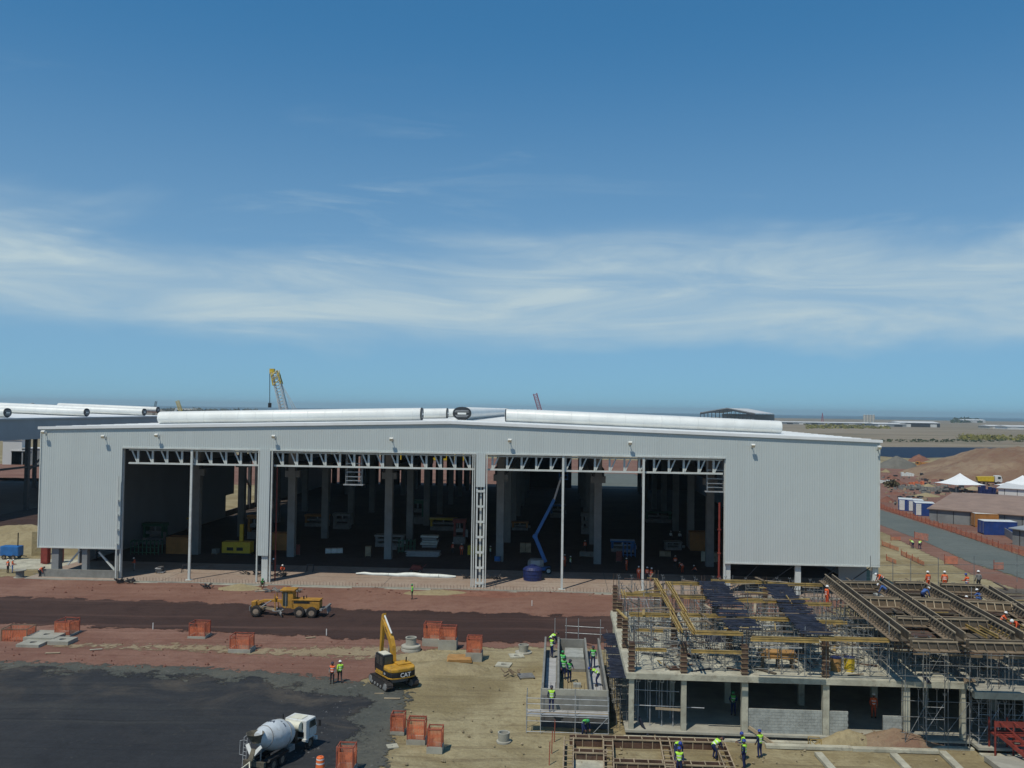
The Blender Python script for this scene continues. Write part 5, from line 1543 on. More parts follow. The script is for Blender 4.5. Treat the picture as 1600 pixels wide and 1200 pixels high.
for k in range(7): la.tube((-1.25, -2.93 + .025 * k, .8 + .33 * k), (-.9, -2.93 + .025 * k, .8 + .33 * k), .02, 6)
la.path([(-1.25, -2.75, 3.0), (-1.25, -2.2, 3.1), (-.85, -2.2, 3.1)], .025); la.tube((-1.6, -2.9, 1.5), (-1.6, -2.85, 2.7), .025); la.path([(-1.6, -2.85, 2.7), (-1.25, -2.85, 2.8)], .025); la.path([(-1.6, -2.9, 1.5), (-1.25, -2.9, 1.5)], .025)
la.build('ladder', 'plate_grey', mx)
lbox('frame_box', 'machine_grey', mx, .55, 1.1, .85, 1.7, .75, 1.25)
lbox('battery_box', 'machine_grey', mx, -1.1, -.55, 1.0, 1.9, .65, 1.2)

# ---- blue boom lift in the right bay
b0 = G(846, 897)
bl = thing('boom_lift', 'blue articulated boom lift reaching up into the right bay', 'boom lift', (b0.x, b0.y, 0.18), SITE)
for sx in (-1.0, 1.0):
    for sy in (-.9, .9): wheel(bl, (sx, sy, .45), .45, .32, 'white_paint', axis='y')
MB().box(-1.2, 1.2, -.7, .7, .4, .85).build('chassis', 'lift_blue', bl, bevel=0.04)
MB().prism([(-1.9, .95), (.3, .95), (.3, 1.9), (-1.5, 1.95), (-1.95, 1.6)], -.75, .75, 'y').build('turntable', 'machine_grey', bl, bevel=0.06)
lbox('side_cover', 'plate_grey', bl, -1.5, -.2, -.78, -.752, 1.15, 1.75)
e1 = Vector((.55, 0, 1.5)); P1 = PD(836, 838, b0.y); e2 = Vector((P1.x - b0.x, 0, P1.z - .18)); P2 = PD(866, 780, b0.y); e3 = Vector((P2.x - b0.x, 0, P2.z - .18)); P3 = PD(877, 745, b0.y); e4 = Vector((P3.x - b0.x, 0, P3.z - .18))
lb = MB().bar(e1, e2, .5, .5).build('lower_boom', 'lift_blue', bl, bevel=0.03)
MB().tube(e2 + Vector((0, -.3, 0)), e2 + Vector((0, .3, 0)), .35, 14).build('knuckle', 'lift_blue', bl)
MB().bar(e2, e3, .42, .42).build('main_boom', 'lift_blue', bl, bevel=0.03)
MB().bar(e3, e4, .26, .26).build('fly_boom', 'plate_grey', bl)
bs = MB()
c = e4 + Vector((.3, 0, 0))
for x in (-.6, .6):
    for y in (-.4, .4): bs.tube(c + Vector((x, y, -.3)), c + Vector((x, y, .8)), .03)
for z in (.25, .8):
    bs.path([c + Vector((x, y, z)) for x, y in ((-.6, -.4), (.6, -.4), (.6, .4), (-.6, .4), (-.6, -.4))], .03)
bs.box(c.x - .65, c.x + .65, -.45, .45, c.z - .35, c.z - .3); bs.build('basket', 'lift_blue', bl)
b1 = G(832, 908)
wt = thing('water_tank', 'round dark blue plastic water tank with ribbed domed top on the slab', 'water tank', (b1.x, b1.y, 0.175), 0)
MB().lathe([(1.22, 0), (1.25, .4), (1.28, .42), (1.26, .8), (1.3, .84), (1.27, 1.3), (1.32, 1.34), (1.32, 1.42)], 28).build('shell', 'tank_blue', wt, smooth=35)
d = MB(); d.lathe([(1.3, 1.42), (1.0, 1.72), (.5, 1.9), (.4, 1.9)], 28)
for k in range(10):
    a = 2 * math.pi * k / 10
    d.bar((1.25 * math.cos(a), 1.25 * math.sin(a), 1.5), (.5 * math.cos(a), .5 * math.sin(a), 1.93), .08, .08)
d.build('dome', 'tank_blue', wt)
MB().lathe([(.38, 1.9), (.4, 2.02), (.3, 2.06)], 20).build('lid', 'tank_blue', wt)

# ---- things standing inside the hall
def container(name, label, cat, loc, rz, L, W, H, mat, group=None, roof=None, rib=0.28, door=True, panel=None):
    t = thing(name, label, cat, loc, rz, group)
    mb = MB(); mb.box(0.06, L - .06, .06, W - .06, .12, H - .05)
    x = .2
    while x < L - .25:
        mb.box(x, x + rib * .5, .02, .059, .2, H - .15); mb.box(x, x + rib * .5, W - .059, W - .02, .2, H - .15); x += rib
    mb.build('body', mat, t)
    fr = MB()
    for x in (0, L - .12):
        for y in (0, W - .12): fr.box(x, x + .12, y, y + .12, 0, H)
    for z in (0, H - .14):
        for y in (0, W - .12): fr.box(.121, L - .121, y, y + .12, z, z + .14)
    fr.build('frame', mat, t)
    lbox('roof', roof or mat, t, .02, L - .02, .02, W - .02, H - .04, H + .03)
    if panel:
        for a_, b_ in panel: lbox('front_panel', 'white_paint', t, a_ * L, b_ * L, -.035, .018, .16, H - .16)
    if door:
        for k in range(2):
            y0 = .13 + k * (W - .26) / 2
            dd = lbox('door_leaf', mat, t, -.03, .055, y0, y0 + (W - .26) / 2 - .02, .16, H - .18)
            MB().tube((-.05, y0 + .3, .2), (-.05, y0 + .3, H - .2), .025, 6).build('lock_bar', 'galv', dd)
    return t
p = G(259, 867); container('site_container', 'orange ribbed container inside the left bay', 'container', (p.x, p.y, .18), SITE, 4.4, 2.4, 2.5, 'container_orange')
p = G(346, 869)
t = thing('generator', 'bright yellow generator set inside the left bay', 'generator', (p.x, p.y, .18), SITE)
lbox('housing', 'machine_yellow', t, 0, 4.4, 0, 1.8, .3, 2.0, bevel=0.08)
lbox('skid', 'black', t, -.1, 4.5, .1, 1.7, 0, .28)
for k in range(2): lbox('grille', 'black', t, .8 + 1.5 * k, 1.8 + 1.5 * k, -.03, -.005, .7, 1.2)
lbox('stack', 'machine_yellow', t, 2.4, 2.9, .9, 1.4, 2.0, 4.6)
p = G(430, 868); container('site_container', 'shaded orange container beside the clad column in the middle bay', 'container', (p.x - 2, p.y + 4, .18), SITE, 3.0, 2.4, 2.6, 'container_orange')
p = G(1078, 862); container('site_container', 'shaded rust-orange container at the right of the right bay', 'container', (p.x, p.y, .18), SITE, 3.2, 2.4, 3.0, 'container_orange')
def rack(label, px, py, n, mat, L=2.6):
    p = G(px, py); t = thing('steel_rack', label, 'rack', (p.x, p.y, .18), SITE)
    for k in range(n):
        m_ = MB(); m_.bar((k * .62, 0, 0), (k * .62, 0, 2.1), .1); m_.bar((k * .62, 1.2, 0), (k * .62, 1.2, 2.1), .1); m_.bar((k * .62, 0, 2.05), (k * .62, 1.2, 2.05), .1); m_.build('frame', mat, t)
    for z in (.3, 1.1, 1.9): lbox('rail', mat, t, 0, (n - 1) * .62, -.1, -.055, z, z + .1)
rack('dark green steel rack at the left of the left bay', 204, 868, 8, 'green_paint')
rack('dark green machine frame beside the pallets in the middle bay', 622, 866, 5, 'green_paint')
rack('blue steel frame deep inside the right bay', 974, 872, 4, 'lift_blue')
def stack(label, px, py, n, mat, L, W=1.1, name='board_stack', dz=.16, cat='stack'):
    p = G(px, py); t = thing(name, label, cat, (p.x, p.y, .18), SITE)
    rr = random.Random(px)
    for k in range(n):
        lbox('sheet', mat if k % 3 else 'plate_grey', t, rr.uniform(0, .5), L - rr.uniform(0, .5), rr.uniform(0, .15), W, .1 + k * dz, .1 + k * dz + dz * .7)
    for x in (.3, L / 2, L - .4): lbox('bearer', 'timber', t, x, x + .12, -.05, W + .05, 0, .1)
stack('stack of pale sheets and pipes on the floor of the middle bay', 632, 872, 5, 'galv', 5.6, 1.6)
stack('white crate pile behind the pale sheets in the middle bay', 656, 858, 5, 'wrap_white', 3.0, 1.6, dz=.4)
stack('dark pallet of bricks on the slab by the left bay', 240, 898, 5, 'concrete_dark', 1.3, .9)
# machinery being installed deeper in the hall
def press(px, py, label, mat, w, h, d=2.0, mat2='machine_grey'):
    p = G(px, py); t = thing('press_machine', label, 'machine', (p.x, p.y, .18), SITE + random.uniform(-.1, .1))
    lbox('base', mat2, t, 0, w, 0, d, 0, h * .3)
    for x in (0.0, w - .35): lbox('upright', mat, t, x, x + .35, .2, d - .2, h * .3, h * .85)
    lbox('crown', mat, t, -.15, w + .15, .1, d - .1, h * .85, h)
    lbox('slide', mat2, t, .4, w - .4, .35, d - .35, h * .48, h * .62)
    MB().tube((w * .5, d * .5, h * .62), (w * .5, d * .5, h * .85), .14, 8).build('ram', 'galv', t)
    lbox('control_box', 'machine_grey', t, w + .1, w + .5, -.1, .2, h * .3, h * .6)
def pallet(px, py, label, mat, nx=2, nz=2, s=.9):
    p = G(px, py); t = thing('loaded_pallet', label, 'pallet', (p.x, p.y, .18), SITE + random.uniform(-.3, .3))
    for k in range(4): lbox('slat', 'timber', t, 0, nx * s, k * .3, k * .3 + .15, .1, .14)
    for x in (0, nx * s - .12): lbox('bearer', 'timber', t, x, x + .12, 0, 1.05, 0, .099)
    for i in range(nx):
        for j in range(nz): lbox('crate', mat, t, i * s + .03, (i + 1) * s - .03, .05, 1.0, .142 + j * s * .8, .142 + (j + 1) * s * .8 - .03)
IN = ['near the left wall', 'behind the orange container', 'beside the generator', 'behind the first interior column', 'left of the second interior column', 'behind the racks in the middle bay', 'right of the second interior column', 'behind the white crates', 'left of the ladder column', 'by the third interior column', 'under the boom of the lift', 'right of the fourth interior column', 'before the fifth interior column', 'behind the fifth interior column', 'at the right end of the right bay']
k = 0
for px, py, m_, w, h in ((222, 852, 'green_paint', 3.4, 3.4), (276, 842, 'machine_yellow', 2.2, 3.0), (406 - 20, 838, 'container_orange', 2.6, 3.4), (476, 846, 'container_orange', 3.6, 2.8), (520, 836, 'machine_grey', 3.8, 2.6),
        (586, 852, 'machine_grey', 2.4, 3.2), (640, 846, 'green_paint', 3.0, 3.6), (672, 842, 'machine_yellow', 3.4, 3.0), (708, 850, 'red_steel', 2.8, 3.6), (800, 848, 'container_orange', 2.0, 2.6),
        (860, 840, 'lift_blue', 3.6, 2.8), (955, 856, 'lift_blue', 2.8, 2.6), (908, 846, 'machine_grey', 2.2, 3.2), (1010, 842, 'green_paint', 3.2, 2.8), (1040, 858, 'machine_grey', 2.4, 2.2)):
    py += (0, -14, 6, -22, -8, 4, -26, -12, 2, -18, -30, 8, -10, -24, 3)[k]; h *= (1, .7, 1.2, .8, 1.1, .6, 1.3, .75, 1.15, .6, 1.0, .7, 1.2, .8, .6)[k]; w *= (1, 1.6, .7, 1.2, .8, 1.9, .9, 1.4, .7, 1.5, .8, 1.3, .7, 1.6, 1.1)[k]
    press(px, py, '%s machine frame standing %s' % ({'green_paint': 'green', 'machine_yellow': 'yellow', 'container_orange': 'orange', 'machine_grey': 'grey', 'red_steel': 'red', 'lift_blue': 'blue'}[m_], IN[k]), m_, w, h); k += 1
for k, (px, py, m_, lb) in enumerate(((330, 868, 'concrete_grey', 'grey crates on a pallet at the first interior column'), (450, 870, 'red_steel', 'red crates on a pallet by the second interior column'), (508, 868, 'wrap_white', 'single pale crate pallet on the middle bay floor'),
        (570, 872, 'timber_pale', 'timber crates on the middle bay floor'), (602, 862, 'machine_grey', 'grey crates left of the third interior column'), (730, 870, 'machine_yellow', 'yellow crates just left of the ladder column'), (772, 880, 'lift_blue', 'blue crates just right of the ladder column'),
        (812, 866, 'timber_pale', 'timber crates behind the water tank'), (905, 872, 'concrete_grey', 'grey crates left of the fifth interior column'), (962, 880, 'red_steel', 'red crates before the blue frame'), (1030, 872, 'timber_pale', 'timber crates in the far right of the right bay'), (1095, 880, 'concrete_pale', 'pale block at the foot of the last interior column'))):
    pallet(px, py, lb, m_, 1 + k % 3, 1 + k % 2)
# long white wrapped duct lying on the slab edge
p0, p1 = G(556, 900), G(712, 905)
o = MB()
pts = [p0.lerp(p1, k / 12) + Vector((0, .18 * math.sin(k * 1.1), .33 + .05 * math.sin(k * 2.1))) for k in range(13)]
rad = [.1, .2, .2, .22, .2, .3, .36, .34, .34, .3, .3, .3, .12]
for k in range(12): o.tube(pts[k], pts[k + 1], rad[k], 10, rad[k + 1])
tag(o.build('wrapped_duct', 'wrap_white', smooth=50), 'long white wrapped duct lying along the slab edge of the middle bay', 'duct')
p = G(650, 896); t = thing('tool_cart', 'small red tool cart on the slab behind the white duct', 'cart', (p.x, p.y, .18), SITE)
MB().prism([(-.9, .35), (.9, .35), (.6, .9), (-.5, 1.0)], -.4, .4, 'y').build('tray', 'red_steel', t)
for x in (-.6, .6): wheel(t, (x, -.45, .22), .22, .1, axis='y')
MB().bar((.8, 0, .6), (1.4, 0, 1.1), .06).build('handle', 'red_steel', t)
# trestles and dark steel bits along the slab edge
for k, (px, py, lb) in enumerate(((283, 897, 'dark sawhorse on the slab left of the thin post'), (478, 896, 'dark sawhorse on the slab beside the clad column'))):
    p = G(px, py); t = MB()
    for x in (0, .9):
        t.bar((x, 0, 0), (x + .1, .3, 1.0), .07); t.bar((x, .6, 0), (x + .1, .3, 1.0), .07)
    t.bar((0, .3, 1.0), (1.05, .3, 1.0), .1); o = t.build('sawhorse', 'steel_dark'); o.location = (p.x, p.y, .18); o.rotation_euler = (0, 0, SITE); tag(o, lb, 'sawhorse')
rr = random.Random(41)
def scrap(px, py, label, n=26, w=3.0, mat='steel_dark'):
    p = G(px, py); t = MB()
    for k in range(n):
        a = rr.uniform(0, 6.28); x, y = rr.uniform(-w / 2, w / 2), rr.uniform(-.5, .5); L = rr.uniform(.3, 1.0)
        t.bar((x, y, rr.uniform(.05, .3)), (x + L * math.cos(a), y + L * math.sin(a) * .6, rr.uniform(.05, .6)), rr.uniform(.04, .16))
    o = t.build('scrap_heap', mat, kind='stuff'); o.location = (p.x, p.y, .1); tag(o, label, 'scrap')
scrap(196, 912, 'dark steel scrap beside the left bay column', 34, 2.6)
scrap(426, 902, 'dark hoses and tools at the foot of the clad column', 30, 3.2)
scrap(395, 900, 'dark steel offcuts on the slab left of the clad column', 20, 2.4)
scrap(765, 906, 'coiled black hoses at the foot of the ladder column', 36, 3.4)
scrap(736, 906, 'black hoses left of the ladder column', 24, 2.0)
scrap(76, 900, 'dark machine parts before the left corner', 30, 2.4, 'machine_grey')
scrap(325, 920, 'small dark tool pile on the red earth', 12, 1.0)
scrap(445, 926, 'grey rubble pile behind the motor grader', 40, 4.0, 'concrete_grey')
scrap(1370, 1160, 'timber offcuts on the spoil heaps before the concrete frame', 18, 3.0, 'timber')
scrap(800, 1056, 'twigs and scraps beside the steel grate', 8, 1.2, 'timber')
# ------------------------------------------------------------------ manhole boxes, orange barriers, covers, rings, barrels
net = MB()
for k in range(11): net.box(k * .1 - .011, k * .1 + .011, -.006, .006, .02, .98)
for k in range(14): net.box(0, 1, -.0075, .0075, .02 + k * .072, 0.02 + k * .072 + .026)
net_me = net.mesh('net_panel', False); net_me.materials.append(MAT['barrier_orange'])
def barrier(label, loc, rz, w, d, h=1.05, posts='barrier_post', sides=(1, 1, 1, 1)):
    t = thing('safety_barrier', label, 'barrier', loc, rz)
    cs = [(-w / 2, -d / 2), (w / 2, -d / 2), (w / 2, d / 2), (-w / 2, d / 2)]
    for x, y in cs:
        lbox('post', posts, t, x - .035, x + .035, y - .035, y + .035, 0, h + .05)
    rq = random.Random(label)
    for i in range(4):
        if not sides[i]: continue
        a, b = cs[i], cs[(i + 1) % 4]
        MB().bar((*a, h), (*b, h), .05, .07).build('top_rail', posts, t)
        o = put('net_panel', net_me, t)
        o.location = (a[0], a[1], 0.02); o.rotation_euler = (0, 0, math.atan2(b[1] - a[1], b[0] - a[0])); o.scale = (math.hypot(b[0] - a[0], b[1] - a[1]), 1, h * rq.uniform(.72, .98)); o.rotation_euler.x = rq.uniform(-.07, .07)
    return t
def mbox(label, loc, rz, w, d, h, hole=.5, mat='concrete'):
    t = thing('manhole_box', label, 'concrete box', loc, rz)
    k = MB(); ww = .16
    k.box(-w / 2, w / 2, -d / 2, -d / 2 + ww, 0, h); k.box(-w / 2, w / 2, d / 2 - ww, d / 2, 0, h)
    k.box(-w / 2, -w / 2 + ww, -d / 2 + ww, d / 2 - ww, 0, h); k.box(w / 2 - ww, w / 2, -d / 2 + ww, d / 2 - ww, 0, h)
    k.build('wall', mat, t, bevel=0.0)
    lbox('bottom', 'concrete_dark', t, -w / 2 + ww, w / 2 - ww, -d / 2 + ww, d / 2 - ww, 0.0, 0.08)
    return t
def both(px, py, w, d, h, where, bh=1.05, rz=SITE, scale=.86, mat='concrete'):
    p = gp(px, py)
    mbox('open concrete manhole box ' + where, p, rz, w, d, h, mat=mat)
    barrier('orange net barrier ' + where, (p.x, p.y, p.z + h), rz, w * scale, d * scale, bh)
both(676, 1008, 1.85, 1.5, .75, 'at the left of the three behind the sand heap', 1.35)
both(700, 1014, 1.75, 1.4, .95, 'in the middle of the three behind the sand heap', 1.15)
both(741, 1031, 1.5, 1.4, .8, 'at the right of the three, beside the plywood sheets', 1.3)
both(622, 1146, 1.0, .95, .25, 'at the back left of the three near the bottom edge', 1.15, scale=.9)
both(651, 1160, 1.3, 1.0, .35, 'in the middle of the three near the bottom edge', 1.3, scale=.9)
both(680, 1173, 1.05, 1.0, .45, 'at the front right of the three near the bottom edge', 1.15, scale=.9)
both(541, 1207, 1.2, 1.1, .4, 'right of the mixer truck at the bottom edge', 1.3)
both(378, 1017, 2.1, 1.6, .4, 'on the red earth above the gravel verge', 1.2)
both(312, 996, 1.8, 1.7, .2, 'standing alone on the red earth edge of the haul road', 1.25)
both(105, 992, 1.7, 2.2, .2, 'right of the concrete covers at the left edge', 1.3)
p = gp(29, 998); barrier('loose orange net barrier at the left edge beside the concrete covers', p, SITE + .1, 2.4, 1.8, 1.2, 'timber')
def cover(px, py, w, d, h, label, rz=SITE, r=.32, mat='concrete'):
    p = gp(px, py); n = 20
    t = thing('manhole_cover_slab', label, 'cover slab', p, rz)
    mb = MB()
    sq = []
    for i in range(n):
        a = 2 * math.pi * i / n + math.pi / n
        c, s = math.cos(a), math.sin(a); k = max(abs(c), abs(s)); sq.append((c / k * w / 2, s / k * d / 2))
    ci = [(r * math.cos(2 * math.pi * i / n + math.pi / n), r * math.sin(2 * math.pi * i / n + math.pi / n)) for i in range(n)]
    vs = [(x, y, h) for x, y in sq] + [(x, y, h) for x, y in ci] + [(x, y, 0) for x, y in sq] + [(x, y, 0) for x, y in ci]
    fs = []
    for i in range(n):
        j = (i + 1) % n
        fs += [(i, j, n + j, n + i), (2 * n + i, 2 * n + j, j, i), (n + i, n + j, 3 * n + j, 3 * n + i)]
    mb.add(vs, fs).build('slab', mat, t)
    lbox('hole_bottom', 'concrete_dark', t, -r, r, -r, r, .0, .02)
cover(73, 998, 3.0, 2.9, .5, 'large square concrete cover with round hole at the left edge')
cover(52, 1008, 2.2, 2.0, .3, 'front concrete cover with round hole at the left edge')
cover(98, 1005, 2.0, 1.8, .4, 'small concrete cover with round hole right of the large one')
cover(807, 1026, 1.35, 1.3, .12, 'flat concrete cover with hole beside the far manhole ring', SITE + .2, .25, 'concrete_pale')
cover(787, 1039, 1.35, 1.3, .12, 'flat concrete cover with hole nearest the sand track', SITE - .15, .25, 'concrete_pale')
cover(613, 1167, .75, .7, .1, 'small pale concrete plate before the orange barriers', SITE + .4, .06, 'concrete_pale')
def ring(px, py, prof, label):
    t = thing('manhole_ring', label, 'manhole ring', gp(px, py), 0)
    MB().lathe(prof, 24, close=True).build('ring', 'concrete', t, smooth=35)
    MB().lathe([(.3, .03), (.3, .06)], 20).build('inside', 'concrete_dark', t)
ring(642, 1017, [(.4, 0), (.92, 0), (.92, .22), (.88, .3), (.92, .38), (.9, .5), (.5, .56), (.5, 1.15), (.54, 1.17), (.54, 1.25), (.4, 1.25)], 'stepped concrete manhole neck behind the excavator')
ring(818, 1020, [(.34, 0), (.8, 0), (.8, .1), (.42, .12), (.5, .75), (.4, .75)], 'small concrete manhole ring on its base by the trough')
ring(787, 1161, [(.3, 0), (.5, 0), (.5, .12), (.38, .14), (.42, .7), (.33, .7)], 'lone concrete manhole ring on the foreground sand')
p = gp(720, 1034); t = thing('plywood_pallet', 'orange plywood sheets stacked flat beside the right concrete box', 'plywood', p, SITE + .1)
for k in range(3): lbox('sheet', 'ply_orange', t, -1.25 + .06 * k, 1.0 - .05 * k, -1.0, .9, .2 + .09 * k, .27 + .09 * k)
for x in (-1, 0, .8): lbox('bearer', 'ply_brown', t, x, x + .14, -.95, .85, 0, .19)
p = gp(822, 1058); t = thing('steel_grate', 'dark steel grate lying on the sand left of the trough', 'grate', p, SITE + .25)
for k in range(7): lbox('slat', 'machine_grey', t, -.65, .65, -.6 + .19 * k, -.5 + .19 * k, .1, .18)
for x in (-.65, .55): lbox('rail', 'board_navy', t, x, x + .1, -.62, .66, 0, .099)
def barrel(px, py, label, s=1.0):
    t = thing('traffic_barrel', label, 'traffic barrel', gp(px, py), 0)
    t.scale = (s, s, s)
    MB().lathe([(.36, 0), (.36, .09), (.3, .1), (.3, .1)], 18).build('base', 'rubber', t, smooth=35)
    MB().lathe([(.29, .09), (.27, .4), (.285, .41), (.25, .72), (.265, .73), (.23, 1.02), (.18, 1.06)], 18).build('body', 'barrel_orange', t, smooth=35)
    for z0, z1 in ((.3, .39), (.62, .71), (.88, .95)):
        r0 = .292 - .055 * z0
        MB().lathe([(r0 + .008, z0), (r0 + .002, z1)], 18).build('stripe', 'vest_stripe', t, smooth=35)
    MB().tube((-.07, 0, 1.06), (.07, 0, 1.12), .03, 6).build('handle', 'barrel_orange', t)
barrel(500, 1208, 'orange traffic barrel with white stripes right of the mixer truck')
barrel(92, 900, 'orange traffic barrel with pale stripes before the left corner', 1.55)
# marker sticks and small scraps on the road
for k, (px, py, lb) in enumerate(((239, 984, 'thin white marker stake at the haul road edge, left'), (510, 994, 'thin white marker stake on the haul road behind the two men'), (831, 948, 'short white marker stake on the red earth before the right bay'))):
    o = MB().box(-.04, .04, -.04, .04, 0, .65).build('marker_stake', 'white_paint'); o.location = gp(px, py, .05); tag(o, lb, 'stake')
for k in range(14):
    px, py = [(372, 915), (395, 922), (398, 926), (437, 911), (455, 911), (346, 1018), (70, 1024), (478, 1000), (908, 926), (920, 931), (585, 1086), (600, 1094), (960, 927), (140, 1018)][k]
    o = MB().box(0, rr.uniform(.4, 1.3), 0, rr.uniform(.12, .3), 0, .05).build('litter_board', rr.choice(('timber_pale', 'timber_pale', 'concrete_pale'))); o.location = gp(px, py, .08); o.rotation_euler = (rr.uniform(-.1, .1), 0, rr.uniform(-.6, .6))
    tag(o, 'pale scrap board lying on the bare ground', 'scrap', 'pale scrap boards')
# red posts with netting left of the ground beam forms
for k, (px, py) in enumerate(((862, 1178), (858, 1196), (866, 1160))):
    o = MB().bar((0, 0, 0), (.03, 0, 1.5), .06).build('barrier_stake', 'barrier_post'); o.location = gp(px, py); tag(o, 'leaning rust-red stake left of the ground beam forms, %s' % ['middle', 'front', 'rear'][k], 'stake')
# red steel stair at the right edge
p0, p1 = G(1562, 1158, 1.1), G(1600, 1215, .2)
t = thing('steel_stair', 'red steel stair and railing at the bottom right corner', 'stair', (p0.x, p0.y, 0), SITE)
for s in (0, .9):
    MB().bar((s, 0, 1.5), (s + 1.6, -2.6, .1), .1, .25).build('stringer', 'red_steel', t)
    MB().bar((s, 0, 2.4), (s + 1.6, -2.6, 1.0), .06).build('handrail', 'red_steel', t)
for k in range(8): MB().bar((.05 + .2 * k, -.33 * k - .1, 1.45 - .175 * k), (.9 + .2 * k, -.33 * k - .1, 1.45 - .175 * k), .25, .04).build('tread', 'red_steel', t)
lbox('landing', 'red_steel', t, -.3, 2.6, 0.05, 1.0, 1.4, 1.5)
for x in (-.3, .9, 2.5):
    for y in (.06, .92): lbox('leg', 'red_steel', t, x, x + .1, y, y + .08, 0, 2.4)
lbox('landing_rail', 'red_steel', t, -.28, 2.6, .055, .1, 2.0, 2.4)
p = G(1620, 1215)
tag(lbox('concrete_plate', 'concrete', None, p.x - 2.0, p.x + 3, p.y - 1, p.y + 2.6, .02, .35), 'flat grey concrete plate beside the red stair', 'concrete slab')
# ------------------------------------------------------------------ people
def pose(kind):
    J = dict(pel=(0, 0, .95), che=(0, 0, 1.28), nek=(0, .01, 1.49), hed=(0, .03, 1.60), top=(0, .03, 1.72),
             shL=(-.19, 0, 1.42), elL=(-.25, -.02, 1.14), wrL=(-.23, .12, .93), shR=(.19, 0, 1.42), elR=(.25, -.02, 1.14), wrR=(.23, .12, .93),
             hiL=(-.1, 0, .92), knL=(-.11, .03, .5), anL=(-.12, -.02, .09), toL=(-.14, .15, .04), hiR=(.1, 0, .92), knR=(.11, .03, .5), anR=(.12, -.02, .09), toR=(.14, .15, .04))
    if kind == 'walk':
        J.update(knL=(-.1, .2, .54), anL=(-.1, .24, .1), toL=(-.1, .42, .06), knR=(.1, -.02, .5), anR=(.1, -.32, .13), toR=(.1, -.18, .04), elL=(-.24, -.13, 1.16), wrL=(-.22, -.06, .93), elR=(.24, .07, 1.15), wrR=(.2, .27, 1.0))
    if kind == 'work':
        J.update(elL=(-.27, .08, 1.17), wrL=(-.14, .34, 1.14), elR=(.27, .08, 1.17), wrR=(.14, .36, 1.12), hed=(0, .07, 1.59), top=(0, .11, 1.70))
    if kind == 'bend':
        J.update(pel=(0, -.15, .90), che=(0, .12, 1.12), nek=(0, .34, 1.22), hed=(0, .46, 1.25), top=(0, .56, 1.28), shL=(-.19, .27, 1.18), shR=(.19, .27, 1.18),
                 elL=(-.22, .36, .90), wrL=(-.16, .50, .66), elR=(.22, .36, .90), wrR=(.16, .50, .66), hiL=(-.1, -.15, .87), hiR=(.1, -.15, .87),
                 knL=(-.14, .03, .48), knR=(.14, .05, .48), anL=(-.15, -.06, .09), anR=(.15, -.04, .09), toL=(-.17, .12, .04), toR=(.17, .13, .04))
    if kind == 'crouch':
        J.update(pel=(0, -.12, .36), che=(0, .06, .64), nek=(0, .17, .84), hed=(0, .22, .94), top=(0, .25, 1.06), shL=(-.19, .13, .77), shR=(.19, .13, .77),
                 elL=(-.25, .32, .58), wrL=(-.14, .48, .48), elR=(.25, .32, .58), wrR=(.14, .48, .46), hiL=(-.1, -.12, .34), hiR=(.1, -.12, .34),
                 knL=(-.17, .28, .46), knR=(.17, .28, .46), anL=(-.15, .06, .1), anR=(.15, .06, .1), toL=(-.17, .24, .04), toR=(.17, .24, .04))
    return {k: Vector(v) for k, v in J.items()}
CHAIN = [('pel', 'che', 'nek', 'hed', 'top'), ('che', 'shL', 'elL', 'wrL'), ('che', 'shR', 'elR', 'wrR'), ('pel', 'hiL', 'knL', 'anL', 'toL'), ('pel', 'hiR', 'knR', 'anR', 'toR')]
RAD = dict(pel=(.155, .115), che=(.165, .115), nek=(.06, .06), hed=(.09, .1), top=(.075, .085), sh=(.075, .075), el=(.052, .052), wr=(.034, .034), hi=(.1, .1), kn=(.066, .066), an=(.05, .05), to=(.045, .04))
BODY = {}
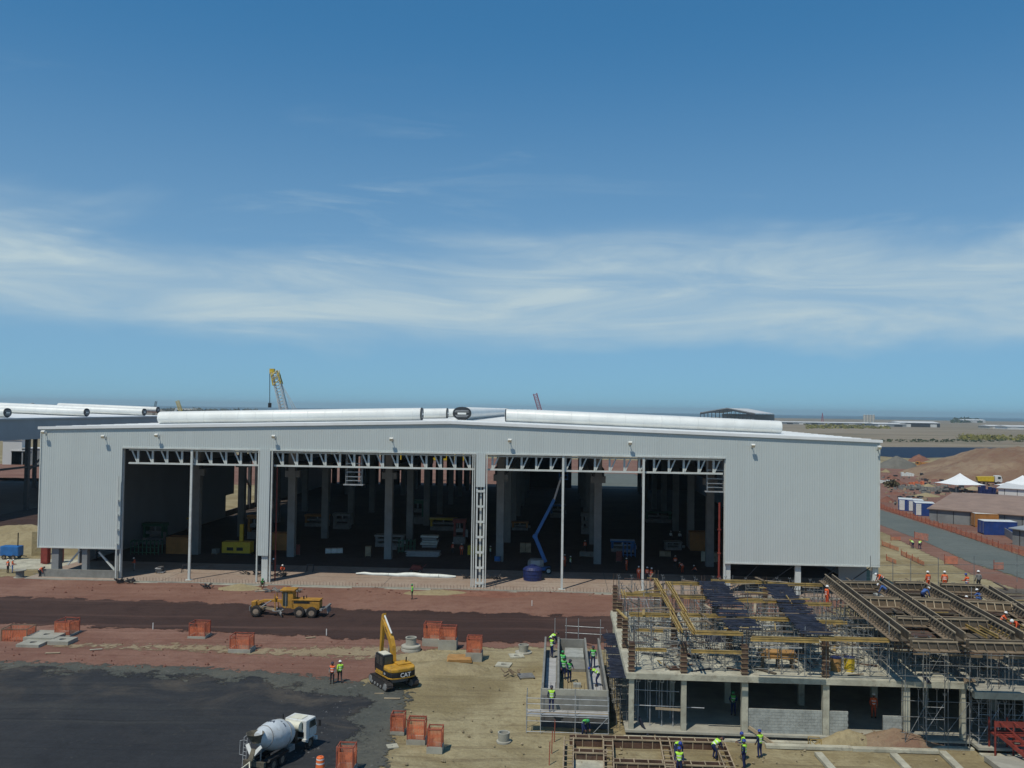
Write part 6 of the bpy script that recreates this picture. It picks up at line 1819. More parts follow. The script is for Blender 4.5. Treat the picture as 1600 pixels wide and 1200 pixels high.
def make_body(kind):
    J = pose(kind); names = list(J); idx = {n: i for i, n in enumerate(names)}
    ed = set()
    for c in CHAIN:
        for a, b in zip(c, c[1:]): ed.add((idx[a], idx[b]))
    me = bpy.data.meshes.new('body_' + kind)
    me.from_pydata([tuple(J[n_]) for n_ in names], list(ed), [])
    ob = bpy.data.objects.new('body_tmp', me); COL.objects.link(ob)
    ob.modifiers.new('skin', 'SKIN')
    for n_, sv in zip(names, me.skin_vertices[0].data):
        sv.radius = RAD[n_] if n_ in RAD else RAD[n_[:2]]
        sv.use_root = n_ == 'pel'
    s = ob.modifiers.new('sub', 'SUBSURF'); s.levels = 2; s.render_levels = 2
    dg = bpy.context.evaluated_depsgraph_get(); dg.update()
    bme = bpy.data.meshes.new_from_object(ob.evaluated_get(dg))
    bpy.data.objects.remove(ob); bpy.data.meshes.remove(me)
    # slots: 0 shirt, 1 trousers, 2 skin, 3 boots
    segs = []
    for c in CHAIN:
        for a, b in zip(c, c[1:]):
            z = 0
            if b in ('hed', 'top'): z = 2
            elif b[:2] in ('hi', 'kn', 'an'): z = 1
            elif b[:2] == 'to': z = 3
            segs.append((J[a], J[b], z, a, b))
    bm = bmesh.new(); bm.from_mesh(bme)
    torso = []
    for f in bm.faces:
        c = f.calc_center_median(); best = None
        for p, q_, z, a, b in segs:
            d = q_ - p; t = max(0, min(1, (c - p).dot(d) / d.length_squared)); dd = (c - p - d * t).length
            if best is None or dd < best[0]: best = (dd, z, a, b, t)
        f.material_index = best[1]
        if best[1] == 0 and (best[2] in ('pel', 'che') and best[3] != 'nek' or best[3] == 'nek'): torso.append(f)
        f.smooth = True
    # hands: palm plus five fingers rooted in it; nose and eyes on the face
    ex_ = MB()
    for sd in ('L', 'R'):
        w, e = J['wr' + sd], J['el' + sd]; d = (w - e).normalized()
        side = d.cross(Vector((0, 0, 1))) if abs(d.z) < .9 else d.cross(Vector((0, 1, 0))); side.normalize(); nrm = side.cross(d)
        pc = w + d * .085
        ex_.bar(w - d * .02, pc, .082, .034, nrm)
        for k in range(4):
            b0 = pc + side * (-.03 + .02 * k); L = (.07, .08, .075, .06)[k]
            b1 = b0 + d * L * .55 + nrm * -.012; b2 = b1 + d * L * .4 + nrm * -.03
            ex_.tube(b0 - d * .01, b1, .0095, 5, .009); ex_.tube(b1, b2, .009, 5, .007)
        t0 = w + d * .03 + side * -.04; t1 = t0 + side * -.03 + d * .035; ex_.tube(t0, t1, .011, 5, .01); ex_.tube(t1, t1 + d * .035 + nrm * -.012, .01, 5, .008)
    hd = J['hed']; up = (J['top'] - J['hed']).normalized(); fw = Vector((0, 1, 0)) - up * up.y; fw.normalize(); rt = fw.cross(up)
    ex_.tube(hd + fw * .085 + up * .03, hd + fw * .118 + up * -.005, .012, 5, .017)
    ex_.bar(hd + fw * .09 - rt * .022 + up * -.045, hd + fw * .09 + rt * .022 + up * -.045, .02, .012)
    for s_ in (-1, 1):
        ex_.tube(hd + rt * .095 * s_ + up * -.02, hd + rt * .102 * s_ + up * .04, .02, 5)
    tm = ex_.mesh('x', True); b0 = len(bm.faces)
    bm.from_mesh(tm)
    bm.faces.ensure_lookup_table()
    for f in bm.faces[b0:]: f.material_index = 2
    bpy.data.meshes.remove(tm)
    # vest = torso surface pushed out
    vb = bmesh.new(); mp = {}
    fset = set(torso)
    for f in torso:
        vs = []
        for v in f.verts:
            if v not in mp: mp[v] = vb.verts.new(v.co + v.normal * .022)
            vs.append(mp[v])
        try: vb.faces.new(vs).smooth = True
        except ValueError: pass
    ax = (J['nek'] - J['pel']); L = ax.length; ax.normalize()
    for f in vb.faces:
        t = (f.calc_center_median() - J['pel']).dot(ax) / L
        f.material_index = 1 if (.16 < t < .30 or .52 < t < .62) else 0
    vme = bpy.data.meshes.new('vest_' + kind); vb.to_mesh(vme); vb.free()
    bm.to_mesh(bme); bm.free()
    for m_ in ('cloth_navy', 'cloth_navy', 'skin', 'boots'): bme.materials.append(MAT[m_])
    for m_ in ('vest_lime', 'vest_stripe'): vme.materials.append(MAT[m_])
    hm = MB()
    bz_ = Matrix.Translation(J['hed'] + up * .05) @ up.to_track_quat('Z', 'Y').to_matrix().to_4x4()
    hm.lathe([(.135, .03), (.138, .042), (.112, .05), (.108, .085), (.088, .13), (.045, .152), (.005, .157)], 14, bz_)
    hme = hm.mesh('helmet'); hme.shade_smooth(); hme.materials.append(MAT['helmet_white'])
    BODY[kind] = (bme, vme, hme)
for k in ('stand', 'walk', 'work', 'bend', 'crouch'): make_body(k)
def person(px, py, label, kind='stand', rz=0.0, vest='vest_lime', shirt='cloth_navy', legs='cloth_navy', helmet='helmet_blue', z=None, loc=None, s=1.03):
    if loc is None:
        loc = G(px, py, z) if z is not None else gp(px, py, .04)
    bme, vme, hme = BODY[kind]
    o = bpy.data.objects.new('person', bme); COL.objects.link(o)
    o.location = loc; o.rotation_euler = (0, 0, rz); o.scale = (s, s, s)
    for i, m_ in ((0, shirt), (1, legs)):
        o.material_slots[i].link = 'OBJECT'; o.material_slots[i].material = MAT[m_]
    tag(o, label, 'person')
    if vest:
        v = bpy.data.objects.new('vest', vme); COL.objects.link(v); setp(v, o)
        v.material_slots[0].link = 'OBJECT'; v.material_slots[0].material = MAT[vest]
    if helmet:
        h = bpy.data.objects.new('helmet', hme); COL.objects.link(h); setp(h, o)
        h.material_slots[0].link = 'OBJECT'; h.material_slots[0].material = MAT[helmet]
    return o
LI, GN, OR = 'vest_lime', 'vest_green', 'vest_orange'
P = person
P(531, 1067, 'person in lime vest and white helmet walking beside the orange-vested one', 'walk', R(20), LI, 'vest_lime', 'cloth_dark', 'helmet_white')
P(519, 1069, 'person in orange vest and dark trousers on the gravel verge', 'stand', R(170), OR, 'cloth_grey', 'cloth_dark', 'helmet_dark')
P(644, 937, 'person in green vest standing alone on the red earth before the middle bay', 'stand', R(100), LI, 'vest_green', 'cloth_dark', 'helmet_green')
P(410, 918, 'person in green vest crouching at the foot of the clad column', 'crouch', R(200), GN, 'cloth_dark', 'cloth_dark', 'helmet_green')
P(428, 893, 'person in white helmet and dark clothes beside the clad column', 'work', R(150), None, 'cloth_dark', 'cloth_dark', 'helmet_white', z=.18)
P(441, 895, 'person with pale helmet behind the hoses right of the clad column', 'crouch', R(200), None, 'cloth_orange', 'cloth_dark', 'helmet_white', z=.18)
P(12, 896, 'person in orange vest at the far left edge, back turned', 'stand', R(-20), OR, 'cloth_dark', 'cloth_dark', 'helmet_white')
P(19, 896, 'person in orange shirt pointing, second from the left edge', 'work', R(-60), OR, 'cloth_orange', 'cloth_blue', 'helmet_white')
P(62, 903, 'person in red shirt bending over machine parts at the left corner', 'bend', R(-90), OR, 'cloth_orange', 'cloth_dark', 'helmet_dark')
P(151, 878, 'person in dark clothes standing behind the plinth of the left corner', 'stand', R(90), None, 'cloth_dark', 'cloth_dark', 'helmet_dark')
P(210, 892, 'person in red shirt with white helmet by the left bay column', 'work', R(120), None, 'cloth_orange', 'cloth_grey', 'helmet_white', z=.18)
# trough crew
def T(a, v, z): return TK.w(a, v, z)
P(0, 0, 'person in lime vest standing highest at the rear left corner of the trough', 'bend', R(-70), LI, helmet='helmet_dark', loc=T(.62, 14.2, 1.9))
P(0, 0, 'person in lime vest on the left channel deck near its rear end', 'work', R(-60), LI, helmet='helmet_dark', loc=T(.66, 12.2, 1.68))
P(0, 0, 'person in green vest inside the trough by the ramp, farthest of three', 'stand', R(150), GN, helmet='helmet_green', loc=T(1.6, 8.3, 1.5))
P(0, 0, 'person in green vest inside the trough, middle of three', 'stand', R(190), GN, helmet='helmet_green', loc=T(1.65, 6.6, 1.5))
P(0, 0, 'person in green vest inside the trough, nearest of three', 'work', R(210), GN, helmet='helmet_dark', loc=T(2.1, 5.9, 1.5))
P(0, 0, 'person in green vest standing on the right channel deck', 'stand', R(180), GN, helmet='helmet_dark', loc=T(4.1, 9.4, 1.68))
P(0, 0, 'person in bright lime vest bending on the right channel deck', 'bend', R(80), LI, helmet='helmet_blue', loc=T(4.2, 4.6, 1.68))
P(0, 0, 'person in lime vest on the scaffold deck before the trough front', 'stand', R(0), LI, helmet='helmet_dark', loc=T(.75, -.85, 1.42))
P(913, 1152, 'person in green vest bending behind the ground beam forms', 'bend', R(200), GN, helmet='helmet_green')
# ground beam crew
P(1058, 1190, 'person in lime vest and navy trousers stooping in the ground beam forms', 'bend', R(190), LI, helmet='helmet_blue')
P(1061, 1212, 'person in lime vest cut off by the bottom edge between the forms', 'stand', R(170), LI, helmet='helmet_blue')
P(1117, 1188, 'person in lime vest bending over the rightmost ground form', 'bend', R(-75), LI, helmet='helmet_dark')
P(1161, 1190, 'person in lime vest behind another near the rightmost ground form', 'work', R(90), LI, helmet='helmet_blue')
P(1163, 1203, 'person in lime vest with navy trousers nearest the bottom, right of the forms', 'stand', R(60), LI, helmet='helmet_blue')
P(1187, 1186, 'person in lime vest standing apart before the block wall', 'stand', R(30), LI, helmet='helmet_blue')
# on the formwork
def Q(px, py, z=TOP + .15):
    a, v = RC.uv(px, py, z); return RC.w(a, v, z - .8)
P(0, 0, 'person in orange overalls beside the leftmost long beam form', 'stand', R(-80), OR, 'cloth_orange', 'cloth_orange', 'helmet_white', loc=Q(1292, 934))
P(0, 0, 'person in blue shirt bending between first and second long forms', 'bend', R(60), None, 'cloth_blue', 'cloth_navy', 'helmet_white', loc=Q(1383, 924))
P(0, 0, 'person in blue shirt bending between second and third long forms', 'bend', R(-70), None, 'cloth_blue', 'cloth_navy', 'helmet_white', loc=Q(1443, 929))
P(0, 0, 'person in orange behind the formwork, left of the pair at the rear rail', 'stand', R(20), OR, 'cloth_orange', 'cloth_orange', 'helmet_white', loc=Q(1450, 910))
P(0, 0, 'person in orange behind the formwork, right of the pair at the rear rail', 'stand', R(-20), OR, 'cloth_orange', 'cloth_orange', 'helmet_white', loc=Q(1476, 910))
P(0, 0, 'person in orange vest and blue trousers at the rear rail', 'work', R(30), OR, 'cloth_orange', 'cloth_blue', 'helmet_blue', loc=Q(1511, 914))
P(0, 0, 'person in dark clothes at the rear rail near the right edge', 'stand', R(0), None, 'cloth_grey', 'cloth_dark', 'helmet_white', loc=Q(1529, 909))
P(0, 0, 'person in orange vest crouching in the middle tray of the formwork', 'crouch', R(-50), OR, 'cloth_orange', 'cloth_dark', 'helmet_white', loc=Q(1508, 938))
P(0, 0, 'person in blue crouching at the rear right tray', 'crouch', R(40), None, 'cloth_blue', 'cloth_blue', 'helmet_white', loc=Q(1531, 927))
P(0, 0, 'person in red shirt bending at the right edge of the formwork', 'bend', R(120), None, 'cloth_orange', 'cloth_dark', 'helmet_white', loc=Q(1588, 980))
P(0, 0, 'person in red shirt crouching near the right edge of the formwork', 'crouch', R(-120), OR, 'cloth_orange', 'cloth_dark', 'helmet_white', loc=Q(1566, 962))
P(0, 0, 'person in orange half hidden at the rear left of the long forms', 'bend', R(90), OR, 'cloth_orange', 'cloth_dark', 'helmet_white', loc=Q(1378, 906))
P(0, 0, 'person in orange vest on the slab under the formwork, left of two', 'stand', R(150), OR, 'cloth_orange', 'cloth_dark', 'helmet_white', loc=RC.w(28.2, 1.0, SL))
P(0, 0, 'person in orange vest on the slab under the formwork, right of two', 'work', R(200), OR, 'cloth_orange', 'cloth_dark', 'helmet_white', loc=RC.w(29.0, 1.3, SL))
a_, v_ = RC.uv(1365, 1122, FZ)
P(0, 0, 'person in red standing inside the dark ground-floor bay', 'stand', R(170), OR, 'cloth_orange', 'cloth_orange', 'helmet_white', loc=RC.w(a_, v_, FZ))
a_, v_ = RC.uv(1146, 1118, FZ)
P(0, 0, 'person in green vest deep inside the second ground-floor bay', 'work', R(150), GN, helmet='helmet_green', loc=RC.w(a_, v_, FZ))
# on the hall slab and inside
for k, (px, py, kd, ve, lb) in enumerate(((998, 906, 'stand', OR, 'person in orange left of the thin post at the right bay'), (1011, 907, 'stand', OR, 'person in orange just right of the thin post at the right bay'),
        (1017, 908, 'work', OR, 'person in bright orange overalls farther right of the thin post at the right bay'), (891, 889, 'stand', LI, 'person in lime vest inside the right bay beside its left post'),
        (882, 886, 'stand', OR, 'person in orange inside the right bay hidden behind its left post'), (1055, 888, 'work', OR, 'person in orange vest and white helmet deep in the right bay'),
        (1066, 895, 'bend', OR, 'person in orange bending in the right bay'), (1087, 896, 'crouch', OR, 'person in orange crouching at the right end of the right bay'),
        (979, 892, 'stand', OR, 'person in orange in the shade before the blue frame'), (914, 862, 'stand', OR, 'person in orange far inside, left of the interior column'),
        (721, 868, 'stand', OR, 'person in red vest inside the middle bay by the ladder column'), (707, 866, 'stand', OR, 'person in red vest inside the middle bay, left of another'),
        (766, 872, 'stand', LI, 'person in yellow vest inside the right bay beside the ladder column'), (1048, 846, 'stand', None, 'person in white shirt far inside the right bay, left of two'), (1062, 847, 'stand', None, 'person in white shirt far inside the right bay, right of two'))):
    P(px, py, lb, kd, R(150 + 40 * k), ve, 'cloth_orange' if ve == OR else 'wrap_white', 'cloth_orange' if ve == OR and k % 2 == 0 else 'cloth_dark', 'helmet_white', z=.18)
P(1426, 857, 'person in lime vest on the sand by the gravel road, left of two', 'bend', R(20), LI, helmet='helmet_yellow')
P(1437, 858, 'person in lime vest on the sand by the gravel road, right of two', 'bend', R(-40), LI, helmet='helmet_yellow')
# ------------------------------------------------------------------ things right of the hall
def rotz_of(p, q_): return math.atan2(q_.y - p.y, q_.x - p.x)
# blue containers along the gravel road
def cont_px(px, py, rz, L, W, H, label, mat='container_blue', roof='white_paint', name='site_container', **k):
    p = G(px, py); return container(name, label, 'container', (p.x, p.y, .05), rz, L, W, H, mat, roof=roof, **k)
cont_px(1404, 798, R(-22), 3.2, 5.0, 2.7, 'white and blue container with open front beside the road, farthest of the row', panel=((.05, .42), (.7, .95)))
cont_px(1418, 799, R(-20), 3.6, 5.0, 2.6, 'blue container with white doors, second of the row by the road', panel=((.08, .4),))
cont_px(1430, 806, R(-18), 4.2, 4.5, 2.9, 'deep blue container with pale roof before the long shed', panel=((.04, .3),))
cont_px(1484, 817, R(-18), 4.6, 4.0, 3.0, 'blue and white open container before the shed wall', panel=((.12, .45),))
cont_px(1524, 824, R(-10), 4.5, 3.4, 2.8, 'orange container between the blue ones by the road', 'container_orange')
cont_px(1538, 836, R(-8), 6.0, 3.5, 2.6, 'dark blue open container beside the grey lean-to')
# long brown-roofed shed
def shed(name, label, pts, hw, hr, wall, roof, cat='shed'):
    a, b, c = (G(*q_) for q_ in pts)                # front left, front right, back left (ground)
    t = thing(name, label, cat, (a.x, a.y, 0), rotz_of(a, b))
    L = (b - a).length; d = c - a; W = abs(d.x * -math.sin(rotz_of(a, b)) + d.y * math.cos(rotz_of(a, b)))
    lbox('wall', wall, t, 0, L, 0, W, 0, hw)
    k = MB(); k.prism([(-.5, hw - .15), (W / 2, hr), (W + .5, hw - .15), (W + .5, hw), (W / 2, hr + .15), (-.5, hw)], -.4, L + .4, 'x'); k.build('roof', roof, t)
    x = 1.5
    while x < L - 1:
        lbox('wall_post', 'steel_dark', t, x, x + .12, -.06, -.005, 0, hw - .3); x += 3.2
    return t
shed('long_shed', 'long low shed with brown roof and grey walls behind the containers', ((1452, 816), (1720, 838), (1440, 783)), 3.0, 4.6, 'shed_wall', 'shed_roof')
shed('lean_to_shed', 'grey corrugated lean-to at the right edge by the gravel road', ((1582, 851), (1690, 870), (1572, 826)), 3.0, 3.7, 'shed_wall', 'far_grey')
shed('long_shed', 'low white roofed site office behind the long shed at the right edge', ((1560, 776), (1720, 786), (1552, 762)), 2.6, 3.1, 'far_white', 'far_white')
p0, p1 = G(1553, 826), G(1595, 853)
tag(MB().bar((p0.x, p0.y, .75), (p1.x, p1.y, .75), .15, 1.5).build('grey_hoarding', 'shed_wall'), 'sloping grey metal hoarding before the dark blue container', 'fence')
# white pyramid tents
for k, (px, py, w) in enumerate(((1500, 768, 10.3), (1598, 772, 10.8))):
    p = G(px, py); t = thing('pyramid_tent', ['white pyramid tent standing on the red yard', 'white pyramid tent cut off by the right edge'][k], 'tent', (p.x, p.y, 0), R(10))
    h = w / 2; n = 8; vs = []; fs = []
    for j in range(n + 1):
        r = h * (1 - j / n); z = 2.4 + 3.2 * (j / n) ** 1.7
        vs += [(-r, -r, z), (r, -r, z), (r, r, z), (-r, r, z)]
    for j in range(n):
        for i in range(4): fs.append((4 * j + i, 4 * j + (i + 1) % 4, 4 * j + 4 + (i + 1) % 4, 4 * j + 4 + i))
    MB().add(vs, fs).build('canopy', 'tent_white', t)
    for x in (-h, h):
        for y in (-h, h): MB().tube((x * .98, y * .98, 0), (x * .98, y * .98, 2.5), .06, 6).build('pole', 'galv', t)
# trucks and stacks on the yard
def truck(px, py, label, body, cabm_, rz, s=1.0):
    p = G(px, py); t = thing('dump_truck', label, 'truck', (p.x, p.y, 0), rz); t.scale = (s, s, s)
    for x in (-2.4, -1.2, 2.2):
        for y in (-1.0, 1.0): wheel(t, (x, y, .55), .55, .35, axis='y')
    lbox('chassis', 'black', t, -3.2, 3.2, -.5, .5, .6, .95)
    MB().prism([(-3.4, 1.0), (1.0, 1.0), (1.1, 2.5), (-3.7, 2.3)], -1.2, 1.2, 'y').build('tipper_body', body, t)
    c_ = MB().prism([(1.3, .8), (3.3, .8), (3.3, 1.8), (3.0, 2.8), (1.3, 2.8)], -1.15, 1.15, 'y').build('cab', cabm_, t, bevel=.08)
    lbox('windscreen', 'glass_dark', c_, 3.2, 3.33, -.95, .95, 1.85, 2.4)
    for s_ in (-1, 1): lbox('side_window', 'glass_dark', c_, 2.1, 2.9, s_ * 1.16 - .012, s_ * 1.16 + .012, 1.8, 2.5)
truck(1443, 731, 'small orange dump truck beside the laterite heap', 'container_orange', 'container_orange', R(160))
truck(1546, 757, 'yellow tipper truck with white cab between the tents', 'machine_yellow', 'white_paint', R(-15), 1.1)
for k, (px, py, m_, lb) in enumerate(((1418, 744, 'wrap_white', 'white pipe pile on the red yard'), (1432, 758, 'barrier_orange', 'heap of orange netting on the red yard'), (1470, 768, 'concrete_grey', 'long row of grey blocks before the white tent'),
        (1416, 764, 'concrete_grey', 'small grey block stack on the red yard, left of another'), (1436, 765, 'concrete_grey', 'small grey block stack on the red yard, right of another'), (1542, 772, 'tank_blue', 'dark blue tank behind the long shed'), (1448, 745, 'steel_dark', 'row of dark drums on the yard'), (1383, 755, 'wrap_white', 'pale sheet stack at the hall corner'))):
    p = G(px, py); t = thing('material_stack', lb, 'stack', (p.x, p.y, 0), R(-8))
    r_ = random.Random(k)
    L = 11.5 if 'long row' in lb else 4.5
    n = int(L / .9)
    for i in range(n):
        h = r_.uniform(.8, 1.5) * (1.7 if 'tank' in lb else 1)
        lbox('pile', m_, t, -L / 2 + i * .9, -L / 2 + i * .9 + .82, r_.uniform(-.9, -.5), r_.uniform(.4, .9), 0, h)
# heaps and site clutter on the yard
rh = random.Random(91)
for k in range(16):
    px, py = ((1384, 738), (1392, 748), (1402, 757), (1450, 760), (1460, 752), (1400, 772), (1446, 776), (1386, 784), (1478, 757), (1520, 765), (1535, 763), (1560, 766), (1580, 764), (1458, 742), (1426, 738), (1470, 748))[k]
    mound('earth_pile', 'small %s on the red yard, %s heap counted from the hall corner' % ('red earth heap' if k % 3 else 'pale sand heap', ordinal(1 + sorted((1384, 1392, 1402, 1450, 1460, 1400, 1446, 1386, 1478, 1520, 1535, 1560, 1580, 1458, 1426, 1470)).index(px))), 'earth pile', G(px, py), rh.uniform(2, 4.5), rh.uniform(1.5, 3), rh.uniform(.6, 1.6), 'red_pile' if k % 3 else 'sand_pile', 40 + k, n=14, rough=.5)
clut = MB(); clut2 = MB(); clut3 = MB()
for k in range(420):
    px = rh.uniform(1378, 1600); lo = 742 + (px - 1378) * .03; hi = 792 + (px - 1378) * .02
    py = rh.uniform(lo, hi)
    if px > 1450 and py > 774: continue
    p = G(px, py); q_ = rh.choice((clut, clut2, clut3)); s_ = rh.uniform(.2, .9)
    q_.cbox((0, 0, s_ * .4), (s_ * rh.uniform(.6, 2.5), s_ * rh.uniform(.5, 1.2), s_ * .8), Matrix.Translation(p) @ Matrix.Rotation(rh.uniform(0, 3), 4, 'Z'))
tag(clut.build('yard_clutter', 'concrete_grey', kind='stuff'), 'grey blocks and offcuts strewn over the red yard', 'clutter')
tag(clut2.build('yard_clutter', 'timber_pale', kind='stuff'), 'pale timber offcuts strewn over the red yard', 'clutter')
tag(clut3.build('yard_clutter', 'steel_dark', kind='stuff'), 'dark scrap strewn over the red yard', 'clutter')
# orange net fence along the road, with posts
def net_fence(pts, label, h=1.1, step=2.2):
    W_ = [G(*q_) for q_ in pts]
    t = thing('net_fence', label, 'fence', (W_[0].x, W_[0].y, 0), 0)
    for a, b in zip(W_, W_[1:]):
        n = max(1, int((b - a).length / step))
        for k in range(n):
            p = a.lerp(b, k / n) - W_[0]; q_ = a.lerp(b, (k + 1) / n) - W_[0]
            lbox('post', 'barrier_post', t, p.x - .04, p.x + .04, p.y - .04, p.y + .04, 0, h + .25)
            o = put('net_panel', net_me, t); o.location = (p.x, p.y, .1); o.rotation_euler = (0, 0, math.atan2(q_.y - p.y, q_.x - p.x)); o.scale = ((q_ - p).length, 1, h * random.uniform(.75, 1))
net_fence([(1330, 778), (1400, 803), (1480, 829), (1560, 857), (1640, 884)], 'orange net fence along the far side of the gravel road')
for k, (pts, lb) in enumerate((([(1385, 876), (1400, 882)], 'short orange net fence near the hall corner, nearest'), ([(1408, 868), (1444, 885)], 'orange net fence lying slack on the sand'), ([(1392, 845), (1407, 845)], 'orange net fence beside the road, upper left'),
        ([(1429, 843), (1450, 846)], 'orange net fence behind the two lime-vested men'), ([(1476, 882), (1496, 883)], 'orange net fence at the road edge, middle'), ([(1553, 891), (1568, 891)], 'orange net fence at the road edge, right'), ([(1378, 853), (1404, 862)], 'long orange net fence left of the two lime-vested men'))):
    net_fence(pts, lb, 1.3 if k in (3, 4, 5) else .8)
# scrub
def bush(px, py, r, label, group, mat='leaf', z=0.0, n=140):
    p = G(px, py); t = thing('bush', label, 'bush', (p.x, p.y, z), 0, group); rb = random.Random(int(px * 7 + py))
    for k in range(4):
        a = rb.uniform(0, 6.28); MB().tube((0, 0, 0), (r * .5 * math.cos(a), r * .5 * math.sin(a), r * rb.uniform(.6, 1.1)), r * .05, 5, r * .02).build('stem', 'bark', t)
    mb = MB()
    for k in range(n):
        d_ = Vector((rb.gauss(0, 1), rb.gauss(0, 1), abs(rb.gauss(0, 1)) + .2)).normalized() * r * rb.uniform(.4, 1.0); d_.z *= .9
        a = Vector((rb.gauss(0, 1), rb.gauss(0, 1), rb.gauss(0, 1))).normalized() * r * .16; b_ = a.cross(Vector((rb.gauss(0, 1), rb.gauss(0, 1), 1))).normalized() * r * .13
        mb.add([d_ - a, d_ + b_, d_ + a, d_ - b_], [(0, 1, 2, 3)])
    mb.build('foliage', mat, t, fix=False)
bush(1393, 761, 3.0, 'dark leafless-looking bush at the hall corner on the red yard', None, 'leaf_dry')
rb = random.Random(77)
for k, (px, py) in enumerate(((1478, 741), (1484, 744), (1490, 747), (1508, 737), (1512, 733), (1470, 737), (1545, 735), (1529, 741))):
    bush(px, py, rb.uniform(1.2, 2.0), 'small dark shrub on the slope of the spoil mound', 'shrubs on the spoil mound', z=max(0, (px - 1480) * .06))
bush(1572, 745, 3.0, 'larger dark shrub on the right part of the spoil mound', None, z=4.5)
# far scrub belt and yellow-flowering patches
def belt(label, x0, x1, y0, y1, n, r0, r1, mat, seed):
    mb = MB(); rb = random.Random(seed)
    for k in range(n):
        p = G(rb.uniform(x0, x1), rb.uniform(y0, y1)); r = rb.uniform(r0, r1)
        for j in range(9):
            d_ = Vector((rb.gauss(0, 1), rb.gauss(0, 1), abs(rb.gauss(0, .6)))) * r * .6
            a = Vector((rb.gauss(0, 1), rb.gauss(0, .5), rb.gauss(0, 1))) * r * .5; b_ = Vector((rb.gauss(0, 1), rb.gauss(0, .5), rb.gauss(0, 1))) * r * .5
            c_ = p + d_; mb.add([c_ - a, c_ + b_, c_ + a, c_ - b_], [(0, 1, 2, 3)])
    tag(mb.build('scrub_belt', mat, kind='stuff', fix=False), label, 'scrub')
M('scrub_yellow', (0.22, 0.20, 0.05), 0.9, 0.3, 0.05)
belt('dark scrub along the far bank of the pond', 1376, 1600, 687, 691, 150, .5, 1.3, 'leaf', 1)
belt('yellow-green scrub on the flats beyond the hall', 1260, 1390, 663, 670, 340, 1.0, 3.0, 'scrub_yellow', 2)
belt('yellow machinery-coloured scrub right of the pond', 1500, 1600, 681, 688, 150, 1.0, 2.4, 'scrub_yellow', 3)
belt('dark tree belt near the far buildings', 1490, 1530, 656, 661, 60, 6, 12, 'leaf', 4)
belt('thin scrub on the dunes behind the roof', 250, 420, 641, 646, 120, 4, 9, 'leaf_dry', 5)
# ------------------------------------------------------------------ far skyline
for k in range(4):
    b_ = G(1351 + 4.6 * k, 661); t = thing('silo', 'pale concrete silo far off near the shore, %s of four' % ['leftmost', 'second', 'third', 'rightmost'][k], 'silo', (b_.x, b_.y, 0), 0)
    sc_ = b_.y / 1400.0; hh = 13.0 * sc_; rr_ = 2.0 * sc_
    MB().lathe([(rr_, 0), (rr_, hh * .96), (rr_ * .6, hh)], 18).build('shaft', 'silo', t, smooth=35)
    MB().lathe([(rr_ * 1.04, hh * .9), (rr_ * 1.04, hh * .93)], 18).build('band', 'far_grey', t)
def far_hall(px0, px1, pyb, hpx, label, roof='far_white', wall='far_grey', depth=40, doors=False):
    a, b = G(px0, pyb), G(px1, pyb); t = thing('warehouse', label, 'warehouse', (a.x, a.y, 0), 0)
    L = b.x - a.x; h = hpx * a.y / 1400
    lbox('wall', wall, t, 0, L, 0, depth, 0, h * .72)
    MB().prism([(-1, h * .7), (depth / 2, h), (depth + 1, h * .7)], -1, L + 1, 'x').build('roof', roof, t)
    n = max(2, int((px1 - px0) / 12))
    for k in range(n): lbox('door', 'steel_dark' if k % 2 else 'far_white', t, L * (k + .25) / n, L * (k + .75) / n, -.4, -.05, 0, h * .5)
far_hall(1205, 1345, 662.5, 4.6, 'long low white warehouse on the skyline left of the silos')
far_hall(1366, 1400, 666.5, 6.0, 'low pale shed right of the silos')
far_hall(1408, 1448, 667.0, 9.0, 'white arched warehouse with dark open end on the skyline', 'far_white', 'steel_dark', 60)
far_hall(1546, 1572, 670.0, 6.0, 'cream block near the right edge of the skyline', 'far_white', 'silo')
far_hall(1574, 1640, 671.0, 6.5, 'white row of buildings at the right edge of the skyline', 'far_white', 'far_white')
far_hall(1505, 1522, 660.0, 5.0, 'pale house among dark trees on the skyline', 'far_white', 'far_white')
far_hall(270, 375, 643.2, 5.0, 'long beige warehouse behind the left roof', 'silo', 'far_white', 60)
far_hall(45, 78, 638.5, 9.0, 'pale hazy block on the left skyline', 'silo', 'silo', 60)
# open steel hall under construction on the skyline
a, b = G(1094, 664), G(1182, 668)
t = thing('steel_frame_hall', 'open steel frame hall with pale roof rising behind the ventilator', 'hall', (a.x, a.y, 0), rotz_of(a, Vector((b.x, a.y - 30, 0))))
k_ = a.y / 1400.0; L = 86 * k_; H1 = 18.0 * k_; dep = 120.0
for i in range(15):
    x = L * i / 14
    hx = H1 * (1 + .42 * (1 - abs(i - 7) / 7))
    lbox('column', 'steel_dark', t, x - .6, x + .6, 0, 1.0, 0, hx)
    lbox('column', 'far_grey', t, x - .3, x + .3, dep, dep + .6, 0, hx)
for i in range(2):
    MB().bar((0 if i == 0 else L, .3, H1), (L / 2, .3, H1 * 1.42), 1.2, 4.0).build('rafter', 'steel_dark', t)
    x0, x1 = (0, L / 2) if i == 0 else (L / 2, L); z0, z1 = (H1, H1 * 1.42) if i == 0 else (H1 * 1.42, H1)
    MB().add([(x0, -.5, z0 + 1), (x1, -.5, z1 + 1), (x1, dep, z1 + 1), (x0, dep, z0 + 1), (x0, -.5, z0 + 1.5), (x1, -.5, z1 + 1.5), (x1, dep, z1 + 1.5), (x0, dep, z0 + 1.5)], [(0, 1, 2, 3), (7, 6, 5, 4), (0, 4, 5, 1), (1, 5, 6, 2), (2, 6, 7, 3), (3, 7, 4, 0)]).build('roof', 'far_white', t)
lbox('back_cladding', 'far_grey', t, 0, L, dep - 2, dep - 1, 0, H1)
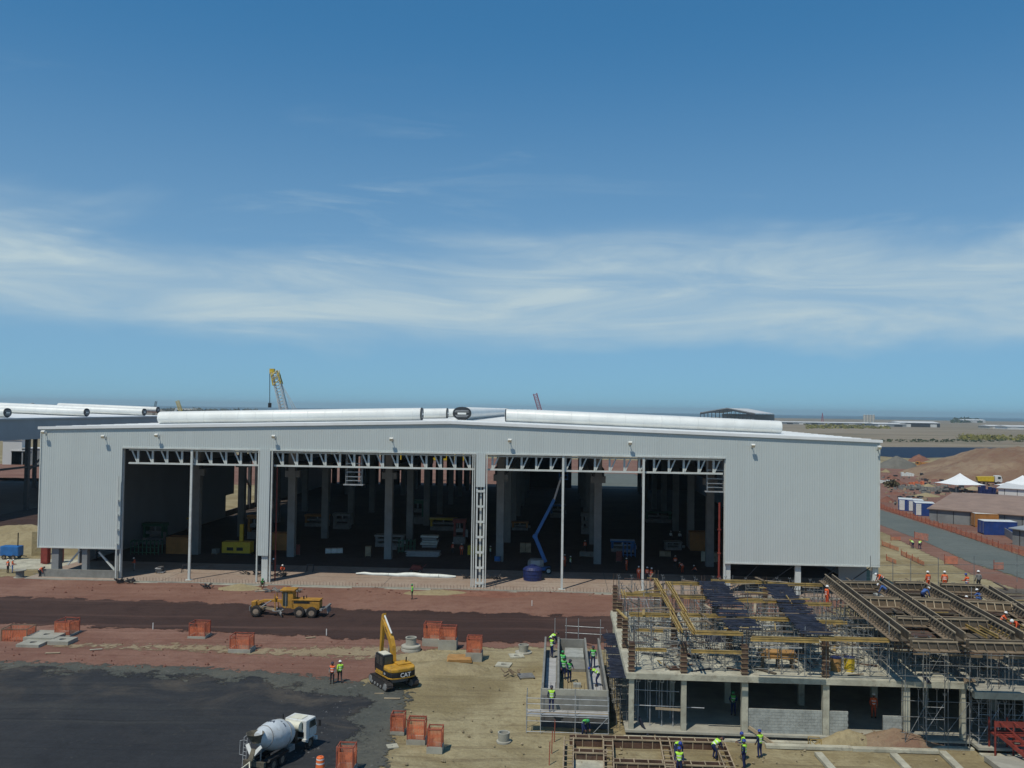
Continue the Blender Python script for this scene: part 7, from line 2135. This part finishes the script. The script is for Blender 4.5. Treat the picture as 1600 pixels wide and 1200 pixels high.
lbox('rail', 'far_grey', t, 0, L, .1, .5, H1 * .55, H1 * .6)
# yellow climbing forms standing behind the hall, seen through its back gaps
for k, px in enumerate((662, 679, 695, 710, 724, 607, 628)):
    p_ = PD(px, 712, 284)
    t = thing('climbing_form', 'bright yellow climbing form behind the middle bay, %s from the left' % ordinal(1 + sorted((662, 679, 695, 710, 724, 607, 628)).index(px)), 'formwork', (p_.x, 284, 0), 0)
    for x in (-.9, .9): lbox('leg', 'steel_dark', t, x - .12, x + .12, -.12, .12, 0, 10.4)
    lbox('shutter', 'machine_yellow', t, -1.1, 1.1, -.3, -.13, 6.6, 10.2)
    lbox('platform', 'timber', t, -1.3, 1.3, -.9, .9, 6.3, 6.5)
# ---- lattice cranes
def lattice(p, q_, w, n, mat, parent, name='boom'):
    p = Vector(p); q_ = Vector(q_); d = (q_ - p).normalized(); a = d.cross(Vector((0, 1, 0))).normalized() * w / 2; b = Vector((0, w / 2, 0))
    mb = MB(); cs = [a + b, a - b, -a - b, -a + b]
    for c_ in cs: mb.tube(p + c_, q_ + c_ * .8, w * .07, 5)
    for k in range(n):
        u0 = p.lerp(q_, k / n); u1 = p.lerp(q_, (k + 1) / n)
        for i in range(4): mb.tube(u0 + cs[i], u1 + cs[(i + 1) % 4], w * .045, 4)
    return mb.build(name, mat, parent, kind='stuff')
def crane(label, D, base, tip, w, mat, hook=None, head=None, stays=()):
    Pb, Pt = PD(*base, D), PD(*tip, D)
    t = thing('lattice_crane', label, 'crane', (Pb.x, D, 0), 0)
    o = Vector((Pb.x, D, 0))
    lattice(Pb - o, Pt - o, w, 14, mat, t)
    lbox('carrier', 'machine_grey', t, -3, 3, -1.5, 1.5, 0, 1.8); lbox('cab', 'white_paint', t, -1.2, 1.2, -1.4, 1.4, 1.8, 3.6)
    MB().bar((0, 0, 3.0), Pb - o, w * .8).build('boom_foot', mat, t)
    if head:
        Ph = PD(*head, D); lattice(Pt - o - (Pt - Pb).normalized() * w * 2.0, Pt - o, w * 1.15, 3, 'machine_yellow' if mat == 'crane_white' else mat, t, 'boom_head')
        MB().bar(Pt - o, Ph - o, w * .7).build('jib_tip', 'machine_yellow' if mat == 'crane_white' else mat, t)
    if hook:
        Pk = PD(*hook, D); Ph = PD(hook[0], tip[1] + 2, D)
        MB().tube(Ph - o, Pk - o, w * .05, 5).build('cable', 'black', t)
        MB().box(Pk.x - o.x - .5, Pk.x - o.x + .5, -.4, .4, Pk.z - .6, Pk.z + 1.0).build('hook_block', 'black', t)
    for s_ in stays:
        MB().tube(Pt - o, PD(*s_, D) - o, w * .04, 4).build('stay', 'crane_white', t)
crane('white lattice crane with yellow head and hanging hook behind the hall roof', 310, (446, 650), (429, 580), 2.4, 'crane_white', (421.5, 634), (422, 580), ((463, 640), (459, 640)))
crane('small red lattice crane behind the hall ridge', 420, (846, 650), (836, 615), 1.9, 'crane_red')
crane('small yellow crane on the left skyline', 700, (285, 650), (277, 626), 2.4, 'machine_yellow')
crane('dark short crane tip left of the yellow one', 700, (240, 648), (244, 627), 1.4, 'steel_dark')
p = G(1285, 661); o = MB(); 
h = 16 * p.y / 1400
for dx in (-1, 1): o.bar((dx * 3, 0, 0), (0, 0, h), 1.0)
for k in range(5): o.bar((-3 * (1 - k / 5), 0, h * k / 5), (3 * (1 - (k + 1) / 5), 0, h * (k + 1) / 5), .7)
o = o.build('radio_mast', 'crane_red'); o.location = (p.x, p.y, 0); tag(o, 'thin red and white mast on the skyline', 'mast')
# ---- stuff at the left edge beside the hall
p = G(18, 874); t = thing('compressor', 'small blue compressor trailer on the pale slab at the left edge', 'compressor', (p.x, p.y, .1), SITE)
lbox('housing', 'lift_blue', t, -1.4, 1.4, -.7, .7, .45, 1.9, bevel=.12)
for x in (-.7, .7):
    for y in (-.75, .75): wheel(t, (x, y, .32), .32, .2, axis='y')
MB().bar((1.4, 0, .5), (2.3, 0, .4), .1).build('tow_bar', 'black', t)
MB().tube((.9, 0, 1.9), (.9, 0, 3.8), .08, 8).build('exhaust', 'black', t)
p = G(0, 883); lbox('side_apron', 'concrete_pale', None, p.x - 20, p.x + 17, p.y - 3, p.y + 5, -.1, .09, kind='structure')
p = G(31, 903); t = thing('cable_drum', 'pale upright cable drum lying on sand at the left edge', 'cable drum', (p.x, p.y, .02), 0)
for z in (0, .95): MB().lathe([(.75, z), (.75, z + .1)], 18).build('flange', 'concrete', t)
MB().lathe([(.5, .1), (.5, .95)], 18).build('core', 'concrete_grey', t)
p = G(59, 868); tag(MB().box(-.7, .7, -.5, .5, 0, 3.6).build('block_pier', 'sand_pile'), 'narrow yellow pier left of the clad hall corner', 'pier'); COL.objects[-1].location = (p.x, p.y, 0)
for k, (px, py) in enumerate(((71, 882), (92, 880))):
    p = G(px, py); t = thing('red_cabinet', 'red steel cabinet behind the left corner column, %s' % ['left', 'right'][k], 'cabinet', (p.x, p.y, .1), SITE)
    lbox('body', 'red_steel', t, -.5, .5, -.4, .4, .1, 2.8); lbox('door', 'red_steel', t, -.45, .45, -.43, -.405, .3, 2.6)
for k, (px, py, m_) in enumerate(((18, 742, 'far_white'), (32, 748, 'shed_wall'), (50, 740, 'shed_wall'))):
    D = 330; a_ = PD(px, 740, D)
    t = thing('site_hut', ['white site hut', 'grey site hut', 'dark site hut'][k] + ' seen beyond the neighbouring hall', 'hut', (a_.x, D, 0), 0)
    lbox('wall', m_, t, -3.5, 3.5, 0, 5, 0, [9, 5, 6][k]); lbox('roof', 'far_white', t, -3.8, 3.8, -.3, 5.3, [9, 5, 6][k], [9, 5, 6][k] + .3)

# ------------------------------------------------------------------ sea haze over everything
hzm = bpy.data.materials.new('sea_haze'); hzm.use_nodes = True
hn, hl = hzm.node_tree.nodes, hzm.node_tree.links
hn.clear()
ho = hn.new('ShaderNodeOutputMaterial'); hv = hn.new('ShaderNodeVolumePrincipled')
hv.inputs['Color'].default_value = (0.74, 0.92, 1.0, 1); hv.inputs['Density'].default_value = 0.00010; hv.inputs['Anisotropy'].default_value = 0.2
hl.new(hv.outputs[0], ho.inputs['Volume'])
MAT['sea_haze'] = hzm
hb = MB().box(-15000, 15000, -700, 14200, -6, 70).build('haze', 'sea_haze')
tag(hb, 'thin pale sea haze hanging over the whole site', 'haze', kind='stuff')
